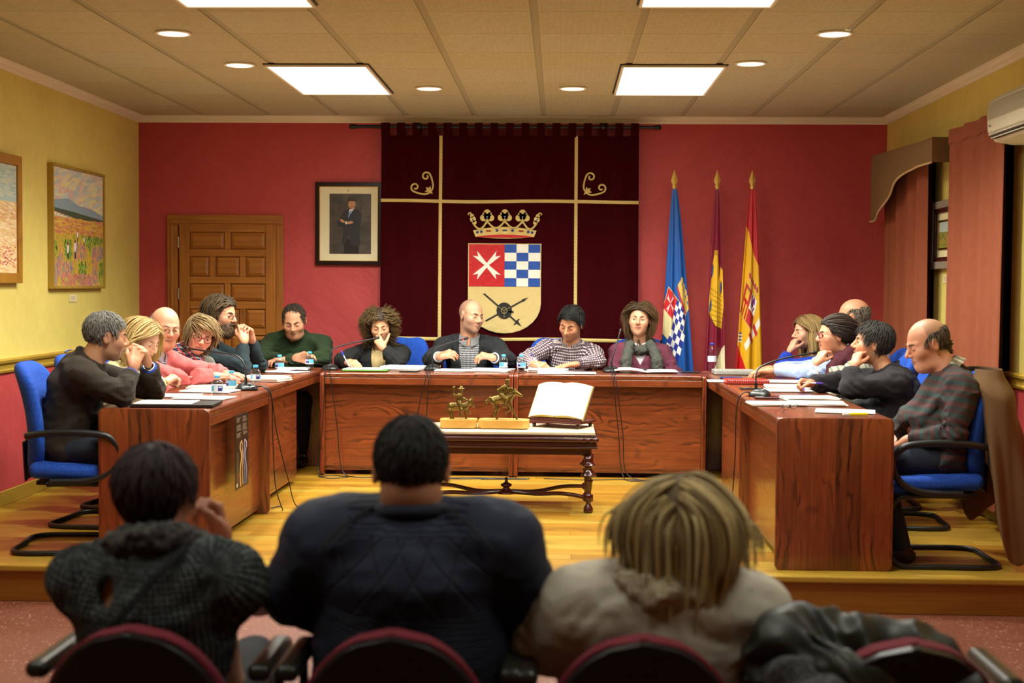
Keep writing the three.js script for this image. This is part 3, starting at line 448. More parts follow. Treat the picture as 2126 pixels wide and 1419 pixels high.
{
  // canvas rows run from the top of the cloth (y 2.15) to y 0.30: 830 px per metre
  flag('blue municipal flag with checked coat of arms beside the drape', 0.893, 0.035, 0.31, 0.045, (x, w, h) => {
    x.fillStyle = '#0f4f9e'; x.fillRect(0, 0, w, h);
    x.save(); x.translate(w * 0.36, 830); x.rotate(0.5); const s = 1.0;
    x.fillStyle = '#d9c172'; x.fillRect(-166, -136, 332, 300); x.fillStyle = '#c5202a'; x.fillRect(-160, -130, 160, 150);
    x.fillStyle = '#e8e6e0'; for (let k = 0; k < 4; k++) { x.save(); x.translate(-80, -55); x.rotate(Math.PI / 2 * k + 0.785 - 0.5); x.beginPath(); x.moveTo(0, 0); x.lineTo(74, -16); x.lineTo(50, 0); x.lineTo(74, 16); x.fill(); x.restore(); }
    for (let i = 0; i < 4; i++) for (let j = 0; j < 4; j++) { x.fillStyle = (i + j) % 2 ? '#e8e6e0' : '#1b2f8c'; x.fillRect(i * 40, -130 + j * 38, 40, 38); }
    x.fillStyle = '#dccf9a'; x.fillRect(-160, 22, 320, 138); x.restore();
    x.save(); x.translate(w * 0.83, 690); x.rotate(1.0); x.fillStyle = '#d3b45a'; x.fillRect(-110, -10, 220, 60); x.fillStyle = '#b8242a'; x.fillRect(-104, 52, 208, 22); for (let i = 0; i < 5; i++) { x.fillStyle = '#d3b45a'; x.beginPath(); x.arc(-92 + i * 46, -34, 22, 0, 7); x.fill(); } x.restore();
    for (let i = 0; i < 4; i++) for (let j = 0; j < 4; j++) { x.fillStyle = (i + j) % 2 ? '#e8e6e0' : '#1b2f8c'; x.save(); x.translate(w * 0.42, 900); x.rotate(0.5); x.fillRect(i * 46 - 40, j * 50 - 20, 46, 50); x.restore(); }
  }, 3);
  flag('crimson and white regional flag with yellow castle, the middle flag', 1.227, 0.035, 0.19, -0.005, (x, w, h) => {
    x.fillStyle = '#7c1430'; x.fillRect(0, 0, w, h); x.fillStyle = '#e3d9b4'; x.beginPath(); x.moveTo(w, 1010); x.quadraticCurveTo(w * 0.6, 1080, w * 0.45, 1180); x.lineTo(w * 0.5, h); x.lineTo(w, h); x.fill();
    x.fillStyle = '#e2b32a'; x.strokeStyle = '#4a3a10'; x.lineWidth = 6; x.beginPath(); x.moveTo(w * 0.3, 420); x.lineTo(w * 0.62, 430); x.lineTo(w * 0.68, 500); x.lineTo(w * 0.66, 590); x.lineTo(w * 0.85, 500); x.lineTo(w, 520); x.lineTo(w, 760); x.lineTo(w * 0.86, 910); x.lineTo(w * 0.5, 890); x.lineTo(w * 0.06, 800); x.lineTo(w * 0.06, 690); x.lineTo(w * 0.2, 480); x.closePath(); x.fill(); x.stroke();
    for (let i = 0; i < 6; i++) x.fillRect(w * (0.3 + i * 0.06), 396, w * 0.035, 34);
    x.lineWidth = 3; for (let j = 0; j < 7; j++) { x.beginPath(); x.moveTo(w * 0.1, 640 + j * 34); x.lineTo(w * 0.95, 700 + j * 28); x.stroke(); } for (let j = 0; j < 6; j++) { x.beginPath(); x.moveTo(w * (0.2 + j * 0.13), 640); x.lineTo(w * (0.28 + j * 0.12), 890); x.stroke(); }
    x.fillStyle = '#2f4f8e'; for (const [a, b] of [[0.2, 530], [0.86, 640], [0.16, 760]]) { x.beginPath(); x.ellipse(w * a, b, 26, 44, 0.4, 0, 7); x.fill(); x.stroke(); }
  }, 7);
  flag('red and yellow national flag with embroidered arms, the rightmost flag', 1.5, 0.035, 0.25, -0.01, (x, w, h) => {
    x.fillStyle = '#e3ab14'; x.fillRect(0, 0, w, h); x.fillStyle = '#b81420'; x.beginPath(); x.moveTo(0, 0); x.lineTo(w, 0); x.lineTo(w, 500); x.quadraticCurveTo(w * 0.5, 380, w * 0.3, 280); x.lineTo(0, 240); x.fill();
    x.fillStyle = '#c4161e'; x.beginPath(); x.moveTo(0, 1010); x.quadraticCurveTo(w * 0.35, 1130, w * 0.62, 1340); x.lineTo(w * 0.66, h); x.lineTo(0, h); x.fill();
    x.save(); x.translate(w * 0.42, 760); x.rotate(0.52); x.fillStyle = '#b41a22'; x.fillRect(-130, -110, 130, 120); x.fillStyle = '#ece6d8'; x.fillRect(0, -110, 120, 120); x.fillStyle = '#b41a22'; x.fillRect(0, 10, 120, 100); x.fillStyle = '#d8ae2a'; x.fillRect(-130, 10, 130, 100); x.fillStyle = '#b41a22'; for (let i = 0; i < 3; i++) x.fillRect(-120 + i * 44, 10, 20, 100);
    x.fillStyle = '#7c2f7e'; x.beginPath(); x.ellipse(56, -58, 22, 40, 0.3, 0, 7); x.fill(); for (const [a, b, c] of [[30, -90, 0.6], [84, -86, -0.5], [30, -30, -0.5], [86, -26, 0.6], [70, -100, 0]]) { x.beginPath(); x.ellipse(a, b, 8, 26, c, 0, 7); x.fill(); }
    x.fillStyle = '#d8ae2a'; x.fillRect(-100, -86, 64, 70); x.fillStyle = '#8c6a14'; for (let i = 0; i < 3; i++) x.fillRect(-96 + i * 22, -96, 14, 18);
    x.strokeStyle = '#cbb264'; x.lineWidth = 8; x.strokeRect(-132, -112, 254, 224);
    x.fillStyle = '#d2a52c'; x.fillRect(-110, -150, 210, 36); x.fillStyle = '#b41a22'; for (let i = 0; i < 5; i++) { x.beginPath(); x.arc(-92 + i * 46, -176, 24, 0, 7); x.fill(); x.stroke(); } x.restore();
    x.save(); x.translate(w * 0.62, 940); x.rotate(-0.62); x.fillStyle = '#e8e2d2'; x.fillRect(-150, -26, 300, 52); x.fillStyle = '#b41a22'; x.fillRect(-60, -40, 40, 84); x.fillRect(30, -40, 36, 84); x.restore();
    x.fillStyle = '#3f62a8'; for (let i = 0; i < 3; i++) x.fillRect(8, 930 + i * 22, 60, 9); x.fillStyle = '#ece6d8'; for (let i = 0; i < 3; i++) x.fillRect(8, 939 + i * 22, 60, 9);
  }, 12);
}
// ---------- paintings on the left wall, labels ----------
function strokesTex(w, h, layers, seed) { const r = rng(seed); return canvasTex(w, h, (x) => { for (const [n, f] of layers) for (let i = 0; i < n; i++) f(x, r, w, h); }); }
const dab = (x, c, a, b, l, t, ang) => { x.save(); x.translate(a, b); x.rotate(ang); x.fillStyle = c; x.beginPath(); x.ellipse(0, 0, l, t, 0, 0, 7); x.fill(); x.restore(); };
const pick = (r, a) => a[Math.floor(r() * a.length)];
{
  const t = strokesTex(640, 640, [
    [1, (x, r, w, h) => { x.fillStyle = '#c9c6a8'; x.fillRect(0, 0, w, h); }],
    [500, (x, r, w, h) => dab(x, pick(r, ['#c8d2cc', '#e4dcb4', '#ecdf9c', '#d8bcae', '#bccac4', '#e4ccb4', '#d2dac4']), r() * w, r() * h * 0.36, 20 + r() * 40, 6 + r() * 10, -0.5 + r() * 0.5)],
    [1, (x, r, w, h) => { x.fillStyle = '#8fa6b4'; x.beginPath(); x.moveTo(0, h * 0.28); x.lineTo(w * 0.3, h * 0.25); x.lineTo(w * 0.5, h * 0.3); x.lineTo(w * 0.75, h * 0.31); x.lineTo(w, h * 0.36); x.lineTo(w, h * 0.4); x.lineTo(0, h * 0.36); x.fill(); x.fillStyle = '#4a5a44'; x.beginPath(); x.moveTo(0, h * 0.34); x.lineTo(w * 0.4, h * 0.36); x.lineTo(w, h * 0.4); x.lineTo(w, h * 0.46); x.lineTo(w * 0.4, h * 0.41); x.lineTo(0, h * 0.37); x.fill(); x.fillStyle = '#d9a24e'; x.fillRect(0, h * 0.42, w, h); x.fillStyle = '#c8785c'; x.fillRect(0, h * 0.46, w * 0.45, h * 0.1); for (let i = 0; i < 9; i++) { x.fillStyle = '#efe6d2'; x.fillRect(w * (0.02 + i * 0.065), h * (0.375 + i * 0.008), 26, 16); x.fillStyle = '#b86a4a'; x.fillRect(w * (0.02 + i * 0.065), h * (0.37 + i * 0.008), 26, 6); } x.fillStyle = '#e8dcc8'; x.fillRect(w * 0.75, h * 0.46, 60, 30); }],
    [700, (x, r, w, h) => { const b = h * (0.42 + r() * 0.16); dab(x, pick(r, ['#d8a03c', '#e2b552', '#c87a58', '#d69068', '#cfae4a']), r() * w, b, 12 + r() * 24, 3 + r() * 4, -0.1 + r() * 0.2); }],
    [2600, (x, r, w, h) => { const q = r(), b = h * (0.56 + 0.44 * q), a = r() * w; const g = noise(a / 90, b / 90, 4); dab(x, g > 0.1 ? pick(r, ['#6a9430', '#8cae3e', '#4f7a2a', '#98b84c', '#43632a']) : g > -0.25 ? pick(r, ['#d8a83a', '#c8b23c', '#b89a34', '#9aa43a']) : pick(r, ['#cf8a6c', '#c4785e', '#d89a50', '#7a9a80', '#6a7ea8']), a, b, 5 + r() * 12, 2 + r() * 4, 1.2 + r() * 0.7); }],
    [300, (x, r, w, h) => dab(x, pick(r, ['#c0606c', '#c87888', '#b85a50', '#d08878']), w * (0.15 + r() * 0.6), h * (0.9 + r() * 0.1), 8, 3, 1.4)],
    [1, (x, r, w, h) => { for (const [a, b, s] of [[0.28, 0.68, 1], [0.42, 0.66, 1.1], [0.47, 0.55, 0.7], [0.6, 0.59, 0.6]]) { x.fillStyle = '#26242e'; x.fillRect(w * a - 6 * s, h * b, 14 * s, 60 * s); x.fillStyle = '#e6e0dc'; x.beginPath(); x.ellipse(w * a, h * b, 13 * s, 28 * s, 0.1, 0, 7); x.fill(); x.fillStyle = '#5a4038'; x.beginPath(); x.arc(w * a, h * b - 26 * s, 8 * s, 0, 7); x.fill(); } }],
  ], 5);
  const pt = (name, label, z0, z1, y0, y1, tex, fw, mat, lean = 0) => {
    const o = thing(name, label, 'painting', [XL, (y0 + y1) / 2, (z0 + z1) / 2], Math.PI / 2), w = z1 - z0, h = y1 - y0;
    const s = rectRing(w, h, fw); o.rotation.set(lean, Math.PI / 2, 0, 'YXZ');
    part('frame', uvMetres(extrude(s, 0.036, 0.003, 2).translate(0, 0, 0.003), 'y'), mat, o); part('canvas', box(w - 2 * fw - 0.002, h - 2 * fw - 0.002, 0.02, 0, 0, 0.018), std({ color: 0xd8d0b8, roughness: 0.8 }), o);
    part('painted_surface', new THREE.PlaneGeometry(w - 2 * fw - 0.004, h - 2 * fw - 0.004).translate(0, 0, 0.0285), std({ map: tex, roughness: 0.5 }), o); return o;
  };
  pt('painting', 'colourful landscape painting with field workers in a thin wooden frame', 0.955, 2.01, 1.342, 2.19, t, 0.018, std({ map: parquetTex, roughness: 0.5 }), 0.0);
  const t2 = strokesTex(512, 512, [[1, (x, r, w, h) => { x.fillStyle = '#a9bdb4'; x.fillRect(0, 0, w, h); x.fillStyle = '#e6c48a'; x.fillRect(0, h * 0.34, w, h); x.fillStyle = '#d39a6a'; x.fillRect(0, h * 0.42, w, h * 0.08); }], [600, (x, r, w, h) => dab(x, pick(r, ['#9fb4ae', '#b5c4b8', '#c8ccb0']), r() * w, r() * h * 0.3, 20 + r() * 30, 5, 0)], [900, (x, r, w, h) => dab(x, pick(r, ['#e8cc9c', '#e0b878', '#f0dcb8', '#d8a878']), r() * w, h * (0.35 + r() * 0.65), 14 + r() * 20, 3, 0.1)], [90, (x, r, w, h) => dab(x, pick(r, ['#c06a58', '#b05048', '#d88870']), r() * w, h * (0.75 + r() * 0.2), 10, 4, 0)]], 9);
  pt('painting', 'pale beach landscape in a wide oak frame cut by the picture edge', 2.541, 3.35, 1.378, 2.176, t2, 0.062, std({ map: parquetTex, color: 0xffe0c0, roughness: 0.5 }));
  const lab = (x, y, z, turn, label) => { const t3 = canvasTex(128, 96, (c, w, h) => { c.fillStyle = '#e2d2a4'; c.fillRect(0, 0, w, h); c.fillStyle = '#8a7a5a'; for (let i = 0; i < 3; i++) c.fillRect(18, 24 + i * 20, 70 + (i % 2) * 18, 5); }); const o = part('caption_card', box(0.15, 0.052, 0.004), std({ color: 0xe2d2a4, roughness: 0.7 })); o.position.set(x, y, z); o.rotation.y = turn; part('print', new THREE.PlaneGeometry(0.148, 0.05).translate(0, 0, 0.0025), std({ map: t3, roughness: 0.7 }), o); tag(o, label, 'card'); };
  lab(XL + 0.003, 1.274, 1.54, Math.PI / 2, 'small caption card under the field workers painting');
  lab(XR - 0.003, 1.449, 1.78, -Math.PI / 2, 'small caption card on the right wall beside the curtain');
  // right wall painting
  const t4 = strokesTex(256, 256, [[1, (x, r, w, h) => { x.fillStyle = '#b8c4bc'; x.fillRect(0, 0, w, h); x.fillStyle = '#7a8a3a'; x.fillRect(0, h * 0.4, w, h); }], [700, (x, r, w, h) => dab(x, pick(r, ['#8a9a3c', '#c0502c', '#6a7a30', '#c8a848', '#4a5a28']), r() * w, h * (0.4 + r() * 0.6), 8, 3, 1)]], 4);
  const o = thing('painting', 'small landscape in a heavy grey and wood frame between the curtains', 'painting', [XR, 1.748, 1.77], -Math.PI / 2), fr = (w, h, b, d, m, n, z) => { const s = rectRing(w, h, b); part(n, uvMetres(extrude(s, d, b < 0.02 ? 0.002 : 0.006, 2).translate(0, 0, z)), m, o); };
  fr(0.52, 0.46, 0.05, 0.03, std({ color: 0x8a7a66, roughness: 0.8, bumpMap: stuccoBump, bumpScale: 0.01 }), 'outer_frame', 0.01); fr(0.42, 0.36, 0.03, 0.02, std({ map: darkWoodTex, color: 0xd8a070, roughness: 0.4 }), 'inner_frame', 0.012); part('mat', box(0.36, 0.3, 0.006, 0, 0, 0.016), std({ color: 0xe4d8a8, roughness: 0.8 }), o); fr(0.26, 0.2, 0.012, 0.01, M.brass, 'fillet', 0.018); part('painted_surface', new THREE.PlaneGeometry(0.24, 0.18).translate(0, 0, 0.022), std({ map: t4, roughness: 0.5 }), o);
}
// ---------- curtains, valance, air conditioner ----------
{
  const ct = dataTex(256, 256, (u, v) => { const k = 8 * pn(u, v, 30, 60, 3); return [146 + k, 74 + k * 0.8, 42 + k * 0.6]; });
  const cm = std({ map: ct, roughness: 0.85 });
  const cur = (label, z0, z1, x, yt, yb, amp, waves, ph) => { const o = thing('curtain', label, 'curtain', [x, 0, (z0 + z1) / 2], 0, 'terracotta curtains'); const w = z1 - z0;
    part('cloth', sheet((u, v) => { const a = amp * (0.45 + 0.55 * v); return [Math.sin(u * waves * 6.283 + ph) * a + 0.3 * a * Math.sin(u * waves * 17 + 1), yt - v * (yt - yb), (u - 0.5) * w * (1 - 0.02 * v)]; }, 110, 16, 0.004), cm, o);
    part('heading', sheet((u, v) => [-0.006 + Math.sin(u * waves * 6.283 + ph) * amp * 0.5, yt - v * 0.09, (u - 0.5) * w], 60, 2, 0.008), cm, o); part('rail', box(0.02, 0.02, w + 0.02, 0.02, yt - 0.02, 0), M.black, o); };
  cur('terracotta curtain in the far corner under the brown valance', 0.42, 1.66, 2.49, 2.33, 0.12, 0.03, 4.2, 0.5);
  cur('wide terracotta curtain below the air conditioner', 2.18, 3.32, 2.49, 2.395, 0.12, 0.026, 3.6, 2.2);
  const o = thing('valance', 'brown swag valance with pale piping above the corner curtain', 'valance', [2.4, 0, 1.27]), vm = std({ color: 0x7a5c34, roughness: 0.85 });
  const low = (u) => lerp(1.9, 2.205, sst(0.02, 0.72, u)) - 0.02 * Math.sin(u * 3.1);
  const vf = (u, v) => [-0.03 * Math.sin(u * Math.PI) * v + 0.01 * Math.sin(u * 20) * v, lerp(2.405 - 0.05 * u, low(u), v), (u - 0.5) * 1.72];
  part('cloth', sheet(vf, 40, 14, 0.006), vm, o);
  part('side_return', sheet((u, v) => [0.0 + u * 0.2, lerp(2.355, low(1), v), 0.86], 4, 4, 0.006), vm, o);
  part('piping', tube(Array.from({ length: 30 }, (_, i) => { const p = vf(i / 29, 1); return [p[0] - 0.004, p[1], p[2]]; }), 0.008, 80, 6), std({ color: 0xc8a878, roughness: 0.8 }), o);
  part('board', span(0.0, 0.2, 2.35, 2.365, -0.86, 0.86), vm, o);
  const a = thing('air_conditioner', 'white split air conditioner high on the right wall', 'air conditioner', [XR, 2.33, 3.775]), wm = std({ color: 0xe2dcc4, roughness: 0.45 }), w = 0.88;
  const s = shape([[0, 0.145], [-0.16, 0.14], [-0.215, 0.1], [-0.23, 0.02], [-0.225, -0.07], [-0.18, -0.125], [-0.09, -0.14], [0, -0.14]]);
  part('body', toCreasedNormals(extrude(s, w, 0.006, 2).translate(0, 0, -w / 2), 0.5), wm, a);
  for (let i = 0; i < 16; i++) { const y = -0.005 + i * 0.0078; part('grille_slat', box(0.006, 0.003, w - 0.03, y > 0.09 ? -0.219 + (y - 0.09) * 1.2 : -0.231 + Math.max(0, y - 0.02) * 0.17, y, 0), std({ color: 0xb8b29c, roughness: 0.5 }), a); }
  part('outlet', box(0.05, 0.03, w - 0.08, -0.195, -0.096, 0.0), std({ color: 0x2c2a26, roughness: 0.6 }), a).rotation.z = 0;
  for (const k of [0, 1]) part('louvre', box(0.05, 0.005, w - 0.09, -0.21 + k * 0.014, -0.09 - k * 0.018, 0).rotateZ(0), wm, a);
  part('badge', box(0.002, 0.008, 0.03, -0.231, -0.04, -w / 2 + 0.05), M.steel, a);
}
// ---------- bodies from distance fields ----------
function nets(sdf, lo, hi, h) {                              // naive surface nets, blocks far from the surface are skipped
  const nx = Math.ceil((hi[0] - lo[0]) / h) + 2, ny = Math.ceil((hi[1] - lo[1]) / h) + 2, nz = Math.ceil((hi[2] - lo[2]) / h) + 2, G = new Float32Array(nx * ny * nz), B = 7;
  const rad = B * h * 0.5 * 1.75 + h * 1.5;
  for (let bz = 0; bz < nz; bz += B) for (let by = 0; by < ny; by += B) for (let bx = 0; bx < nx; bx += B) {
    const d = sdf(lo[0] + (bx + B / 2) * h, lo[1] + (by + B / 2) * h, lo[2] + (bz + B / 2) * h), far = Math.abs(d) > rad * 2.1;
    const ex = Math.min(bx + B, nx), ey = Math.min(by + B, ny), ez = Math.min(bz + B, nz);
    for (let z = bz; z < ez; z++) for (let y = by; y < ey; y++) for (let x = bx; x < ex; x++) G[(z * ny + y) * nx + x] = far ? d : sdf(lo[0] + x * h, lo[1] + y * h, lo[2] + z * h);
  }
  const sy = nx, sz = nx * ny, id = new Int32Array(nx * ny * nz).fill(-1), P = [], I = [];
  const off = [0, 1, sy, sy + 1, sz, sz + 1, sz + sy, sz + sy + 1], E = [[0, 1], [2, 3], [4, 5], [6, 7], [0, 2], [1, 3], [4, 6], [5, 7], [0, 4], [1, 5], [2, 6], [3, 7]];
  for (let z = 0; z < nz - 1; z++) for (let y = 0; y < ny - 1; y++) for (let x = 0; x < nx - 1; x++) {
    const b = z * sz + y * sy + x; let m = 0; for (let k = 0; k < 8; k++) if (G[b + off[k]] < 0) m |= 1 << k;
    if (m === 0 || m === 255) continue;
    let px = 0, py = 0, pz = 0, n = 0;
    for (const [a, c] of E) { if (((m >> a) & 1) === ((m >> c) & 1)) continue; const ga = G[b + off[a]], gc = G[b + off[c]], t = ga / (ga - gc); px += (a & 1) + t * ((c & 1) - (a & 1)); py += ((a >> 1) & 1) + t * (((c >> 1) & 1) - ((a >> 1) & 1)); pz += (a >> 2) + t * ((c >> 2) - (a >> 2)); n++; }
    id[b] = P.length / 3; P.push(lo[0] + (x + px / n) * h, lo[1] + (y + py / n) * h, lo[2] + (z + pz / n) * h);
  }
  for (let z = 1; z < nz - 1; z++) for (let y = 1; y < ny - 1; y++) for (let x = 1; x < nx - 1; x++) {
    const b = z * sz + y * sy + x, g = G[b] < 0;
    const quad = (o, p, q) => { if ((G[b + o] < 0) === g) return; const a = id[b], c = id[b - p], d = id[b - p - q], e = id[b - q]; if (a < 0 || c < 0 || d < 0 || e < 0) return; g ? I.push(a, c, d, a, d, e) : I.push(a, d, c, a, e, d); };
    quad(1, sy, sz); quad(sy, sz, 1); quad(sz, 1, sy);
  }
  const geo = new THREE.BufferGeometry(); geo.setAttribute('position', new THREE.Float32BufferAttribute(P, 3)); geo.setIndex(I); geo.computeVertexNormals(); return geo;
}
function smin(a, b, k) { const h = Math.max(k - Math.abs(a - b), 0) / k; return Math.min(a, b) - h * h * k * 0.25; }
function smax(a, b, k) { return -smin(-a, -b, k); }
function cap(a, b, ra, rb) {                                  // tapered capsule
  const ax = a[0], ay = a[1], az = a[2], bx = b[0] - ax, by = b[1] - ay, bz = b[2] - az, L = bx * bx + by * by + bz * bz + 1e-12;
  return (x, y, z) => { const px = x - ax, py = y - ay, pz = z - az, t = Math.min(1, Math.max(0, (px * bx + py * by + pz * bz) / L)), qx = px - bx * t, qy = py - by * t, qz = pz - bz * t; return Math.sqrt(qx * qx + qy * qy + qz * qz) - (ra + (rb - ra) * t); };
}
const ell = (c, r) => { const m = Math.min(r[0], r[1], r[2]); return (x, y, z) => { const a = (x - c[0]) / r[0], b = (y - c[1]) / r[1], d = (z - c[2]) / r[2], k = Math.sqrt(a * a + b * b + d * d), a2 = a / r[0], b2 = b / r[1], d2 = d / r[2], g = Math.sqrt(a2 * a2 + b2 * b2 + d2 * d2); return g < 1e-9 ? -m : k * (k - 1) / g; }; };
const sph = (c, r) => (x, y, z) => Math.sqrt((x - c[0]) ** 2 + (y - c[1]) ** 2 + (z - c[2]) ** 2) - r;
const arr = (v) => [v.x, v.y, v.z], vec = (a) => V(a[0], a[1], a[2]);
function bounds(pts, m) { const lo = [1e9, 1e9, 1e9], hi = [-1e9, -1e9, -1e9]; for (const p of pts) for (let i = 0; i < 3; i++) { lo[i] = Math.min(lo[i], p[i] - m); hi[i] = Math.max(hi[i], p[i] + m); } return [lo, hi]; }
function paint(g, f) { const p = g.attributes.position, c = new Float32Array(p.count * 3); for (let i = 0; i < p.count; i++) { const k = f(p.getX(i), p.getY(i), p.getZ(i)); c[3 * i] = k[0]; c[3 * i + 1] = k[1]; c[3 * i + 2] = k[2]; } g.setAttribute('color', new THREE.BufferAttribute(c, 3)); return g; }
const lin = (h) => { const c = C(h); return [c.r, c.g, c.b]; };

// ---- hand: wrist at 0, fingers along +z, palm to -y, thumb to side s ----
const POSES = {                                               // per finger: [spread, bend1, bend2, bend3]; thumb: [out, forward, curl]
  rest: { f: [[0.06, 0.35, 0.45, 0.3], [0.0, 0.4, 0.5, 0.3], [-0.05, 0.45, 0.55, 0.3], [-0.12, 0.5, 0.6, 0.35]], t: [0.55, 0.5, 0.35] },
  flat: { f: [[0.08, 0.12, 0.15, 0.1], [0.01, 0.1, 0.16, 0.1], [-0.06, 0.12, 0.18, 0.1], [-0.16, 0.15, 0.2, 0.1]], t: [0.75, 0.15, 0.15] },
  fist: { f: [[0.02, 1.25, 1.5, 0.8], [0, 1.3, 1.5, 0.8], [-0.02, 1.35, 1.5, 0.8], [-0.04, 1.4, 1.5, 0.8]], t: [0.4, 1.0, 0.7] },
  curl: { f: [[0.04, 0.8, 1.0, 0.5], [0, 0.85, 1.05, 0.5], [-0.03, 0.95, 1.05, 0.5], [-0.08, 1.0, 1.1, 0.5]], t: [0.5, 0.8, 0.5] },
  pen: { f: [[0.03, 0.75, 0.75, 0.35], [0, 0.95, 0.95, 0.5], [-0.03, 1.1, 1.1, 0.5], [-0.06, 1.2, 1.2, 0.5]], t: [0.35, 0.85, 0.35] },
  pinch: { f: [[0.04, 0.95, 0.65, 0.35], [0.02, 0.8, 0.75, 0.35], [-0.04, 0.7, 0.75, 0.35], [-0.1, 0.65, 0.75, 0.35]], t: [0.45, 0.85, 0.25] },
  clasp: { f: [[0.05, 0.55, 1.2, 0.7], [0, 0.6, 1.25, 0.7], [-0.04, 0.65, 1.25, 0.7], [-0.1, 0.7, 1.2, 0.7]], t: [0.5, 0.55, 0.5] },
  chin: { f: [[0.05, 0.5, 0.5, 0.35], [0, 0.75, 0.9, 0.4], [-0.03, 0.9, 1.0, 0.4], [-0.08, 1.0, 1.1, 0.4]], t: [1.0, 0.2, 0.1] },
};
const handCache = new Map();
function handGeo(pose, s) {
  const key = pose + s; if (handCache.has(key)) return handCache.get(key);
  const P = POSES[pose], segs = [], palm = [], pts = [];
  const kx = [0.027, 0.009, -0.009, -0.0255], kz = [0.088, 0.092, 0.087, 0.078], L = [[0.041, 0.025, 0.02], [0.046, 0.028, 0.021], [0.042, 0.026, 0.02], [0.033, 0.019, 0.018]], r0 = [0.0098, 0.0102, 0.0097, 0.0086];
  for (let i = 0; i < 4; i++) {
    palm.push(cap([kx[i] * 0.55 * s, 0, 0.008], [kx[i] * s, 0.002, kz[i]], 0.0145, 0.0125));
    let p = [kx[i] * s, 0.002, kz[i]], a = 0; const [sp, ...b] = P.f[i], fs = [];
    for (let j = 0; j < 3; j++) { a += b[j]; const q = [p[0] + Math.sin(sp) * s * L[i][j] * Math.cos(a), p[1] - Math.sin(a) * L[i][j], p[2] + Math.cos(a) * Math.cos(sp) * L[i][j]]; fs.push(cap(p, q, r0[i] * (1 - 0.09 * j), r0[i] * (1 - 0.09 * (j + 1)) * (j === 2 ? 0.88 : 1))); pts.push(p, q); p = q; }
    segs.push((x, y, z) => smin(smin(fs[0](x, y, z), fs[1](x, y, z), 0.004), fs[2](x, y, z), 0.004));
  }
  const [o, f, c] = P.t; let p = [0.02 * s, -0.006, 0.02]; const th = [], dir = (k) => { const q = o - k * c * 0.9; return [Math.sin(q) * Math.cos(f) * s, -Math.sin(f) * 0.75, Math.cos(q) * Math.max(0.4, Math.cos(f * 0.6))]; };
  [[0.046, 0.0155, 0.0125], [0.034, 0.0118, 0.0105], [0.027, 0.0105, 0.0085]].forEach(([l, ra, rb], k) => { const d = vec(dir(k)).normalize(), q = [p[0] + d.x * l, p[1] + d.y * l, p[2] + d.z * l]; th.push(cap(p, q, ra, rb)); pts.push(p, q); p = q; });
  const wr = cap([0, 0, -0.008], [0, 0, 0.02], 0.0235, 0.0255);
  pts.push([0.03, 0.02, -0.03], [-0.03, -0.02, -0.03]);
  const sdf = (x, y, z) => { let d = palm[0](x, y, z); for (let i = 1; i < 4; i++) d = smin(d, palm[i](x, y, z), 0.014); d = smin(d, wr(x, y * 1.25, z), 0.02); d = smin(d, th[0](x, y, z), 0.016); d = smin(d, smin(th[1](x, y, z), th[2](x, y, z), 0.004), 0.006); let e = segs[0](x, y, z); for (let i = 1; i < 4; i++) e = Math.min(e, segs[i](x, y, z)); return smin(d, e, 0.006); };
  const [lo, hi] = bounds(pts, 0.022), g = nets(sdf, lo, hi, 0.004); g.userData.tips = p; handCache.set(key, g); return g;
}
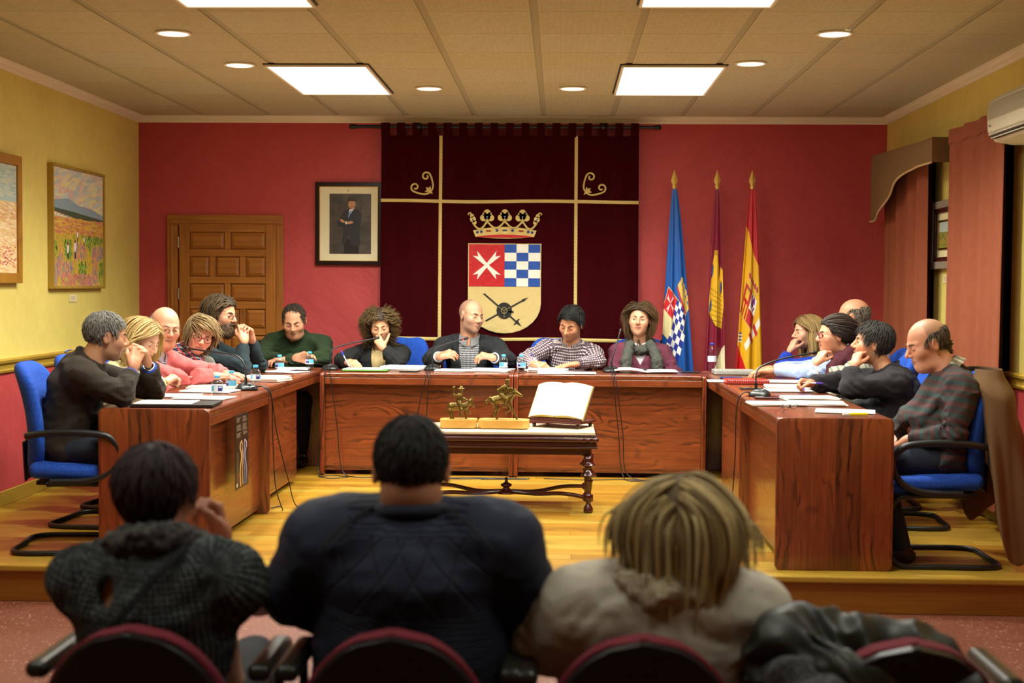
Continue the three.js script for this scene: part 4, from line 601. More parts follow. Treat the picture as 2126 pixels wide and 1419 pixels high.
// ---- head ----
function headField(o) {
  const f = o.fem ? 1 : 0, w = o.wide || 1, jw = (o.jaw || 1) * (f ? 0.92 : 1);
  const A = ell([0, 0.03, -0.015], [0.0755 * w, 0.087, 0.097]), Bf = ell([0, -0.03, 0.02], [0.0625 * w, 0.083, 0.066]), J = ell([0, -0.068, 0.024], [0.052 * w * jw, 0.045, 0.055]), Ch = sph([0, -0.098, 0.058], 0.021 * jw);
  const ck = sph([0.04 * w, -0.025, 0.054], 0.0265), br = cap([0.01, 0.021, 0.0815], [0.046, 0.021, 0.06], f ? 0.006 : 0.0085, 0.007), so = sph([0.032, -0.0015, 0.1], 0.0215);
  const n1 = cap([0, 0.012, 0.083], [0, -0.027, 0.1055 + (o.nose || 0)], 0.0075, 0.0115), n2 = sph([0.0115, -0.0325, 0.096], 0.0085), lipU = cap([0, -0.0575, 0.0905], [0.023, -0.062, 0.078], 0.0058, 0.0035), lipL = cap([0, -0.068, 0.0885], [0.021, -0.064, 0.078], 0.0068, 0.0035), cr = cap([0, -0.0625, 0.098], [0.024, -0.0632, 0.084], 0.0028, 0.002), lid = sph([0.0315, 0, 0.0685], 0.0135);
  const earO = ell([0, 0, 0], [0.0085, 0.032, 0.0195]), earI = ell([0.006, 0.002, 0.003], [0.006, 0.021, 0.011]);
  const fat = o.fat ? ell([0, -0.1, 0.015], [0.062, 0.035, 0.06]) : null;
  const N = o.neckLocal, nk = cap([0, -0.055, -0.028], N, (f ? 0.048 : 0.056) * (o.neckR || 1), (f ? 0.054 : 0.066) * (o.neckR || 1));
  return (x, y, z) => {
    const ax = Math.abs(x); let d = smin(A(x, y, z), Bf(x, y, z), 0.03); d = smin(d, J(x, y, z), 0.03); d = smin(d, Ch(x, y, z), 0.025); if (fat) d = smin(d, fat(x, y, z), 0.03);
    d = smin(d, nk(x, y, z), 0.022);
    if (z > 0) { d = smin(d, ck(ax, y, z), 0.025); d = smin(d, br(ax, y, z), 0.014); d = smax(d, -so(ax, y, z), 0.012); d = smin(d, lid(ax, y, z), 0.003); d = smin(d, n1(ax, y, z), 0.011); d = smin(d, n2(ax, y, z), 0.007); d = smin(d, lipU(ax, y, z), 0.005); d = smin(d, lipL(ax, y, z), 0.005); d = smax(d, -cr(ax, y, z), 0.003); }
    if (ax > 0.055) { const ex = ax - 0.0765 * w - 0.002, ey = y + 0.004, ez = z + 0.012, c = 0.955, s = 0.29; const qx = ex * c - ez * s * 1.2, qz = ez * c + ex * s, qy = ey * 0.98 + ez * 0.15; let e = earO(qx, qy, qz); e = smax(e, -earI(qx - 0.002, qy, qz - 0.002), 0.004); d = smin(d, e, 0.006); }
    return d;
  };
}
const tri = (t) => t;
function eyes(o, H, body, grp) {
  const lidO = o.lid ?? 0.35, gy = o.gaze || [0, 0], parts = [], lashes = [];
  for (const s of [1, -1]) {
    const c = [0.0315 * s, 0, 0.0705], e = new THREE.SphereGeometry(0.0128, 18, 14).rotateX(Math.PI / 2);
    const iris = lin(o.iris || 0x4a3524), wh = lin(0xe4dcd2), gd = vec([Math.sin(gy[0]), Math.sin(gy[1]), 1]).normalize();
    paint(e, (x, y, z) => { const k = Math.acos(clamp((x * gd.x + y * gd.y + z * gd.z) / 0.0128, -1, 1)); return k < 0.2 ? [0.01, 0.01, 0.01] : k < 0.46 ? iris : wh; });
    parts.push(e.translate(...c));
    const lash = []; const a = lerp(0.62, -0.42, lidO); for (let i = 0; i <= 10; i++) { const t = (i / 10 - 0.5) * 1.9, y = Math.sin(a) * 0.0146 * (1 - 0.14 * t * t * 4 * 0.35) - 0.0012 * t * t * (a < 0 ? -2.4 : 2.0), q = Math.sqrt(Math.max(0, 0.0146 ** 2 - y * y)); lash.push([c[0] + Math.sin(t) * q, c[1] + y, c[2] + Math.cos(t) * q]); }
    lashes.push(tube(lash, o.fem ? 0.0011 : 0.0008, 12, 4));
    // lids are patches of a slightly larger sphere
    const up = (t0, t1, sgn) => { const P = [], I = [], nu = 12, nv = 6; for (let j = 0; j <= nv; j++) for (let i = 0; i <= nu; i++) { const t = (i / nu - 0.5) * 2.5, b = lerp(t0, t1, j / nv) * (1) - (j === nv ? 0 : 0), yy = Math.sin(b) * 0.0142 - 0.0008 * t * t * (b > 0 ? 1.8 : -1.6) * (j / nv), q = Math.sqrt(Math.max(1e-6, 0.0142 ** 2 - yy * yy)); P.push(c[0] + Math.sin(t) * q, c[1] + yy, c[2] + Math.cos(t) * q); } for (let j = 0; j < nv; j++) for (let i = 0; i < nu; i++) { const k = j * (nu + 1) + i, m = k + nu + 1; sgn > 0 ? I.push(k, m, k + 1, k + 1, m, m + 1) : I.push(k, k + 1, m, k + 1, m + 1, m); } const g = new THREE.BufferGeometry(); g.setAttribute('position', new THREE.Float32BufferAttribute(P, 3)); g.setIndex(I); g.computeVertexNormals(); return g; };
    const sk = lin(o.skin).map((v) => v * 0.94); body.push(paint(up(1.5, a, 1), () => sk), paint(up(-1.5, Math.min(-0.36, a - 0.02), -1), () => sk));
  }
  return [parts, lashes];
}
const HEADBASE = (() => { const A = ell([0, 0.03, -0.015], [0.0755, 0.087, 0.097]), B = ell([0, -0.03, 0.02], [0.0625, 0.083, 0.066]), J = ell([0, -0.068, 0.024], [0.052, 0.045, 0.055]); return (x, y, z) => smin(smin(A(x, y, z), B(x, y, z), 0.03), J(x, y, z), 0.03); })();
// hairlines: positive where hair grows (head frame, metres)
const line = (pts) => (z) => { if (z <= pts[0][0]) return pts[0][1]; for (let i = 1; i < pts.length; i++) if (z <= pts[i][0]) return lerp(pts[i - 1][1], pts[i][1], (z - pts[i - 1][0]) / (pts[i][0] - pts[i - 1][0])); return pts[pts.length - 1][1]; };
const HL = line([[-0.1, -0.075], [-0.05, -0.062], [-0.028, -0.03], [-0.016, 0.028], [0.006, 0.03], [0.016, 0.0], [0.034, 0.012], [0.05, 0.05], [0.075, 0.07], [0.09, 0.074]]);
const MASK = {
  full: (x, y, z) => y - HL(z), 
  receding: (x, y, z) => Math.min(y - HL(z), 0.045 - Math.max(z, 0) * 0.9 + Math.abs(x) * 0.1 - (z > 0.03 && y > 0.06 ? (z - 0.03) * 2.2 : 0) + (Math.abs(x) < 0.03 ? 0.02 : 0)),
  ring: (x, y, z) => Math.min(y - HL(z), 0.056 - y + (z < -0.06 ? 0.012 : 0) - (z > 0.0 ? z * 1.0 : 0)),
  thin: (x, y, z) => Math.min(y - HL(z), (z > 0.01 ? 0.05 - y - (z - 0.01) * 1.0 : 0.2)),
};
function locks(o, H, wq, seed) {                              // o: one layer of hair
  const r = rng(seed), P = [], Nn = [], Cc = [], I = [], ring = o.sides || 5, K = o.k || 8, gl = V(0, -1, 0).applyQuaternion(wq.clone().invert()); const base = C(o.color), tip = C(o.tip || o.color), mask = o.mask || MASK.full;
  let made = 0, tries = 0; const q = V(), dir = V(), nrm = V(), t1 = V(), t2 = V();
  const grad = (p) => { const e = 0.002, d = HEADBASE(p.x, p.y, p.z); nrm.set(HEADBASE(p.x + e, p.y, p.z) - d, HEADBASE(p.x, p.y + e, p.z) - d, HEADBASE(p.x, p.y, p.z + e) - d).normalize(); return d; };
  while (made < o.n && tries++ < o.n * 40) {
    const a = r() * 6.283, b = Math.acos(2 * r() - 1), sx = Math.sin(b) * Math.cos(a), sy = Math.cos(b), sz = Math.sin(b) * Math.sin(a);
    let p = V(sx * 0.0755, 0.03 + sy * 0.087, -0.015 + sz * 0.097); if (mask(p.x, p.y, p.z) < (o.margin || 0.002)) continue; made++;
    const len = o.len * (0.75 + 0.5 * r()), offT = (o.off || 0.01) * (0.25 + 0.9 * r()), ph = r() * 6.28, tone = 0.72 + 0.5 * r(), mixT = r(), path = [];
    dir.set(0, 0, 0);
    for (let k = 0; k <= K; k++) {
      const t = k / K; const d = grad(p); const want = Math.max(offT * sst(0, 0.35, t + 0.08), (o.start || 0) * (0.75 + 0.4 * tone)) + 0.001; if (d < want) p.addScaledVector(nrm, want - d);
      path.push([p.clone(), nrm.clone()]);
      const f = o.flow(p, t, r); t1.set(f[0], f[1], f[2]); if (o.grav) t1.addScaledVector(gl, o.grav * (0.3 + t));
      t1.addScaledVector(nrm, -t1.dot(nrm) * (d < 0.03 ? 0.92 : 0.25)).normalize(); t1.x += (r() - 0.5) * (o.rand || 0.25); t1.y += (r() - 0.5) * (o.rand || 0.25); t1.z += (r() - 0.5) * (o.rand || 0.25);
      dir.lerp(t1.normalize(), k ? 0.55 : 1).normalize(); p = p.clone().addScaledVector(dir, len / K);
    }
    const bi = P.length / 3;
    for (let k = 0; k <= K; k++) {
      const [c, n] = path[k], t = k / K, nx = path[Math.min(K, k + 1)][0], pv = path[Math.max(0, k - 1)][0]; dir.copy(nx).sub(pv).normalize(); t1.crossVectors(dir, n).normalize(); t2.crossVectors(t1, dir).normalize();
      const cc = c.clone(); if (o.curl) { const am = o.curl[0] * sst(0.0, 0.4, t); cc.addScaledVector(t1, Math.cos(ph + t * o.curl[1]) * am).addScaledVector(t2, Math.sin(ph + t * o.curl[1]) * am); }
      const rr = o.r * (0.75 + 0.5 * tone - 0.25) * (t < 0.15 ? 0.6 + t * 2.7 : 1) * Math.sqrt(Math.max(0.02, 1 - Math.pow(t, 3)));
      for (let i = 0; i < ring; i++) { const an = i / ring * 6.283, u = Math.cos(an), v = Math.sin(an); const nn = t1.clone().multiplyScalar(u * 0.6).addScaledVector(t2, v).normalize(); P.push(cc.x + t1.x * u * rr * 1.35 + t2.x * v * rr * 0.65, cc.y + t1.y * u * rr * 1.35 + t2.y * v * rr * 0.65, cc.z + t1.z * u * rr * 1.35 + t2.z * v * rr * 0.65); Nn.push(nn.x, nn.y, nn.z); const m = clamp(mixT * 0.5 + t * 0.5 * (o.tipMix ?? 1)); Cc.push(lerp(base.r, tip.r, m) * tone, lerp(base.g, tip.g, m) * tone, lerp(base.b, tip.b, m) * tone); }
    }
    for (let k = 0; k < K; k++) for (let i = 0; i < ring; i++) { const a0 = bi + k * ring + i, a1 = bi + k * ring + (i + 1) % ring; I.push(a0, a0 + ring, a1, a1, a0 + ring, a1 + ring); }
  }
  const g = new THREE.BufferGeometry(); g.setAttribute('position', new THREE.Float32BufferAttribute(P, 3)); g.setAttribute('normal', new THREE.Float32BufferAttribute(Nn, 3)); g.setAttribute('color', new THREE.Float32BufferAttribute(Cc, 3)); g.setIndex(I); return clean(g);
}
function hairCap(o) {                                         // close shell under the locks
  const t = o.t ?? 0.008, A = ell([0, 0.03, -0.015], [0.0755 + t, 0.087 + t, 0.097 + t]), m = o.mask || MASK.full, c = C(o.color);
  const g = nets((x, y, z) => smax(A(x, y, z) + 0.0025 * noise(x * 60, y * 25, z * 60), -m(x, y, z) * 0.7, 0.006), [-0.1, -0.1, -0.135], [0.1, 0.14, 0.11], 0.0055);
  return clean(paint(g, (x, y, z) => { const k = 0.55 + 0.22 * noise(x * 160, y * 60, z * 160); return [c.r * k, c.g * k, c.b * k]; }));
}
// ---- clothes: uv per bone in metres ----
function clothUV(g, bones) {
  const n = g.toNonIndexed(), p = n.attributes.position, uv = new Float32Array(p.count * 2), q = V(), off = V();
  for (let i = 0; i < p.count; i += 3) {
    const cx = (p.getX(i) + p.getX(i + 1) + p.getX(i + 2)) / 3, cy = (p.getY(i) + p.getY(i + 1) + p.getY(i + 2)) / 3, cz = (p.getZ(i) + p.getZ(i + 1) + p.getZ(i + 2)) / 3;
    let best = bones[0], bd = 1e9; for (const b of bones) { const d = b.d(cx, cy, cz); if (d < bd) { bd = d; best = b; } }
    const ang = (x, y, z) => { off.set(x - best.a.x, y - best.a.y, z - best.a.z); return [Math.atan2(off.dot(best.s), off.dot(best.f)), off.dot(best.t)]; };
    const [ac] = ang(cx, cy, cz);
    for (let k = 0; k < 3; k++) { let [a, v] = ang(p.getX(i + k), p.getY(i + k), p.getZ(i + k)); while (a - ac > Math.PI) a -= 2 * Math.PI; while (a - ac < -Math.PI) a += 2 * Math.PI; uv[2 * (i + k)] = a * best.r; uv[2 * (i + k) + 1] = v; }
  }
  n.setAttribute('uv', new THREE.BufferAttribute(uv, 2)); return n;
}
const skinM = std({ vertexColors: true, roughness: 0.5 }), hairM = std({ vertexColors: true, roughness: 0.72 }), eyeM = phys({ vertexColors: true, roughness: 0.15, clearcoat: 0.6 }), lashM = std({ color: 0x17100c, roughness: 0.7 });
const shoeM = std({ color: 0x14110f, roughness: 0.4 });
const people = [];
function person(S) {
  const g = thing('person', S.label, 'person', [S.pelvis[0], S.floor ?? 0, S.pelvis[2]]), O = g.position, put = (name, geo, mat, parent = g) => { const q = Array.isArray(geo) ? join(geo) : geo; q.translate(-O.x, -O.y, -O.z); return part(name, q, mat, parent); };
  const yaw = R(S.yaw), F = V(Math.sin(yaw), 0, Math.cos(yaw)), Lf = V(Math.cos(yaw), 0, -Math.sin(yaw)), sy = R(S.yaw + (S.twist || 0)), roll = R(S.lean || 0);
  const Sl = V(Math.cos(sy) * Math.cos(roll), Math.sin(roll), -Math.sin(sy) * Math.cos(roll));
  const gi = S.girth || 1, P = vec(S.pelvis), N = vec(S.neck), at = (a, k, b = 0) => arr(vec(a).addScaledVector(F, k).addScaledVector(Lf, b));
  const sw = S.sw || 0.178, hw = 0.095;
  const sp = [arr(P.clone().addScaledVector(F, -0.02)), arr(P.clone().lerp(N, 0.36).addScaledVector(F, -0.035 * (S.hunch ?? 1))), arr(P.clone().lerp(N, 0.7).addScaledVector(F, -0.035 * (S.hunch ?? 1))), arr(P.clone().lerp(N, 0.9).addScaledVector(F, -0.018)), arr(N)];
  const wa = [0.168 * gi, 0.148 * gi, 0.168 * Math.sqrt(gi), 0.125 * (sw / 0.178), 0.06], wb = [0.125 * gi, 0.118 * gi, 0.122 * Math.sqrt(gi), 0.088, 0.056];
  const lats = [0, 1, 2, 3, 4].map((i) => Lf.clone().lerp(Sl, i / 3 > 1 ? 1 : i / 3).normalize());
  const chain = (infl) => (x, y, z) => { let best = 1e9; for (let i = 0; i < 4; i++) { const a = sp[i], b = sp[i + 1], bx = b[0] - a[0], by = b[1] - a[1], bz = b[2] - a[2], px = x - a[0], py = y - a[1], pz = z - a[2], t = clamp((px * bx + py * by + pz * bz) / (bx * bx + by * by + bz * bz)), qx = px - bx * t, qy = py - by * t, qz = pz - bz * t, l = lats[i], m = lats[i + 1], lx = lerp(l.x, m.x, t), ly = lerp(l.y, m.y, t), lz = lerp(l.z, m.z, t), s = qx * lx + qy * ly + qz * lz, dp = Math.sqrt(Math.max(0, qx * qx + qy * qy + qz * qz - s * s)), A = Math.max(0.015, lerp(wa[i], wa[i + 1], t) + infl), Bq = Math.max(0.015, lerp(wb[i], wb[i + 1], t) + infl), k = Math.sqrt((s / A) ** 2 + (dp / Bq) ** 2), gk = Math.sqrt((s / (A * A)) ** 2 + (dp / (Bq * Bq)) ** 2); const d = gk < 1e-6 ? -Bq : k * (k - 1) / gk; best = i ? smin(best, d, 0.05) : d; } return best; };
  const shC = N.clone().lerp(vec(sp[3]), 0.75);
  const sh = { L: arr(shC.clone().addScaledVector(Sl, sw).add(V(0, -0.035, 0)).addScaledVector(F, S.shF || 0)), R: arr(shC.clone().addScaledVector(Sl, -sw).add(V(0, -0.035, 0)).addScaledVector(F, S.shF || 0)) };
  const ar = S.arm || 1, arms = {};
  for (const k of ['L', 'R']) arms[k] = { s: sh[k], e: S['e' + k], w: S['w' + k] };
  const extra = []; if (S.belly) extra.push(ell(at(sp[1], 0.07), [0.15 * gi, 0.13, 0.11 * S.belly])); if (S.bust) for (const b of [0.075, -0.075]) extra.push(sph(arr(vec(sp[2]).addScaledVector(F, 0.085).addScaledVector(Sl, b).add(V(0, -0.02, 0))), 0.07));
  const upper = (infl, sleeve) => {
    const T = chain(infl), ups = ['L', 'R'].map((k) => [cap(arms[k].s, arms[k].e, 0.063 * ar + infl, 0.05 * ar + infl), cap(arms[k].e, arms[k].w, (sleeve ? 0.05 * ar + infl : 0.034), (sleeve ? 0.037 * ar + infl : 0.023))]);
    const blob = ['L', 'R'].map((k) => cap(arr(vec(arms[k].s).lerp(shC, 0.25)), arms[k].s, 0.07 * ar + infl, 0.064 * ar + infl));
    return (x, y, z) => { let d = T(x, y, z); for (const e of extra) d = smin(d, e(x, y, z) - infl, 0.06); for (let i = 0; i < 2; i++) { d = smin(d, blob[i](x, y, z), 0.05); d = smin(d, ups[i][0](x, y, z), 0.03); } for (let i = 0; i < 2; i++) d = smin(d, ups[i][1](x, y, z), 0.012); return d; };
  };
  // legs
  const hips = [1, -1].map((s) => at(S.pelvis, 0.02, hw * s)), kn = S.knees || [1, -1].map((s) => { const q = at(S.pelvis, 0.42, 0.11 * s); q[1] = (S.floor ?? 0) + 0.5; return q; }), an = S.ankles || [1, -1].map((s, i) => { const q = at(kn[i], S.footF ?? -0.05, 0); q[1] = (S.floor ?? 0) + 0.09; return q; });
  const legs = (infl) => { const c = []; for (const i of [0, 1]) c.push(cap(hips[i], kn[i], 0.086 * Math.sqrt(gi) + infl, 0.06 + infl), cap(kn[i], an[i], 0.06 + infl, 0.042 + infl)); const pe = ell(at(S.pelvis, -0.01), [0.175 * gi + infl, 0.115 + infl, 0.14 * gi + infl]); return (x, y, z) => { let d = pe(x, y, z); for (const f of c) d = smin(d, f(x, y, z), 0.03); return d; }; };
  // head frame
  const Hs = S.head.s || 1, wq = new THREE.Quaternion().setFromEuler(new THREE.Euler(R(S.head.pitch || 0), R(S.head.yaw), R(S.head.roll || 0), 'YXZ')), Hm = new THREE.Matrix4().compose(vec(S.head.p), wq, V(Hs, Hs, Hs)), Hi = Hm.clone().invert();
  const nl = N.clone().add(V(0, -0.03, 0)).applyMatrix4(Hi), o = { ...S.head, skin: C(S.skin).multiplyScalar(1.06).getHex(), neckLocal: arr(nl) };
  const bodyParts = [];
  const hf = headField(o), [hlo, hhi] = bounds([[-0.1, -0.12, -0.12], [0.1, 0.125, 0.12], o.neckLocal], 0.012); hlo[1] = Math.min(hlo[1], o.neckLocal[1] - 0.02);
  let hg = nets(hf, hlo.map((v, i) => (i === 1 ? v : Math.min(v, o.neckLocal[i] - 0.08))), hhi.map((v, i) => (i === 1 ? v : Math.max(v, o.neckLocal[i] + 0.08))), S.fine || 0.0045);
  S.skin = C(S.skin).multiplyScalar(1.06).getHex(); const sk = lin(S.skin), lip = lin(o.lip || (o.fem ? 0xa85a50 : 0x9c6050)), beard = o.stubble ? lin(o.stubble) : null, scalp = o.scalp ? lin(o.scalp) : null, sm = o.scalpMask || MASK.full;
  paint(hg, (x, y, z) => {
    let c = sk.slice(); const n = 0.04 * noise(x * 90, y * 90, z * 90); c = c.map((v, i) => v * (1 + n)); const ax = Math.abs(x);
    const rosy = Math.exp(-((ax - 0.042) ** 2 + (y + 0.028) ** 2 + (z - 0.07) ** 2) / 0.0007) * 0.35 + Math.exp(-(ax ** 2 + (y + 0.03) ** 2 + (z - 0.108) ** 2) / 0.0003) * 0.35 + (ax > 0.078 ? 0.35 : 0); c = [c[0] * (1 - 0.04 * rosy), c[1] * (1 - 0.3 * rosy), c[2] * (1 - 0.32 * rosy)];
    if (z > 0.06) { const l = sst(0.0085, 0.004, Math.abs(y + 0.0625 + 0.04 * (ax - 0.008))) * sst(0.027, 0.02, ax); c = mix3(c, lip, l * 0.85); if (Math.abs(y + 0.0628) < 0.0022 && ax < 0.023) c = mix3(c, [0.1, 0.04, 0.035], 0.6); }
    if (beard && z > -0.02) { const m = sst(-0.028, -0.05, y - (ax > 0.05 ? (ax - 0.05) * 2.2 : 0)) * (y < -0.125 ? 0 : 1) * (1 - sst(0.03, 0.018, Math.hypot(ax * 0.9, y + 0.0635)) * 0.7 * (z > 0.07 ? 1 : 0)); c = mix3(c, beard, m * (0.5 + 0.25 * noise(x * 300, y * 300, z * 300)) * (o.stubbleK ?? 1)); }
    if (scalp) { const m = sst(0, 0.01, sm(x, y, z)) * (ax > 0.082 ? 0 : 1) * (y > -0.085 && z < 0.1 ? 1 : 0); c = mix3(c, scalp, m * (0.75 + 0.2 * noise(x * 300, y * 300, z * 300))); }
    return c;
  });
  bodyParts.push(hg.applyMatrix4(Hm));
  const lidParts = [], [eg, lash] = eyes(o, Hm, lidParts); for (const l of lidParts) bodyParts.push(l.applyMatrix4(Hm));
  // hands
  for (const k of ['L', 'R']) {
    const h = S['h' + k]; if (!h) continue; const s = k === 'R' ? 1 : -1; const hgG = handGeo(h.pose, s).clone(), z = vec(h.f).normalize(), y0 = vec(h.n).negate(), x = y0.clone().cross(z).normalize(), y = z.clone().cross(x), sc = S.handS || (o.fem ? 0.93 : 1.03);
    hgG.applyMatrix4(new THREE.Matrix4().makeBasis(x, y, z).scale(V(sc, sc, sc)).setPosition(...(h.p || arms[k].w))); bodyParts.push(paint(hgG, (a, b, c) => { const n = 1 + 0.05 * noise(a * 70, b * 70, c * 70); return [sk[0] * n * 0.98, sk[1] * n * 0.9, sk[2] * n * 0.88]; }));
  }
  const coreU = upper(-0.014, false), coreL = legs(-0.02), all = [...sp, sh.L, sh.R, S.eL, S.eR, S.wL, S.wR, ...kn, ...an, ...hips], [clo, chi] = bounds(all, 0.2);
  const inU = upper(S.infl ?? 0.004, true), inL = legs(0.006), slack = 0.02 + 1.7 * (S.fold ?? 0.007) * 1.2; bodyParts.push(paint(nets((x, y, z) => Math.max(smin(coreU(x, y, z), coreL(x, y, z), 0.04), Math.min(inU(x, y, z) + slack, inL(x, y, z) + 0.016)), clo, chi, 0.02), () => sk));
  const body = put('body', bodyParts.map(clean), skinM); body.userData.label = 'face, neck and hands';
  for (const e of eg) put('eye', clean(e.applyMatrix4(Hm)), eyeM);
  for (const l of lash) put('eyelashes', clean(l.applyMatrix4(Hm)), lashM);
  for (const s of [1, -1]) { const b = o.brow || {}; const pts = [[0.013 * s, 0.0185, 0.0905], [0.028 * s, 0.0245 + (b.up || 0), 0.0855], [0.047 * s, 0.019, 0.066]]; const t = tube(pts, o.fem ? 0.0022 : 0.0034, 12, 5); put('eyebrow', clean(t.applyMatrix4(Hm)), std({ color: o.browColor || 0x3a2a1c, roughness: 0.8 })); }
  // hair
  if (S.hair) { const gs = []; let i = 0; for (const l of S.hair) gs.push(l.cap ? hairCap(l) : locks(l, Hm, wq, (S.seed || 1) * 131 + 7 * i++)); put('hair', join(gs).applyMatrix4(Hm), hairM); }
  // garments
  const bones = [{ a: vec(sp[0]), t: N.clone().sub(vec(sp[0])).normalize(), r: 0.17, d: chain(0) }]; { const b = bones[0]; b.s = Lf.clone().addScaledVector(b.t, -Lf.dot(b.t)).normalize(); b.f = b.s.clone().cross(b.t).normalize(); if (b.f.dot(F) < 0) b.f.negate(); }
  for (const k of ['L', 'R']) for (const [a, b, ra] of [[arms[k].s, arms[k].e, 0.063], [arms[k].e, arms[k].w, 0.05]]) { const t = vec(b).sub(vec(a)).normalize(), s = t.clone().cross(Math.abs(t.y) > 0.9 ? F : V(0, 1, 0)).normalize(); bones.push({ a: vec(a), t, s, f: s.clone().cross(t), r: 0.055, d: cap(a, b, ra * ar, 0.045 * ar) }); }
  const up0 = upper(S.infl ?? 0.004, true), fold = (S.fold ?? 0.007) * 1.7, sd = (S.seed || 1) * 3.7, nd = vec(S.head.p).sub(N).normalize();
  const neckCut = cap(arr(N.clone().addScaledVector(nd, -0.03)), arr(N.clone().addScaledVector(nd, 0.12)), (S.neckHole || 0.066), 0.075);
  const cuffs = ['L', 'R'].map((k) => { const t = vec(arms[k].w).sub(vec(arms[k].e)).normalize(), c = vec(arms[k].w).addScaledVector(t, -(S['cut' + k] ?? S.cut ?? 0.01)); return { t, c, e: cap(arms[k].e, arms[k].w, 0.075 * ar, 0.075 * ar) }; });
  const hem = S.hem ?? -0.07;
  const garment = (x, y, z, base) => {
    let d = base(x, y, z); if (d > 0.08 || d < -0.08) return d;
    const a = fbm(x * 9 + sd, y * 14 + 2 * noise(x * 5, y * 5, z * 5 + sd), z * 9, 2), b = Math.abs(noise(x * 16 + sd, y * 24 + a * 2, z * 16)); d += fold * (a * 1.3 + (b - 0.35) * 0.8);
    for (const k of [0, 1]) { const q = arms[k ? 'R' : 'L'], ex = Math.hypot(x - q.e[0], y - q.e[1], z - q.e[2]); if (ex < 0.13) d += fold * 0.6 * Math.sin((x * 0.6 + y + z * 0.5) * 150 + 3 * a) * (1 - ex / 0.13); }
    return d;
  };
  const trimmed = (x, y, z, d) => { d = smax(d, -neckCut(x, y, z), 0.008); d = smax(d, P.y + hem - y, 0.01); for (const c of cuffs) { const al = (x - c.c.x) * c.t.x + (y - c.c.y) * c.t.y + (z - c.c.z) * c.t.z; if (al > -0.03 && c.e(x, y, z) < 0) d = smax(d, al, 0.008); } return d; };
  const lx = (x, y, z) => { const i = (x - N.x) * Sl.x + (y - N.y) * Sl.y + (z - N.z) * Sl.z; return i; }, fr = (x, y, z) => { const t = clamp(((x - P.x) * (N.x - P.x) + (y - P.y) * (N.y - P.y) + (z - P.z) * (N.z - P.z)) / N.distanceToSquared(P)); return [(x - lerp(P.x, N.x, t)) * F.x + (z - lerp(P.z, N.z, t)) * F.z, t]; };
  const [ulo, uhi] = bounds([...sp, sh.L, sh.R, S.eL, S.eR, S.wL, S.wR], 0.17 * Math.max(1, gi) + 0.02), cell = S.cell || 0.0105;
  if (S.open) {                                               // open jacket over an inner garment
    const inner = chain((S.infl ?? 0.004) - 0.006), ig = nets((x, y, z) => { let d = inner(x, y, z); for (const e of extra) d = smin(d, e(x, y, z), 0.06); return trimmed(x, y, z, d + fold * 0.35 * fbm(x * 12, y * 16 + sd, z * 12, 2)); }, ...bounds(sp, 0.22), 0.012);
    put('shirt', clothUV(ig, [bones[0]]), S.inner);
    const [w0, w1, v0] = S.open; const lap = up0; const base = (x, y, z) => { let d = up0(x, y, z) - 0.006; const s = Math.abs(lx(x, y, z)), [f, t] = fr(x, y, z); const w = lerp(w0, w1, sst(v0, 0.95, t)); if (f > 0.02 && t > 0.1) { if (s > w - 0.01 && s < w + 0.05 && t > v0) d -= 0.006; } return d; };
    const og = nets((x, y, z) => { let d = trimmed(x, y, z, garment(x, y, z, base)); const s = Math.abs(lx(x, y, z)), [f, t] = fr(x, y, z), w = lerp(w0, w1, sst(v0, 0.95, t)); return smax(d, -Math.max(s - w, -(f - 0.0), -(t - 0.08) * 0.4), 0.004); }, ulo, uhi, cell);
    put(S.topName || 'jacket', clothUV(og, bones), S.top);
  } else put(S.topName || 'sweater', clothUV(nets((x, y, z) => { let d = garment(x, y, z, up0); if (S.vneck) { const s = Math.abs(lx(x, y, z)), [f, t] = fr(x, y, z); const w = S.vneck * sst(0.62, 1.0, t); d = smax(d, -Math.max(s - w, -(f - 0.0), 0.62 - t), 0.004); } if (S.keyhole) { const K = S.keyhole; d = smax(d, -(Math.hypot((x - K[0]) / K[3], (y - K[1]) / K[4]) - 1) * 0.03 * (z > K[2] ? 1 : -9), 0.004); } return trimmed(x, y, z, d); }, ulo, uhi, cell), bones), S.top);
  if (S.vneck) { const inner = chain(-0.004); put('shirt', clothUV(nets((x, y, z) => trimmed(x, y, z, inner(x, y, z)), ...bounds(sp, 0.2), 0.014), [bones[0]]), S.inner || M.paper); }
  const cf = (c, r, w, m, name) => put(name, clean(new THREE.TorusGeometry(r, w, 8, 24).applyQuaternion(new THREE.Quaternion().setFromUnitVectors(V(0, 0, 1), c.t)).translate(c.c.x, c.c.y, c.c.z)), m);
  if (S.cuffM) cuffs.forEach((c) => cf(c, 0.031 * ar, 0.008, S.cuffM, 'cuff'));
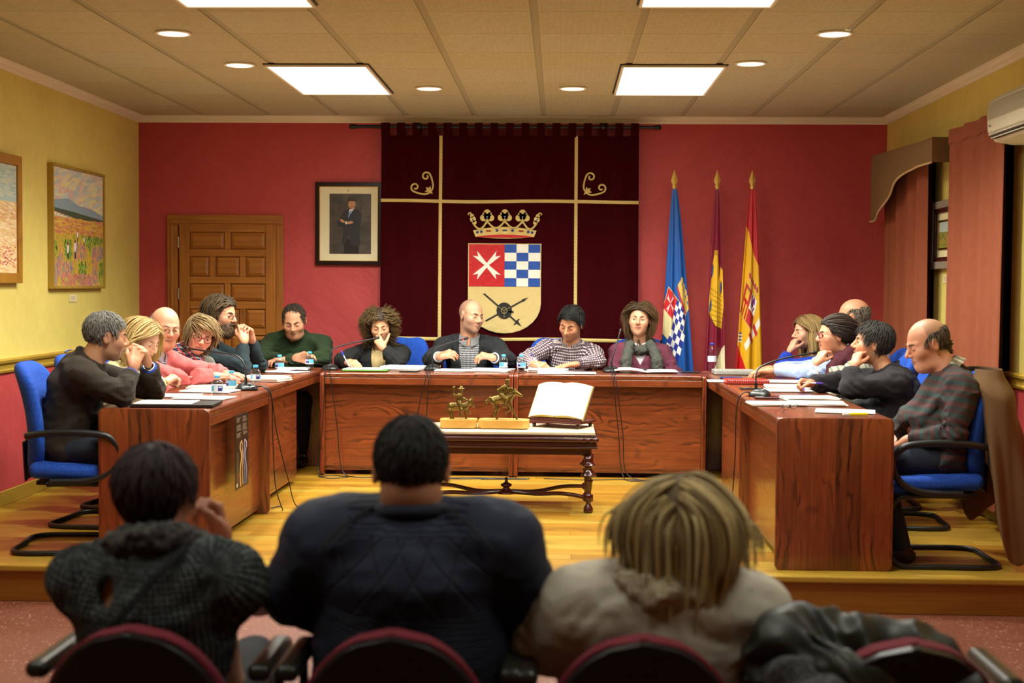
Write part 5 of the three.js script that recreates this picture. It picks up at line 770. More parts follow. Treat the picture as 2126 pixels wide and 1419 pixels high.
  if (S.collar) {                                             // 'crew' ring, 'shirt' flaps or 'roll'
    const up = nd, fx = F.clone().addScaledVector(up, -F.dot(up)).normalize(), lx2 = up.clone().cross(fx), C0 = N.clone().addScaledVector(up, S.collarUp ?? 0.012), r0 = S.collarR || 0.068, ring = (a, r, h) => { const q = C0.clone().addScaledVector(fx, Math.cos(a) * r * 1.05).addScaledVector(lx2, Math.sin(a) * r).addScaledVector(up, h); return arr(q); };
    if (S.collar === 'crew' || S.collar === 'roll') put('collar', clean(tube(Array.from({ length: 20 }, (_, i) => ring(i / 20 * 6.283, r0, -0.012 * Math.cos(i / 20 * 6.283))), S.collar === 'roll' ? 0.018 : 0.0085, 60, 8, true)), S.collarM || S.top);
    else put('collar', clean(sheet((u, v) => { const a = lerp(0.16, 6.283 - 0.16, u), fl = Math.abs(u - 0.5) * 2, h = v < 0.5 ? v * 0.085 : 0.0425 - (v - 0.5) * (0.085 + 0.05 * fl ** 4), rr = r0 - 0.004 + (v < 0.5 ? v * 0.008 : 0.004 + (v - 0.5) * 0.05); return ring(a, rr, h - 0.02 * (Math.cos(a) * 0.5 + 0.5)); }, 40, 8, 0.003)), S.collarM || S.inner || S.top);
  }
  // trousers, shoes
  const tg = legs(0.006), [tlo, thi] = bounds([...hips, ...kn, ...an], 0.2); put('trousers', clothUV(nets((x, y, z) => smax(tg(x, y, z) + 0.005 * fbm(x * 11 + sd, y * 11, z * 11, 2), y - P.y - 0.07, 0.02), tlo, thi, S.legCell || 0.024), [{ a: vec(hips[0]), t: F.clone().setY(-0.2).normalize(), s: Lf, f: V(0, 1, 0), r: 0.09, d: () => 0 }]), S.trousers || std({ color: 0x16181f, roughness: 0.9 }));
  for (const i of [0, 1]) { const a = an[i], fl = S.floor ?? 0, toe = arr(vec(a).addScaledVector(F, 0.16)); toe[1] = fl + 0.032; const heel = arr(vec(a).addScaledVector(F, -0.045)); heel[1] = fl + 0.034; const f1 = cap(heel, toe, 0.036, 0.034), f2 = cap(a, [a[0], fl + 0.05, a[2]], 0.044, 0.042); put('shoe', clean(nets((x, y, z) => smax(smin(f1(x, y, z), f2(x, y, z), 0.03), fl + 0.002 - y, 0.006), ...bounds([a, toe, heel], 0.07), 0.015)), shoeM); }
  const tools = { g, up0, neckCut, put, Hm, wq, N, F, Sl, nd, chain, arms, sp, P };
  if (S.glasses) {                                            // worn: stays with its wearer
    const c = S.glasses, rw = c.w || 0.023, rh = c.h || 0.017, gm = std({ color: c.color || 0x2a2522, roughness: 0.35, metalness: c.metal ? 0.9 : 0 }), rim = (s) => tube(Array.from({ length: 18 }, (_, i) => { const a = i / 18 * 6.283; return [0.033 * s + Math.cos(a) * rw, -0.001 + Math.sin(a) * rh, 0.098 - 0.012 * Math.abs(Math.cos(a)) * (Math.cos(a) * s > 0 ? 1 : 0)]; }), c.t || 0.0016, 36, 5, true);
    const gg = put('spectacles', clean(join([rim(1), rim(-1), tube([[0.011, 0.004, 0.098], [0, 0.0065, 0.101], [-0.011, 0.004, 0.098]], c.t || 0.0016, 8, 5), ...[1, -1].map((s) => tube([[0.055 * s, 0.004, 0.088], [0.07 * s, 0.006, 0.07], [0.079 * s, 0.007, 0.02], [0.08 * s, 0.004, -0.01]], 0.0014, 16, 5))])).applyMatrix4(Hm), gm);
    for (const s of [1, -1]) put('lens', clean(new THREE.CylinderGeometry(1, 1, 1, 18).rotateX(Math.PI / 2).scale(rw, rh, 0.001).translate(0.033 * s, -0.001, 0.0955)).applyMatrix4(Hm), lensM, gg);
  }
  if (S.more) S.more(tools);
  return g;
}
const lensM = phys({ color: 0xffffff, transmission: 1, thickness: 0, roughness: 0.03, ior: 1.4 });
const knit = (c, o = {}) => { const k = o.rib || 220, a = C(c); const key = 'k' + k; if (!knit[key]) { knit[key] = dataTex(128, 128, (u, v) => grey(120 + 70 * Math.sin(u * 6.283 * 16) * Math.abs(Math.sin(v * 6.283 * 8 + Math.sin(u * 6.283 * 16))) + 30 * noise(u * 40, v * 40, 2)), false); knit[key].repeat.set(o.rep || 14, o.rep || 14); } return std({ color: c, roughness: 0.95, bumpMap: knit[key], bumpScale: 0.002 }); };
// ---- hair styles ----
const CROWN = [0, 0.11, -0.045];
const radial = (k = 1, down = 0.2, back = 0) => (p) => [(p.x - CROWN[0]) * 10 * k, -down, (p.z - CROWN[2]) * 10 * k - back];
const hairShort = (color, o = {}) => [{ cap: true, color, t: o.t ?? 0.009, mask: o.mask }, { start: (o.t ?? 0.009) * 0.9, n: o.n || 1100, len: o.len || 0.034, r: o.r || 0.0022, off: o.off || 0.016, color, tip: o.tip, mask: o.mask, flow: o.flow || radial(0.6, 0.75), rand: 0.5, k: 4, sides: 3 }];
const sideFlow = (part, lat = 1, back = 0.35) => (p, t) => { const s = p.x >= part ? 1 : -1, top = sst(0.03, 0.1, p.y), face = p.z > 0.035 && p.y < 0.09 ? sst(0.09, 0.06, p.y) : 0; return [s * (lat * top + face * 1.3), -0.2, -back * (top * 0.6 + 0.15) - face * 1.2]; };
const hairLong = (color, tip, o = {}) => [{ cap: true, color, t: 0.012 }, { start: 0.011, sides: 3, n: o.n || 1150, len: o.len || 0.3, r: o.r || 0.0027, off: o.off || 0.024, color, tip, grav: o.grav ?? 1.3, k: o.k || 10, rand: o.rand ?? 0.14, curl: o.curl, flow: o.flow || sideFlow(o.part || 0) }];
const hairCurly = (color, tip, o = {}) => [{ cap: true, color, t: 0.02 }, { start: 0.019, sides: 3, n: o.n || 850, len: o.len || 0.18, r: o.r || 0.0028, off: o.off || 0.046, color, tip, grav: 1.1, k: 22, rand: 0.4, curl: o.curl || [0.017, 24], flow: sideFlow(0.01, 1.2, 0.2) }];
// ---------- cloth patterns ----------
const checkTex = (bg, c1, c2, size, n = 1) => { const t = canvasTex(64, 64, (x, w, h) => { x.fillStyle = bg; x.fillRect(0, 0, w, h); x.globalAlpha = 0.72; x.fillStyle = c1; x.fillRect(0, 0, w * 0.62, h); x.fillStyle = c2; x.fillRect(0, 0, w, h * 0.62); x.globalAlpha = 1; }); t.repeat.set(1 / size, 1 / size); return t; };
const stripeTex = (rows, size) => { const t = canvasTex(32, 256, (x, w, h) => { let y = 0; for (const [c, k] of rows) { x.fillStyle = c; x.fillRect(0, y * h, w, k * h + 1); y += k; } }); t.repeat.set(1 / size, 1 / size); return t; };
const fabric = (c, o = {}) => { if (!fabric.b) { fabric.b = dataTex(128, 128, (u, v) => grey(128 + 50 * Math.sin(u * 6.283 * 24) * Math.sin(v * 6.283 * 24) + 50 * noise(u * 30, v * 30, 5)), false); fabric.b.repeat.set(7, 7); } return std({ color: c, roughness: 0.9, bumpMap: fabric.b, bumpScale: 0.0012, ...o }); };
const denim = fabric(0x141c2a);
// scarf: soft coil round the neck and hanging ends
function scarf(T, name, mat, { r = 0.03, ring = 0.08, up = 0.0, ends = [], rough = 0.006, freq = 40, turns = 1, color }) {
  const c = [], fx = T.F.clone().addScaledVector(T.nd, -T.F.dot(T.nd)).normalize(), lx = T.nd.clone().cross(fx), pts = [];
  for (let k = 0; k < turns; k++) for (let i = 0; i < 14; i++) { const q = (j) => { const a = j / 14 * 6.283; return arr(T.N.clone().addScaledVector(T.nd, up + 0.02 + k * r * 1.1 - 0.03 * (0.5 + 0.5 * Math.cos(a))).addScaledVector(fx, Math.cos(a) * (ring - 0.006 * k)).addScaledVector(lx, Math.sin(a) * (ring + 0.006 - 0.006 * k))); }; c.push(cap(q(i), q(i + 1), r, r)); pts.push(q(i)); }
  for (const e of ends) for (let i = 0; i < e.length - 1; i++) { c.push(cap(e[i], e[i + 1], (e.r || r) * (1 + 0.1 * i), (e.r || r) * (1.1 + 0.1 * i))); pts.push(e[i], e[i + 1]); }
  const g = nets((x, y, z) => { let d = 1e9; for (const f of c) d = smin(d, f(x, y, z), 0.018); return d + rough * (noise(x * freq, y * freq, z * freq) + 0.6 * noise(x * freq * 2.3, y * freq * 2.3, z * freq * 2.3)); }, ...bounds(pts, 0.07), 0.008);
  return T.put(name, uvMetres(color ? paint(g, color) : g, 'y'), mat);
}
function watch(T, k, mat = M.steel) { const a = vec(T.arms[k].w), d = a.clone().sub(vec(T.arms[k].e)).normalize(); T.put('wristwatch', clean(new THREE.TorusGeometry(0.028, 0.005, 8, 22).scale(1, 1, 2).applyQuaternion(new THREE.Quaternion().setFromUnitVectors(V(0, 0, 1), d)).translate(a.x - d.x * 0.004, a.y - d.y * 0.004, a.z - d.z * 0.004)), mat); }
function pen(label, tip, dir, color) { const o = thing('pen', label, 'pen', tip), d = vec(dir).normalize(), q = new THREE.Quaternion().setFromUnitVectors(V(0, 1, 0), d), m = std({ color, roughness: 0.3 }); part('barrel', cyl(0.0042, 0.0042, 0.11, 0, 0.07, 0, 10).applyQuaternion(q), std({ color: 0xd8dce4, roughness: 0.25 }), o); part('tip', cyl(0.0042, 0.0006, 0.016, 0, 0.008, 0, 10).applyQuaternion(q), M.steel, o); part('cap', cyl(0.0048, 0.0046, 0.04, 0, 0.13, 0, 10).applyQuaternion(q), m, o); return o; }
const WATER_EYE = 0x4a3a2a;

// ---- left wing ----
person({ label: 'grey haired man in dark brown sweater, hands clasped at his mouth', seed: 1, yaw: 90, twist: 14, pelvis: [-2.54, 0.52, 4.04], neck: [-2.465, 0.975, 4.03], skin: 0xc08a68, girth: 1.12, sw: 0.185, arm: 1.05,
  head: { p: [-2.372, 1.105, 4.02], yaw: 118, pitch: 8, roll: 4, s: 1.04, stubble: 0x7a6a5c, stubbleK: 0.6, lid: 0.35 }, hair: hairShort(0x5f5b54, { tip: 0x8d8880, n: 1500, len: 0.022, r: 0.0019, off: 0.01, t: 0.006 }),
  eR: [-2.235, 0.808, 4.19], wR: [-2.222, 0.925, 4.09], hR: { pose: 'clasp', f: [0.1, 0.75, -0.6], n: [-0.6, -0.1, -0.8], p: [-2.215, 0.955, 4.075] },
  eL: [-2.2, 0.808, 3.76], wL: [-2.185, 0.94, 3.9], hL: { pose: 'clasp', f: [-0.1, 0.75, 0.6], n: [-0.6, -0.1, 0.8], p: [-2.185, 0.962, 3.93] },
  top: knit(0x2a1f14), cuffM: std({ color: 0x1f3f9a, roughness: 0.9 }), collar: 'roll', collarR: 0.07, collarUp: 0.01, fold: 0.009, trousers: denim, footF: -0.2, legCell: 0.012, infl: 0.01,
  more: (T) => { watch(T, 'L'); T.put('collar_trim', clean(tube([[-2.54, 1.012, 4.09], [-2.535, 1.02, 4.06], [-2.53, 1.022, 4.03]].map((q) => [q[0] - 0.02, q[1] + 0.01, q[2] + 0.02]), 0.004, 10, 6)), std({ color: 0x1f3f9a, roughness: 0.8 })); } });
person({ label: 'blonde woman in cream blouse looking down beside the brown sweater man', seed: 2, yaw: 82, pelvis: [-2.57, 0.5, 3.3], neck: [-2.5, 0.895, 3.28], skin: 0xd3a184, sw: 0.155, girth: 0.92,
  head: { p: [-2.408, 1.056, 3.27], yaw: 68, pitch: 24, roll: -3, fem: true, lid: 0.75, browColor: 0x6a5236 }, hair: hairLong(0x9c7a40, 0xd8b676, { len: 0.25, part: 0.015, off: 0.02 }),
  eR: [-2.36, 0.79, 3.46], wR: [-2.27, 0.81, 3.33], hR: { pose: 'curl', f: [0.5, 0.35, -0.7], n: [0.1, -0.9, -0.3] }, eL: [-2.46, 0.68, 3.08], wL: [-2.3, 0.61, 3.2], hL: { pose: 'rest', f: [0.7, -0.2, 0.4], n: [0, -1, 0] },
  top: fabric(0xd2c394), topName: 'blouse', bust: 1, collar: 'crew', collarR: 0.066, more: (T) => watch(T, 'R', M.brass) });
person({ label: 'bald man with glasses in salmon pink sweater over striped shirt', seed: 3, yaw: 75, twist: -18, pelvis: [-2.62, 0.52, 2.68], neck: [-2.53, 0.945, 2.65], skin: 0xcf8f72, girth: 1.15, sw: 0.18,
  head: { p: [-2.462, 1.108, 2.64], yaw: 38, pitch: 10, roll: -5, s: 1.06, wide: 1.04, lid: 0.45, fat: true, browColor: 0x8a7058, scalp: 0x9a7a66, scalpMask: MASK.ring }, hair: [{ n: 500, len: 0.018, r: 0.0016, off: 0.008, color: 0x8a7a6c, mask: MASK.ring, flow: radial(), rand: 0.4, k: 4, sides: 4 }],
  eR: [-2.33, 0.815, 2.86], wR: [-2.13, 0.815, 2.74], hR: { pose: 'rest', f: [1, -0.05, -0.3], n: [0, -1, 0] }, eL: [-2.25, 0.815, 2.38], wL: [-2.1, 0.815, 2.55], hL: { pose: 'flat', f: [0.9, -0.05, 0.5], n: [0, -1, 0] },
  top: knit(0xc8605e), vneck: 0.055, inner: fabric(0xffffff, { map: stripeTex([['#c8c4d4', 0.6], ['#3a2c52', 0.4]], 0.014) }), collar: 'shirt', belly: 0.9, fold: 0.009, glasses: { color: 0x8a8078, metal: true } });
person({ label: 'short haired woman in glasses and tartan scarf leaning toward the viewer', seed: 4, yaw: 62, twist: -20, pelvis: [-2.6, 0.5, 2.08], neck: [-2.46, 0.89, 2.16], skin: 0xd6a183, sw: 0.155, girth: 0.9,
  head: { p: [-2.35, 1.045, 2.22], yaw: 24, pitch: 12, roll: -17, fem: true, lid: 0.2, gaze: [0.25, 0], browColor: 0x5a452c, s: 1.02, lip: 0xb06058 },
  hair: [{ cap: true, color: 0x5f4a30, t: 0.016 }, { sides: 3, start: 0.014, n: 1000, len: 0.1, r: 0.0028, off: 0.026, color: 0x5f4a30, tip: 0xa98a5a, grav: 0.6, k: 9, rand: 0.22, flow: (p, t) => { const f = p.z > 0.0 && p.y > 0.03; return f ? [0.95, -0.15, 0.25 - t * 0.4] : [Math.sign(p.x) * 0.3, -0.8, 0.25]; } }],
  eR: [-2.44, 0.69, 2.34], wR: [-2.3, 0.62, 2.2], hR: { pose: 'rest', f: [0.9, -0.2, 0], n: [0, -1, 0] }, eL: [-2.38, 0.69, 1.9], wL: [-2.28, 0.62, 2.05], hL: { pose: 'rest', f: [0.8, -0.2, 0.3], n: [0, -1, 0] },
  top: knit(0x6a6a60), bust: 0.8, glasses: { color: 0x7a2030, w: 0.025, h: 0.02, t: 0.0022 },
  more: (T) => scarf(T, 'tartan_scarf', std({ vertexColors: true, roughness: 0.95 }), { r: 0.028, ring: 0.078, turns: 2, ends: [[[-2.4, 0.93, 2.24], [-2.36, 0.87, 2.27], [-2.34, 0.82, 2.27]]], color: (x, y, z) => { const a = Math.sin((x + y * 1.2) * 130), b = Math.sin((z - y) * 110); return a > 0.75 ? [0.5, 0.05, 0.08] : b > 0.82 ? [0.55, 0.5, 0.4] : a < -0.8 ? [0.03, 0.05, 0.16] : [0.025, 0.022, 0.03]; } }) });
person({ label: 'bearded long haired man with glasses in dark teal sweater, hands clasped', seed: 5, yaw: 88, pelvis: [-2.58, 0.54, 1.55], neck: [-2.475, 0.985, 1.55], skin: 0xc98f70, girth: 1.1, sw: 0.18,
  head: { p: [-2.372, 1.168, 1.555], yaw: 70, pitch: 8, roll: 0, s: 1.05, lid: 0.35, browColor: 0x33261a, nose: 0.003 }, hair: [{ cap: true, color: 0x3d2c1a, t: 0.014 }, { sides: 3, n: 900, len: 0.15, r: 0.0032, off: 0.026, color: 0x3d2c1a, tip: 0x6b5230, grav: 1.0, k: 11, rand: 0.16, curl: [0.006, 11], start: 0.012, flow: sideFlow(0.0, 1.0, 1.3) }],
  eR: [-2.18, 0.808, 1.74], wR: [-2.2, 0.962, 1.64], hR: { pose: 'clasp', f: [-0.15, 0.85, -0.45], n: [-0.5, -0.2, -0.85], p: [-2.2, 0.985, 1.62] }, eL: [-2.15, 0.808, 1.36], wL: [-2.17, 0.965, 1.49], hL: { pose: 'clasp', f: [-0.15, 0.85, 0.45], n: [-0.5, -0.2, 0.85], p: [-2.17, 0.988, 1.51] },
  top: knit(0x17262c), collar: 'roll', fold: 0.009, glasses: { color: 0x5a5048, metal: true },
  more: (T) => { const J = ell([0, -0.075, 0.03], [0.066, 0.062, 0.072]), c2 = ell([0, -0.115, 0.06], [0.045, 0.045, 0.038]), mo = ell([0, -0.052, 0.096], [0.033, 0.009, 0.014]), lips = ell([0, -0.066, 0.11], [0.018, 0.006, 0.03]), c = lin(0x3b2a1b), d2 = lin(0x57432c);
    const g = nets((x, y, z) => { const up = y + 0.038 - (Math.abs(x) > 0.045 ? (Math.abs(x) - 0.045) * 2.2 : 0) * 1; let d = smin(J(x, y, z), c2(x, y, z), 0.03); d = smax(d, up, 0.012); d = smin(d, mo(x, y, z), 0.006); d = smax(d, -lips(x, y, z), 0.004); d = smax(d, -(z + 0.02 - Math.max(0, y + 0.03)), 0.01); return d + 0.004 * noise(x * 130, y * 60, z * 130) + 0.004 * noise(x * 60, y * 40, z * 60); }, [-0.09, -0.18, -0.06], [0.09, 0.02, 0.13], 0.004);
    T.put('beard', clean(paint(g, (x, y, z) => mix3(c, d2, clamp(0.5 + 0.8 * noise(x * 200, y * 70, z * 200))))).applyMatrix4(T.Hm), hairM); } });
person({ label: 'man in dark green sweater looking down with folded arms', seed: 6, yaw: 0, pelvis: [-2.05, 0.52, 0.38], neck: [-2.055, 0.985, 0.47], skin: 0xc99070, girth: 1.22, sw: 0.2, arm: 1.15,
  head: { p: [-2.052, 1.098, 0.575], yaw: 4, pitch: 22, roll: 2, s: 1.07, wide: 1.05, fat: true, lid: 0.88, stubble: 0x6a5a50, stubbleK: 0.25, browColor: 0x2e2218 }, hair: hairShort(0x2b2018, { mask: MASK.receding, n: 1200, len: 0.026, r: 0.0019, off: 0.009, t: 0.005, tip: 0x4a3828 }),
  eR: [-2.3, 0.815, 0.66], wR: [-1.985, 0.815, 0.885], hR: { pose: 'rest', f: [0.9, 0.25, 0.2], n: [0.1, -0.6, 0.75], p: [-1.975, 0.83, 0.9] }, eL: [-1.8, 0.815, 0.66], wL: [-2.06, 0.81, 0.8], hL: { pose: 'rest', f: [-0.9, 0, 0.2], n: [0, -1, 0] },
  top: knit(0x1d3014), collar: 'crew', belly: 1, fold: 0.011 });
// ---- centre ----
person({ label: 'curly haired woman in black blazer writing, one hand over her mouth', seed: 7, yaw: 0, pelvis: [-1.4, 0.5, 0.36], neck: [-1.4, 0.905, 0.44], skin: 0xd09a78, sw: 0.158, girth: 0.95,
  head: { p: [-1.388, 1.065, 0.53], yaw: 6, pitch: 16, roll: 3, fem: true, lid: 0.72, browColor: 0x4a3622 }, hair: hairCurly(0x3f2d19, 0x8f7142),
  eR: [-1.66, 0.8, 0.66], wR: [-1.6, 0.8, 0.86], hR: { pose: 'pen', f: [0.55, -0.05, 0.6], n: [0.55, -0.75, -0.2], p: [-1.59, 0.8, 0.87] }, eL: [-1.215, 0.81, 0.76], wL: [-1.335, 0.885, 0.72], hL: { pose: 'chin', f: [-0.5, 0.75, -0.25], n: [-0.2, 0.1, -1], p: [-1.342, 0.9, 0.71] },
  top: fabric(0x0c0c0e), topName: 'blazer', inner: fabric(0xb8a070), open: [0.035, 0.06, 0.3], bust: 1, fold: 0.008, neckHole: 0.07 });
pen('blue ballpoint pen held by the curly haired woman', [-1.555, 0.762, 0.965], [-0.45, 0.75, -0.25], 0x1a2fd0);
person({ label: 'bald man with grey stubble in dark blazer, gesturing with both hands', seed: 8, yaw: 0, pelvis: [-0.7, 0.53, 0.36], neck: [-0.7, 0.965, 0.43], skin: 0xc88f70, girth: 1.08, sw: 0.195, arm: 1.08,
  head: { p: [-0.683, 1.147, 0.485], yaw: 42, pitch: 6, roll: -4, s: 1.08, wide: 0.98, lid: 0.35, stubble: 0x8a8078, stubbleK: 0.85, scalp: 0x927060, scalpMask: MASK.thin, browColor: 0x4a3828, gaze: [0.2, 0] },
  eR: [-0.985, 0.81, 0.62], wR: [-0.905, 0.845, 0.83], hR: { pose: 'pinch', f: [0.85, 0.25, 0.3], n: [0.2, -0.55, -0.7] }, eL: [-0.385, 0.81, 0.62], wL: [-0.49, 0.84, 0.82], hL: { pose: 'pinch', f: [-0.9, 0.2, 0.25], n: [-0.1, -0.85, -0.4] },
  top: fabric(0x121419), topName: 'blazer', inner: fabric(0xffffff, { map: checkTex('#f0eeea', '#3a3c44', '#3a3c44', 0.017) }), open: [0.05, 0.08, 0.25], collar: 'shirt', collarR: 0.07, fold: 0.009, cuffM: fabric(0xb8bccb),
  more: (T) => watch(T, 'L', M.black) });
person({ label: 'dark haired man in checked shirt bending to write', seed: 9, yaw: -6, lean: -6, pelvis: [0.08, 0.52, 0.36], neck: [0.09, 0.94, 0.5], skin: 0xc18763, girth: 1.1, sw: 0.19, arm: 1.05,
  head: { p: [0.09, 1.098, 0.6], yaw: -24, pitch: 26, roll: -9, s: 1.05, lid: 0.8, stubble: 0x4a3c34, stubbleK: 0.5, browColor: 0x17100c, nose: 0.004 }, hair: hairShort(0x120e0c, { n: 1400, len: 0.032, off: 0.018, t: 0.011, r: 0.0022, flow: (p) => [(p.x) * 6, p.z > 0.03 ? 0.6 : -0.3, (p.z + 0.04) * 9] }),
  eR: [-0.27, 0.815, 0.68], wR: [-0.19, 0.8, 0.87], hR: { pose: 'pen', f: [0.6, -0.08, 0.5], n: [0.5, -0.8, -0.1] }, eL: [0.295, 0.81, 0.68], wL: [0.13, 0.8, 0.88], hL: { pose: 'flat', f: [-0.9, -0.1, 0.4], n: [0, -1, 0] },
  top: fabric(0xffffff, { map: checkTex('#f2eee8', '#5a2a34', '#2a2030', 0.021) }), topName: 'checked_shirt', collar: 'shirt', collarM: fabric(0xffffff, { map: checkTex('#f2eee8', '#5a2a34', '#2a2030', 0.03) }), fold: 0.01, belly: 0.6 });
pen('white ballpoint pen held by the checked shirt man', [-0.135, 0.762, 0.965], [-0.45, 0.75, -0.3], 0x3a3a8a);
person({ label: 'brown haired woman in mauve cardigan with grey fur scarf, facing the viewer', seed: 10, yaw: 0, pelvis: [0.63, 0.5, 0.36], neck: [0.63, 0.93, 0.41], skin: 0xcf9878, sw: 0.168, girth: 1.12,
  head: { p: [0.622, 1.128, 0.47], yaw: -9, pitch: -3, roll: -3, fem: true, lid: 0.42, s: 1.04, wide: 1.03, gaze: [-0.3, 0], browColor: 0x4a3420 }, hair: hairLong(0x42301c, 0x7a5a34, { len: 0.17, off: 0.036, curl: [0.005, 7], rand: 0.22, part: -0.02, k: 11 }),
  eR: [0.425, 0.735, 0.46], wR: [0.55, 0.63, 0.62], hR: { pose: 'rest', f: [0.6, -0.2, 0.6], n: [0, -1, 0] }, eL: [0.895, 0.735, 0.46], wL: [0.73, 0.63, 0.62], hL: { pose: 'rest', f: [-0.6, -0.2, 0.6], n: [0, -1, 0] },
  top: knit(0x6e3346), topName: 'cardigan', vneck: 0.07, inner: fabric(0xd8d8dc), collar: 'shirt', collarM: fabric(0xd8d8dc), bust: 1.1, fold: 0.008,
  more: (T) => scarf(T, 'fur_scarf', fabric(0x4a4b44), { r: 0.034, ring: 0.088, up: -0.005, rough: 0.008, freq: 55, ends: [[[0.705, 0.94, 0.5], [0.735, 0.88, 0.585], [0.75, 0.82, 0.62], [0.755, 0.74, 0.625]], [[0.55, 0.94, 0.5], [0.53, 0.88, 0.58], [0.515, 0.82, 0.615], [0.515, 0.74, 0.625]]] }) });
// ---- right wing ----
person({ label: 'blonde woman in blue top resting her cheek on her hand', seed: 11, yaw: -88, pelvis: [1.97, 0.5, 1.0], neck: [1.915, 0.895, 1.0], skin: 0xcd9a7c, sw: 0.155, girth: 0.9,
  head: { p: [1.818, 1.062, 1.0], yaw: -78, pitch: 4, roll: 0, fem: true, lid: 0.4, browColor: 0x4a3a26, nose: 0.003 }, hair: hairLong(0x7a5c34, 0xc4a266, { len: 0.3, off: 0.02 }),
  eL: [1.62, 0.806, 1.14], wL: [1.675, 0.915, 1.11], hL: { pose: 'curl', f: [0.45, 0.85, -0.3], n: [0.85, -0.35, -0.35], p: [1.68, 0.928, 1.1] }, eR: [1.84, 0.69, 0.8], wR: [1.7, 0.61, 0.92], hR: { pose: 'rest', f: [-0.8, -0.2, 0.3], n: [0, -1, 0] },
  top: fabric(0x0d2f9a), topName: 'blouse', bust: 0.9, collar: 'crew' });
person({ label: 'balding man in pale blue shirt half hidden behind the seated women', seed: 12, yaw: -92, pelvis: [2.13, 0.54, 1.6], neck: [2.08, 1.03, 1.6], skin: 0xc48a68, girth: 1.12, sw: 0.185,
  head: { p: [2.022, 1.182, 1.6], yaw: -112, pitch: 3, roll: 0, s: 1.08, lid: 0.4, scalp: 0x7a6a58, scalpMask: MASK.ring, browColor: 0x5a4a3a }, hair: hairShort(0x5c5042, { mask: MASK.ring, n: 900, len: 0.016, r: 0.0016, off: 0.005, t: 0.002, tip: 0x8a7c68 }),
  eL: [1.76, 0.82, 1.8], wL: [1.47, 0.81, 1.62], hL: { pose: 'rest', f: [-1, -0.05, -0.1], n: [0, -1, 0] }, eR: [1.78, 0.82, 1.3], wR: [1.5, 0.81, 1.4], hR: { pose: 'rest', f: [-1, -0.05, 0.2], n: [0, -1, 0] },
  top: fabric(0x9aaad0), topName: 'shirt', collar: 'shirt', collarM: fabric(0x9aaad0), fold: 0.009, cut: 0.03 });
person({ label: 'dark haired woman in red glasses and striped sweater, chin on her hand', seed: 13, yaw: -90, pelvis: [1.95, 0.5, 2.28], neck: [1.87, 0.915, 2.27], skin: 0xc88f70, sw: 0.162, girth: 1.0,
  head: { p: [1.765, 1.08, 2.25], yaw: -84, pitch: 0, roll: 0, fem: true, lid: 0.25, s: 1.03, browColor: 0x2a1e16 }, hair: [{ cap: true, color: 0x1d1511, t: 0.013 }, { sides: 3, start: 0.012, n: 900, len: 0.13, r: 0.0028, off: 0.016, color: 0x1d1511, tip: 0x4a382c, k: 9, rand: 0.1, flow: (p) => [-p.x * 3, -0.35, -1.2] }],
  eL: [1.635, 0.806, 2.46], wL: [1.632, 0.9, 2.39], hL: { pose: 'curl', f: [0.55, 0.75, -0.4], n: [0.7, -0.5, -0.5], p: [1.637, 0.912, 2.38] }, eR: [1.82, 0.69, 2.08], wR: [1.7, 0.61, 2.2], hR: { pose: 'rest', f: [-0.8, -0.2, 0.2], n: [0, -1, 0] },
  top: fabric(0xffffff, { map: stripeTex([['#a49f8a', 0.68], ['#566a64', 0.2], ['#a49f8a', 0.12]], 0.042) }), bust: 1, cutL: 0.14, fold: 0.008, glasses: { color: 0x7a1020, w: 0.024, h: 0.016, t: 0.0026 },
  more: (T) => { scarf(T, 'maroon_scarf', fabric(0x4a1420), { r: 0.036, ring: 0.08, turns: 2, rough: 0.006, freq: 22, ends: [[[1.79, 0.95, 2.31], [1.745, 0.88, 2.37], [1.73, 0.82, 2.4]]] }); T.put('hair_bun', clean(paint(nets((x, y, z) => ell([0, 0.0, -0.125], [0.042, 0.04, 0.035])(x, y, z) + 0.003 * noise(x * 90, y * 90, z * 90), [-0.07, -0.06, -0.18], [0.07, 0.06, -0.07], 0.006), () => lin(0x1d1511))).applyMatrix4(T.Hm), hairM); } });
person({ label: 'short dark haired woman in charcoal sweater, hand at mouth, holding purple pen', seed: 14, yaw: -92, pelvis: [1.94, 0.5, 2.98], neck: [1.94, 0.895, 3.0], skin: 0xc98f6e, sw: 0.168, girth: 1.1, arm: 1.05,
  head: { p: [1.845, 1.06, 2.98], yaw: -97, pitch: -6, roll: -2, fem: true, lid: 0.3, s: 1.04, browColor: 0x17120e }, hair: hairShort(0x14100d, { n: 1700, len: 0.034, off: 0.016, t: 0.011, r: 0.0018, tip: 0x2e2620 }),
  eL: [1.69, 0.806, 3.16], wL: [1.715, 0.915, 3.08], hL: { pose: 'curl', f: [0.4, 0.85, -0.35], n: [0.75, -0.4, -0.5], p: [1.72, 0.928, 3.07] }, eR: [1.72, 0.806, 2.72], wR: [1.53, 0.805, 2.8], hR: { pose: 'pen', f: [-0.85, 0.1, 0.3], n: [0.1, -0.75, 0.6] },
  top: knit(0x1c191d), collar: 'crew', collarR: 0.074, fold: 0.01, belly: 0.6, infl: 0.012, more: (T) => T.put('earring', clean(ball(0.006, 0.082, -0.055, -0.005, 0.6, 2.4, 0.6, 8, 6)).applyMatrix4(T.Hm), M.steel) });
pen('purple pen held by the charcoal sweater woman', [1.435, 0.815, 2.84], [0.95, -0.03, 0.1], 0x4a1fb0);
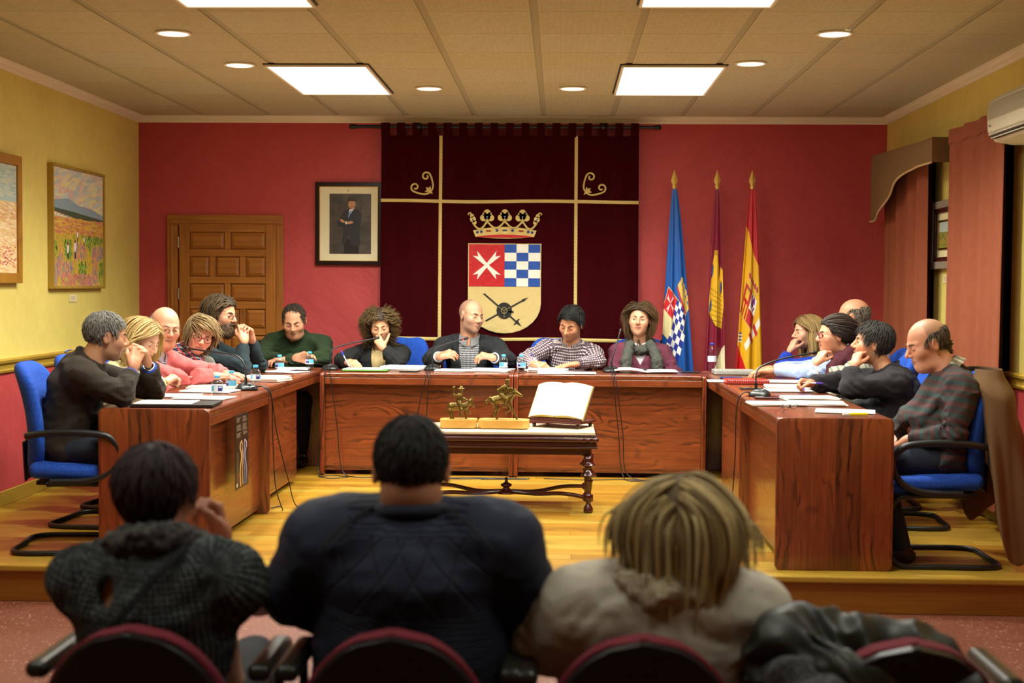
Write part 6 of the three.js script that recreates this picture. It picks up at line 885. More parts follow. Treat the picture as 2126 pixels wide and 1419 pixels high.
person({ label: 'balding man in striped sweater sitting back in the nearest right chair', seed: 15, yaw: -90, pelvis: [1.94, 0.53, 4.08], neck: [1.995, 0.955, 4.08], skin: 0xc98a6c, girth: 1.2, sw: 0.185, arm: 1.12, hunch: 0.4,
  head: { p: [1.88, 1.1, 4.05], yaw: -84, pitch: 18, roll: 0, s: 1.07, lid: 0.8, browColor: 0x4a3828, nose: 0.003, fat: true, scalp: 0x9a7458, scalpMask: MASK.thin }, hair: [...hairShort(0x3a2c1e, { mask: MASK.ring, n: 900, len: 0.022, r: 0.0018, off: 0.006, t: 0.002, tip: 0x6a5a44 }), { n: 260, len: 0.05, r: 0.0024, off: 0.016, color: 0x3f3022, tip: 0x6a5640, mask: (x, y, z) => (z < -0.05 && y < 0.0 && y > -0.07 ? 1 : -1), flow: () => [0, -0.6, -0.5], curl: [0.008, 10], k: 10, rand: 0.4 }],
  eL: [1.955, 0.665, 4.31], wL: [1.765, 0.625, 4.18], hL: { pose: 'rest', f: [-0.6, -0.5, -0.5], n: [0.4, -0.8, 0] }, eR: [1.96, 0.665, 3.84], wR: [1.77, 0.62, 3.98], hR: { pose: 'rest', f: [-0.6, -0.5, 0.5], n: [0.4, -0.8, 0] },
  top: fabric(0xffffff, { map: stripeTex([['#2c3836', 0.3], ['#3f2624', 0.22], ['#26302f', 0.16], ['#4a2c2a', 0.32]], 0.082) }), collar: 'shirt', collarR: 0.074, collarM: fabric(0xffffff, { map: checkTex('#e8e4d4', '#5a5a3a', '#5a4a30', 0.07) }), belly: 1.3, fold: 0.011, trousers: denim, legCell: 0.011, knees: [[1.62, 0.5, 4.17], [1.62, 0.5, 3.95]], ankles: [[1.73, 0.09, 4.2], [1.6, 0.09, 3.97]], footF: 0 });
// ---- audience, seen from behind ----

person({ label: 'dark auburn haired person in grey knitted cardigan with shoulder strap', seed: 21, floor: STEP, yaw: 180, twist: -6, lean: 0, pelvis: [-0.965, 0.33, 7.74], neck: [-0.965, 0.735, 7.87], skin: 0xb88468, sw: 0.185, girth: 1.3, arm: 1.25, cell: 0.008, fine: 0.0052,
  head: { p: [-0.978, 0.868, 7.83], yaw: 158, pitch: 6, roll: 0, s: 0.98, fem: true, lid: 0.3 },
  hair: [{ cap: true, color: 0x180d0b, t: 0.011 }, { start: 0.011, n: 1200, len: 0.055, r: 0.0034, off: 0.015, color: 0x160b0a, tip: 0x35151a, k: 5, rand: 0.35, sides: 3, flow: radial(0.5, 0.9), tipMix: 0.7 }],
  eR: [-0.752, 0.585, 7.72], wR: [-0.86, 0.73, 7.66], hR: { pose: 'curl', f: [-0.3, 0.85, 0.1], n: [-0.4, -0.2, 0.85] }, eL: [-1.14, 0.53, 7.76], wL: [-1.06, 0.45, 7.58], hL: { pose: 'rest', f: [0.3, -0.2, -0.9], n: [0, -1, 0] },
  top: (() => { const t = dataTex(256, 256, (u, v) => { const k = 24 * Math.sin(u * 6.283 * 20) * Math.abs(Math.sin(v * 6.283 * 10 + Math.sin(u * 125))) + 36 * noise(u * 60, v * 90, 3) + 14 * noise(u * 12, v * 12, 7); return [56 + k, 62 + k, 62 + k]; }), b = dataTex(256, 256, (u, v) => grey(120 + 90 * Math.sin(u * 6.283 * 20) * Math.abs(Math.sin(v * 6.283 * 10 + Math.sin(u * 125)))), false); t.repeat.set(4, 4); b.repeat.set(4, 4); return std({ map: t, bumpMap: b, bumpScale: 0.006, roughness: 1 }); })(), topName: 'cardigan', fold: 0.006, infl: 0.012, keyhole: [-1.055, 0.655, 7.9, 0.019, 0.036],
  glasses: { color: 0x6a4a38 },
  more: (T) => {
    scarf(T, 'knitted_collar', std({ vertexColors: true, roughness: 1 }), { r: 0.036, ring: 0.09, up: 0.0, rough: 0.01, freq: 60, color: (x, y, z) => { const k = 0.02 + 0.06 * clamp(0.5 + noise(x * 120, y * 120, z * 120)); return [k * 1.05, k, k * 0.95]; } });
    const zs = (x, y) => { let z = 8.2; for (let i = 0; i < 60; i++) { const d = T.up0(x, y, z); if (d < 0.002) break; z -= Math.max(0.003, d * 0.6); if (z < 7.82) return 7.84; } return z; };
    T.put('shoulder_strap', clean(sheet((u, v) => { const x = lerp(-0.865, -1.1, u) + (v - 0.5) * 0.016, y = lerp(0.775, 0.5, u) + (v - 0.5) * 0.045; return [x, y, zs(x, y) + 0.02]; }, 24, 3, 0.004)), fabric(0x0c0c0e));
  } });
person({ label: 'broad man with short black hair in navy quilted jacket', seed: 22, floor: STEP, yaw: 180, pelvis: [-0.36, 0.34, 7.7], neck: [-0.352, 0.825, 7.83], skin: 0xa87458, sw: 0.212, girth: 1.5, arm: 1.45, cell: 0.008, fine: 0.0052, hunch: 1.2,
  head: { p: [-0.356, 0.936, 7.83], yaw: 184, pitch: 8, roll: 0, s: 1.04, wide: 1.06, fat: true, neckR: 1.25, lid: 0.3 },
  hair: [{ cap: true, color: 0x0b0908, t: 0.008 }, { start: 0.008, n: 1700, len: 0.022, r: 0.0022, off: 0.011, color: 0x0b0908, tip: 0x2a211b, k: 4, rand: 0.5, sides: 3, flow: radial(0.6, 0.7) }],
  eR: [-0.075, 0.62, 7.78], wR: [-0.2, 0.5, 7.58], hR: { pose: 'rest', f: [-0.3, -0.2, -0.9], n: [0, -1, 0] }, eL: [-0.65, 0.62, 7.78], wL: [-0.52, 0.5, 7.58], hL: { pose: 'rest', f: [0.3, -0.2, -0.9], n: [0, -1, 0] },
  top: (() => { const b = canvasTex(1024, 1024, (x, w, h) => {
      x.fillStyle = '#c0c0c0'; x.fillRect(0, 0, w, h); x.lineWidth = 7; x.strokeStyle = '#303030';
      for (let j = 0; j < 90; j++) { x.lineWidth = 2.5; x.strokeStyle = '#808080'; const y = h * (0.30 + j * 0.011); x.beginPath(); x.moveTo(0, y); for (let i = 0; i <= 40; i++) x.lineTo(i / 40 * w, y + 2.5 * Math.sin(i * 2.1 + j * 1.7)); x.stroke(); }
      x.fillStyle = '#c8c8c8'; x.fillRect(0, h * 0.51, w, h * 0.17); x.lineWidth = 5; x.strokeStyle = '#404040';
      for (let i = -14; i < 30; i++) { x.beginPath(); x.moveTo(i * 74, h * 0.51); x.lineTo(i * 74 + 174 * 0.6, h * 0.68); x.stroke(); x.beginPath(); x.moveTo(i * 74, h * 0.68); x.lineTo(i * 74 + 174 * 0.6, h * 0.51); x.stroke(); }
    }, false); return std({ color: 0x18223a, roughness: 0.75, bumpMap: b, bumpScale: 0.02 }); })(), topName: 'jacket', fold: 0.004, infl: 0.012, collar: 'roll', collarR: 0.094, collarUp: 0.012,
  more: (T) => { const zs = (x, y) => { let z = 8.25; for (let i = 0; i < 80; i++) { const d = T.up0(x, y, z); if (d < 0.002) break; z -= Math.max(0.003, d * 0.6); } return z; };
    for (const s of [1, -1]) T.put('piping', clean(tube(Array.from({ length: 12 }, (_, i) => { const t = i / 11, x = -0.352 + s * lerp(0.085, 0.2, t), y = lerp(0.855, 0.765, t * t * 0.6 + t * 0.4); return [x, y, zs(x, y) + 0.01]; }), 0.0028, 30, 5)), std({ color: 0x2a2614, roughness: 0.8 })); } });
person({ label: 'blonde bobbed person in beige coat with fluffy fur collar', seed: 23, floor: STEP, yaw: 182, lean: 2, pelvis: [0.23, 0.32, 7.73], neck: [0.265, 0.665, 7.87], skin: 0xc09070, sw: 0.2, girth: 1.35, arm: 1.35, cell: 0.008, fine: 0.0052,
  head: { p: [0.29, 0.795, 7.87], yaw: 176, pitch: 10, roll: 4, s: 1.06, fem: true, lid: 0.3 },
  hair: [{ cap: true, color: 0x7a6038, t: 0.014 }, { start: 0.013, n: 820, len: 0.225, r: 0.0058, off: 0.03, color: 0x7a6238, tip: 0xd2b87c, grav: 1.0, k: 11, rand: 0.12, tipMix: 0.8, sides: 4, flow: (p, t) => { const s = p.x >= 0.012 ? 1 : -1, top = sst(0.02, 0.1, p.y), face = p.z > 0.03 && p.y < 0.09 ? 1 : 0; return [s * (1.0 * top + face * 1.4) - (t > 0.75 ? s * 0.3 : 0), -0.25, (p.z < 0 ? -0.5 : 0.25) * top - face * 1.1]; } }, { n: 200, len: 0.215, r: 0.0034, off: 0.038, color: 0x8a7040, tip: 0xe2cc94, grav: 1.0, k: 11, sides: 4, rand: 0.16, flow: sideFlow(0.012, 1.0, 0.5) }],
  eR: [0.475, 0.51, 7.78], wR: [0.36, 0.42, 7.58], hR: { pose: 'rest', f: [-0.3, -0.2, -0.9], n: [0, -1, 0] }, eL: [-0.03, 0.515, 7.8], wL: [0.08, 0.42, 7.58], hL: { pose: 'rest', f: [0.3, -0.2, -0.9], n: [0, -1, 0] },
  top: fabric(0xb9b1a0, { roughness: 1 }), topName: 'coat', fold: 0.006, infl: 0.016, hem: -0.1,
  more: (T) => scarf(T, 'fur_collar', fabric(0xb5a68a), { r: 0.046, ring: 0.105, up: -0.012, rough: 0.012, freq: 34, turns: 1, ends: [[[0.2, 0.66, 7.95], [0.14, 0.665, 7.9], [0.15, 0.66, 7.84]]] }) });
// blue chairs under the councillors
for (const [x, z, t, l] of [[-2.5, 4.05, 97, 'blue chair of the brown sweater man, nearest on the left'], [-2.56, 3.32, 84, 'blue chair of the cream blouse woman'], [-2.6, 2.68, 82, 'blue chair of the pink sweater man'], [-2.6, 2.08, 80, 'blue chair of the tartan scarf woman'], [-2.58, 1.5, 92, 'blue chair of the bearded man'], [-2.05, 0.4, 2, 'blue chair of the green sweater man'], [-1.28, 0.37, -4, 'blue chair showing beside the curly haired woman'], [-0.7, 0.37, 0, 'blue chair of the gesturing bald man'], [0.0, 0.37, 3, 'blue chair of the checked shirt man'], [0.64, 0.37, 0, 'blue chair of the fur scarf woman'], [1.96, 0.92, -90, 'blue chair of the blue top woman'], [2.12, 1.58, -92, 'blue chair of the pale blue shirt man'], [1.98, 2.3, -94, 'blue chair of the striped sweater woman'], [1.96, 3.0, -94, 'blue chair of the charcoal sweater woman'], [1.89, 4.1, -90, 'blue chair of the striped sweater man, coat over its back']]) placeChair(x, z, R(t), l);
// ---------- water bottles ----------

{
  const pet = phys({ color: 0xf4f8fa, transmission: 1, thickness: 0, roughness: 0.06, ior: 1.45 }), water = phys({ color: 0xfafdff, transmission: 1, thickness: 0, roughness: 0.03, ior: 1.2 });
  const labT = canvasTex(512, 128, (x, w, h) => { x.fillStyle = '#dfeef4'; x.fillRect(0, 0, w, h); for (const k of [0, 0.5]) { x.fillStyle = '#2a2f86'; x.fillRect(w * (k + 0.03), 16, w * 0.13, 62); x.fillStyle = '#e8eefc'; x.fillRect(w * (k + 0.045), 28, w * 0.09, 9); x.fillRect(w * (k + 0.045), 46, w * 0.1, 9); x.fillStyle = '#5ab4dc'; x.fillRect(w * (k + 0.17), 16, w * 0.24, 62); x.fillStyle = '#9fd4ea'; x.fillRect(w * (k + 0.19), 30, w * 0.18, 12); x.fillStyle = '#b6a6cc'; x.fillRect(w * (k + 0.06), 92, w * 0.1, 9); x.fillStyle = '#6fb0d8'; x.fillRect(w * (k + 0.3), 92, w * 0.06, 14); } });
  const labM = std({ map: labT, roughness: 0.4 }), capM = std({ color: 0x4fb2e0, roughness: 0.4 }), capD = std({ color: 0x1c3fb0, roughness: 0.4 });
  const small = (g) => { const H = 0.132; part('body', lathe([[0, 0.0], [0.026, 0], [0.03, 0.004], [0.031, 0.012], [0.029, 0.018], [0.031, 0.024], [0.029, 0.03], [0.031, 0.036], [0.031, 0.078], [0.029, 0.084], [0.031, 0.088], [0.028, 0.1], [0.015, 0.113], [0.013, 0.118]], 24), pet, g); part('water', lathe([[0, 0.003], [0.0255, 0.003], [0.029, 0.006], [0.0285, 0.085], [0.027, 0.1], [0.019, 0.108], [0, 0.108]], 20), water, g); part('label', lathe([[0.0315, 0.04], [0.0318, 0.042], [0.0318, 0.074], [0.0315, 0.076]], 32), labM, g); part('cap', lathe([[0, 0.118], [0.0155, 0.118], [0.016, 0.12], [0.0158, 0.131], [0.014, 0.133], [0, 0.133]], 20), capM, g); };
  const list = [[-1.868, 3.7, 0.2, 'water bottle nearest the viewer on the left desk papers'], [-1.886, 3.3, 1.9, 'water bottle just in front of the left microphone base'], [-1.872, 2.73, 0.1, 'water bottle behind the left microphone base'], [-1.98, 1.48, 2.0, 'water bottle before the green sweater man, left one'], [-1.86, 0.96, 2.2, 'water bottle under the green sweater man\'s hand'], [-0.402, 1.17, 0.7, 'water bottle left of the centre desk seam'], [-0.273, 1.16, 2.0, 'water bottle right of the centre desk seam']];
  let first; for (const [x, z, t, l] of list) { if (!first) { first = thing('water_bottle', l, 'bottle', [x, 0.75, z], t, 'small blue capped water bottles'); small(first); } else copyOf(first, [x, 0.75, z], t, l); }
  const b = thing('water_bottle', 'tall clear water bottle with dark blue cap beside the flags', 'bottle', [1.15, 0.75, 0.8]); part('body', lathe([[0, 0], [0.03, 0], [0.034, 0.006], [0.033, 0.02], [0.034, 0.04], [0.033, 0.06], [0.034, 0.14], [0.03, 0.165], [0.014, 0.19], [0.013, 0.2]], 24), pet, b); part('label', lathe([[0.0343, 0.075], [0.0345, 0.077], [0.0345, 0.115], [0.0343, 0.117]], 28), std({ color: 0xd4dce4, roughness: 0.4 }), b); part('cap', lathe([[0, 0.2], [0.0155, 0.2], [0.0155, 0.216], [0, 0.217]], 18), capD, b);
}
// ---------- gooseneck microphones with cables ----------
{
  const mic = (label, x, z, turn, pts, cables, red) => {
    const o = thing('gooseneck_microphone', label, 'microphone', [x, 0.75, z]), P = (q) => [q[0] - x, q[1] - 0.75, q[2] - z];
    const base = sheet((u, v) => { const a = u * 6.28318, k = Math.sin(v * Math.PI / 2), r = Math.cos(v * Math.PI / 2); const ca = Math.sign(Math.cos(a)) * Math.pow(Math.abs(Math.cos(a)), 0.7), sa = Math.sign(Math.sin(a)) * Math.pow(Math.abs(Math.sin(a)), 0.7); return [ca * 0.062 * Math.pow(r, 0.6), 0.002 + k * 0.034 * (1 - 0.25 * sa), sa * 0.052 * Math.pow(r, 0.6)]; }, 32, 8, 0.002).rotateY(turn);
    part('base', base, M.blackPlastic, o); part('button', cyl(0.009, 0.009, 0.006, 0.02, 0.033, 0.02, 12), std({ color: 0x3a3a3a, roughness: 0.4 }), o);
    const n = pts.length, s = pts.map(P); part('stem', [tube([[s[0][0], 0.02, s[0][2]], [s[0][0], 0.075, s[0][2]]], 0.0085, 6, 10), tube([[s[0][0], 0.06, s[0][2]], ...s], 0.0055, 60, 8)], M.black, o);
    const e = vec(s[n - 1]), d = e.clone().sub(vec(s[n - 2])).normalize(), q = new THREE.Quaternion().setFromUnitVectors(V(0, 1, 0), d);
    part('head', new THREE.CapsuleGeometry(0.011, 0.018, 6, 14).applyQuaternion(q).translate(e.x, e.y, e.z), M.black, o);
    part('status_ring', cyl(0.0085, 0.0085, 0.006, 0, 0, 0, 14).applyQuaternion(q).translate(e.x - d.x * 0.025, e.y - d.y * 0.025, e.z - d.z * 0.025), red ? std({ color: 0xff3020, emissive: 0xff2010, emissiveIntensity: 2.5 }) : std({ color: 0x6a1512, roughness: 0.3 }), o);
    for (const c of cables) part('cable', tube(c.map(P), 0.0034, 90, 6), M.black, o);
  };
  const F0 = 0.006;
  mic('gooseneck microphone on the left wing desk among bottles', -1.864, 3.0, 0.6, [[-1.871, 0.8, 3.0], [-1.885, 0.9, 2.98], [-1.93, 0.945, 2.95], [-2.03, 0.962, 2.9], [-2.16, 0.972, 2.83], [-2.3, 0.986, 2.75]], [[[-1.83, 0.765, 3.02], [-1.76, 0.772, 3.02], [-1.72, 0.74, 3.02], [-1.71, 0.5, 3.0], [-1.7, 0.15, 2.95], [-1.68, F0, 2.85], [-1.72, F0, 2.72], [-1.76, F0, 2.8]], [[-1.83, 0.765, 3.03], [-1.755, 0.773, 3.05], [-1.715, 0.73, 3.05], [-1.69, 0.5, 2.98], [-1.64, 0.2, 2.88], [-1.6, F0, 2.76], [-1.5, F0, 2.7], [-1.42, F0, 2.6], [-1.2, F0, 2.44], [-0.98, F0, 2.4]]]);
  mic('gooseneck microphone reaching toward the curly haired woman', -1.7, 1.0, 0, [[-1.7, 0.8, 0.98], [-1.7, 0.868, 0.98], [-1.68, 0.905, 0.96], [-1.59, 0.937, 0.92], [-1.48, 0.96, 0.87], [-1.373, 0.983, 0.83]], [[[-1.71, 0.77, 1.05], [-1.69, 0.766, 1.25], [-1.685, 0.74, 1.31], [-1.7, 0.4, 1.312], [-1.728, 0.03, 1.33], [-1.66, F0, 1.45], [-1.5, F0, 1.4], [-1.62, F0, 1.33], [-1.72, F0, 1.4]], [[-1.69, 0.77, 1.05], [-1.665, 0.766, 1.25], [-1.65, 0.74, 1.31], [-1.6, 0.4, 1.312], [-1.545, 0.03, 1.34], [-1.45, F0, 1.4], [-1.2, F0, 1.36], [-0.9, F0, 1.37]]]);
  mic('gooseneck microphone with red lit ring before the gesturing bald man', -0.945, 0.9, 0, [[-0.946, 0.8, 0.9], [-0.946, 0.871, 0.9], [-0.92, 0.912, 0.89], [-0.86, 0.938, 0.87], [-0.78, 0.963, 0.84], [-0.7, 0.985, 0.82]], [[[-0.96, 0.77, 0.95], [-0.955, 0.764, 1.22], [-0.952, 0.735, 1.31], [-1.02, 0.421, 1.312], [-1.06, 0.03, 1.33], [-0.95, F0, 1.38], [-0.6, F0, 1.36], [-0.2, F0, 1.38]], [[-0.94, 0.77, 0.95], [-0.935, 0.764, 1.22], [-0.932, 0.735, 1.31], [-0.951, 0.422, 1.312], [-0.96, 0.03, 1.33], [-0.8, F0, 1.4], [-0.5, F0, 1.4]]], true);
  mic('upright gooseneck microphone left of the fur scarf woman', 0.388, 0.97, 0, [[0.391, 0.8, 0.97], [0.398, 0.86, 0.965], [0.427, 0.956, 0.93], [0.444, 1.01, 0.89], [0.458, 1.055, 0.86]], [[[0.38, 0.77, 1.02], [0.384, 0.764, 1.24], [0.386, 0.735, 1.31], [0.43, 0.35, 1.312], [0.461, 0.04, 1.33], [0.5, F0, 1.42], [0.62, F0, 1.4], [0.5, F0, 1.36], [0.2, F0, 1.4], [-0.1, F0, 1.36]], [[0.4, 0.77, 1.02], [0.404, 0.764, 1.24], [0.406, 0.735, 1.31], [0.46, 0.35, 1.312], [0.496, 0.04, 1.33], [0.6, F0, 1.38], [0.8, F0, 1.42], [1.0, F0, 1.45]]]);
  mic('gooseneck microphone on the right wing desk', 1.172, 3.1, -0.5, [[1.155, 0.8, 3.07], [1.157, 0.868, 3.05], [1.175, 0.905, 3.02], [1.24, 0.938, 2.99], [1.37, 0.972, 2.94], [1.52, 0.997, 2.9]], [[[1.13, 0.765, 3.1], [1.08, 0.772, 3.12], [1.045, 0.72, 3.12], [1.035, 0.4, 3.1], [1.02, 0.1, 3.06], [1.0, F0, 3.0], [1.02, F0, 2.9], [1.035, F0, 2.86]]]);
  tag(part('cable', tube([[-0.55, F0, 1.43], [-0.35, F0, 1.41], [-0.22, F0 + 0.004, 1.43]], 0.004, 30, 6), M.black), 'loose black cable with metal plug under the centre desk', 'cable');
}
// ---------- papers, notebooks, phones ----------
{
  const lines = canvasTex(256, 362, (x, w, h) => { x.fillStyle = '#f4f2ee'; x.fillRect(0, 0, w, h); const r = rng(6); x.fillStyle = '#c9c8c6'; for (let i = 0; i < 26; i++) if (i % 7) x.fillRect(26, 26 + i * 12, 150 + r() * 54, 3); });
  const top = std({ map: lines, roughness: 0.8 }), edge = std({ color: 0xe6e2da, roughness: 0.85 });
  const doc = (label, x, z, turn, h = 0.006, w = 0.21, l = 0.297, kind = 'paper_stack') => {
    const o = thing(kind, label, 'papers', [x, 0.7505, z], turn), n = h > 0.012 ? 3 : h > 0.005 ? 2 : 1, r = rng(Math.round(x * 1000 + z * 77) + 5);
    for (let i = 0; i < n; i++) { const a = (r() - 0.5) * 0.12, dx = (r() - 0.5) * 0.02, dz = (r() - 0.5) * 0.02, t = h / n; const s = part('sheets', box(w, t - 0.0004, l, 0, t * (i + 0.5), 0), edge, o); s.rotation.y = i ? a : 0; s.position.set(i ? dx : 0, 0, i ? dz : 0); if (i === n - 1) part('printed_page', new THREE.PlaneGeometry(w - 0.001, l - 0.001).rotateX(-Math.PI / 2).translate(0, h, 0), top, s); }
    return o;
  };
  const book = (label, x, z, turn, w, l, h, color, kind, cat, sp) => { const o = thing(kind, label, cat, [x, 0.7505, z], turn); part('cover', box(w, h, l, 0, h / 2, 0, 'y', Math.min(0.003, h / 2.2), 2), std({ color, roughness: 0.45 }), o); if (sp) { part('pages', box(w - 0.012, h * 0.6, l - 0.004, 0.003, h / 2, 0.004), M.paper, o); part('spiral', Array.from({ length: 22 }, (_, i) => new THREE.TorusGeometry(h * 0.6, 0.0011, 5, 12).translate(-w / 2 + 0.004, h / 2, -l / 2 + 0.014 + i * (l - 0.028) / 21)), M.steel, o); } return o; };
  const phone = (label, x, z, turn, c = 0x101114) => { const o = book(label, x, z, turn, 0.07, 0.14, 0.009, c, 'mobile_phone', 'phone'); part('screen', box(0.062, 0.0006, 0.122, 0, 0.0092, 0), std({ color: 0x050608, roughness: 0.08 }), o); return o; };
  doc('papers lying on a black folder before the brown sweater man', -2.03, 4.1, Math.PI / 2 + 0.05, 0.003).position.y = 0.7665;
  book('black folder under papers at the left desk end', -1.98, 4.09, Math.PI / 2 + 0.05, 0.26, 0.42, 0.0155, 0x1a1714, 'folder', 'folder');
  doc('loose printed sheets beside the nearest water bottle', -1.96, 3.62, 1.45, 0.004); doc('small sheet pile in front of the cream blouse woman', -2.17, 3.5, 1.6, 0.005); doc('flat sheets left of the left microphone', -2.05, 3.14, 1.4, 0.006);
  doc('thick papers under the pink sweater man\'s hands', -2.1, 2.86, 1.62, 0.012); doc('open report with curled pages behind the left microphone', -1.93, 2.2, 1.3, 0.02); doc('white sheets before the tartan scarf woman', -2.0, 1.84, 1.5, 0.004);
  doc('sheets in front of the bearded man', -1.98, 1.3, 1.2, 0.004); doc('papers under the green sweater man\'s arms', -1.97, 0.98, 0.1, 0.008);
  phone('black phone near the corner of the left desk', -1.875, 1.24, 1.2);
  const gf = book('green edged folder under the curly haired woman\'s notes', -1.42, 1.03, 1.55, 0.24, 0.33, 0.008, 0x4c8c2a, 'folder', 'folder'); doc('notes the curly haired woman writes on', -1.44, 1.0, 1.5, 0.004).position.y = 0.759;
  doc('thick stack of papers right of the curly haired woman', -1.16, 0.94, 1.4, 0.03); phone('black phone between the curly woman and the bald man', -1.09, 1.16, 1.4);
  doc('spread papers in front of the gesturing bald man', -0.76, 0.98, 1.5, 0.008); doc('second papers right of the gesturing bald man', -0.5, 0.95, 1.35, 0.014);
  doc('thick papers the checked shirt man writes on', -0.08, 0.95, 1.5, 0.022); doc('flat white papers in front of the checked shirt man', 0.06, 1.16, 1.58, 0.006, 0.21, 0.42);
  const nb = thing('notebook', 'open spiral notebook in front of the fur scarf woman', 'notebook', [0.64, 0.7505, 0.98], 0); for (const s of [-1, 1]) part('page_block', sheet((u, v) => [s * u * 0.23, 0.008 + 0.014 * Math.sin(u * 2.6) * (s < 0 ? 1.2 : 0.4), (v - 0.5) * 0.22], 16, 2, 0.01), M.paper, nb); part('spiral', Array.from({ length: 14 }, (_, i) => new THREE.TorusGeometry(0.011, 0.0014, 5, 12).translate(0, 0.012, -0.1 + i * 0.0155)), M.black, nb);
  phone('dark phone at the right end of the centre desk', 0.975, 0.93, 1.5);
  book('thick spiral notebook with blue pen beside the tall bottle', 1.28, 1.05, 1.57, 0.21, 0.3, 0.03, 0xa8a8a0, 'notebook', 'notebook', true); book('small dark blue phone beside the pale blue shirt man\'s hand', 1.19, 1.62, 1.5, 0.08, 0.15, 0.014, 0x14245a, 'mobile_phone', 'phone');
  book('red and green spiral notebook on the right desk', 1.24, 2.02, 1.57, 0.19, 0.28, 0.026, 0xa8241e, 'notebook', 'notebook', true);
  doc('white papers left of the red notebook on the right desk', 1.15, 1.86, 1.5, 0.003); doc('papers in front of the pale blue shirt man', 1.5, 1.85, 1.5, 0.006); doc('papers in front of the striped sweater woman', 1.46, 2.38, 1.5, 0.012); doc('thin sheets with blue pen beside the right microphone', 1.4, 2.66, 1.6, 0.005);
  pen('blue pen lying on sheets of the right desk', [1.36, 0.761, 2.7], [1, 0, -0.1], 0x1a2fd0);
  phone('black phone behind the right microphone base', 1.2, 2.55, 1.57); phone('dark red phone case in front of the right microphone', 1.19, 3.27, 1.5, 0x4a1a1c);
  doc('thick papers in front of the charcoal sweater woman', 1.42, 3.3, 1.62, 0.014); doc('white booklet near the inner edge of the right desk', 1.18, 3.66, 1.62, 0.009); doc('papers beside the white booklet, right side', 1.41, 3.64, 1.5, 0.012); doc('wide printed sheets at the right desk end', 1.47, 4.06, 1.35, 0.004);
  const hl = thing('highlighter', 'yellow highlighter pen at the right desk end', 'marker', [1.47, 0.7505, 4.29], 0.08); part('barrel', box(0.09, 0.016, 0.02, 0.02, 0.008, 0, 'x', 0.006, 3), std({ color: 0xe8d414, roughness: 0.35 }), hl); part('cap', box(0.035, 0.016, 0.02, -0.044, 0.008, 0, 'x', 0.006, 3), std({ color: 0xe8e4d8, roughness: 0.35 }), hl);
  const gl = thing('spectacles', 'folded brown spectacles lying on the right desk', 'spectacles', [1.2, 0.7515, 3.99], 0.5), gm = std({ color: 0x2a1e14, roughness: 0.3 }); for (const s of [-1, 1]) { part('rim', new THREE.TorusGeometry(0.02, 0.0018, 6, 24).scale(1.15, 0.8, 1).translate(s * 0.026, 0.018, 0), gm, gl); part('lens', cyl(0.0195, 0.0195, 0.001, 0, 0, 0, 20).rotateX(Math.PI / 2).scale(1.15, 0.8, 1).translate(s * 0.026, 0.018, 0), lensM, gl); } part('temple', tube([[0.05, 0.02, 0], [0.045, 0.018, -0.03], [-0.03, 0.004, -0.05]], 0.0016, 14, 5), gm, gl); part('temple', tube([[-0.05, 0.02, 0], [-0.045, 0.018, -0.025], [0.035, 0.006, -0.04]], 0.0016, 14, 5), gm, gl); part('bridge', tube([[-0.004, 0.02, 0], [0, 0.023, 0.002], [0.004, 0.02, 0]], 0.0018, 6, 5), gm, gl);
}
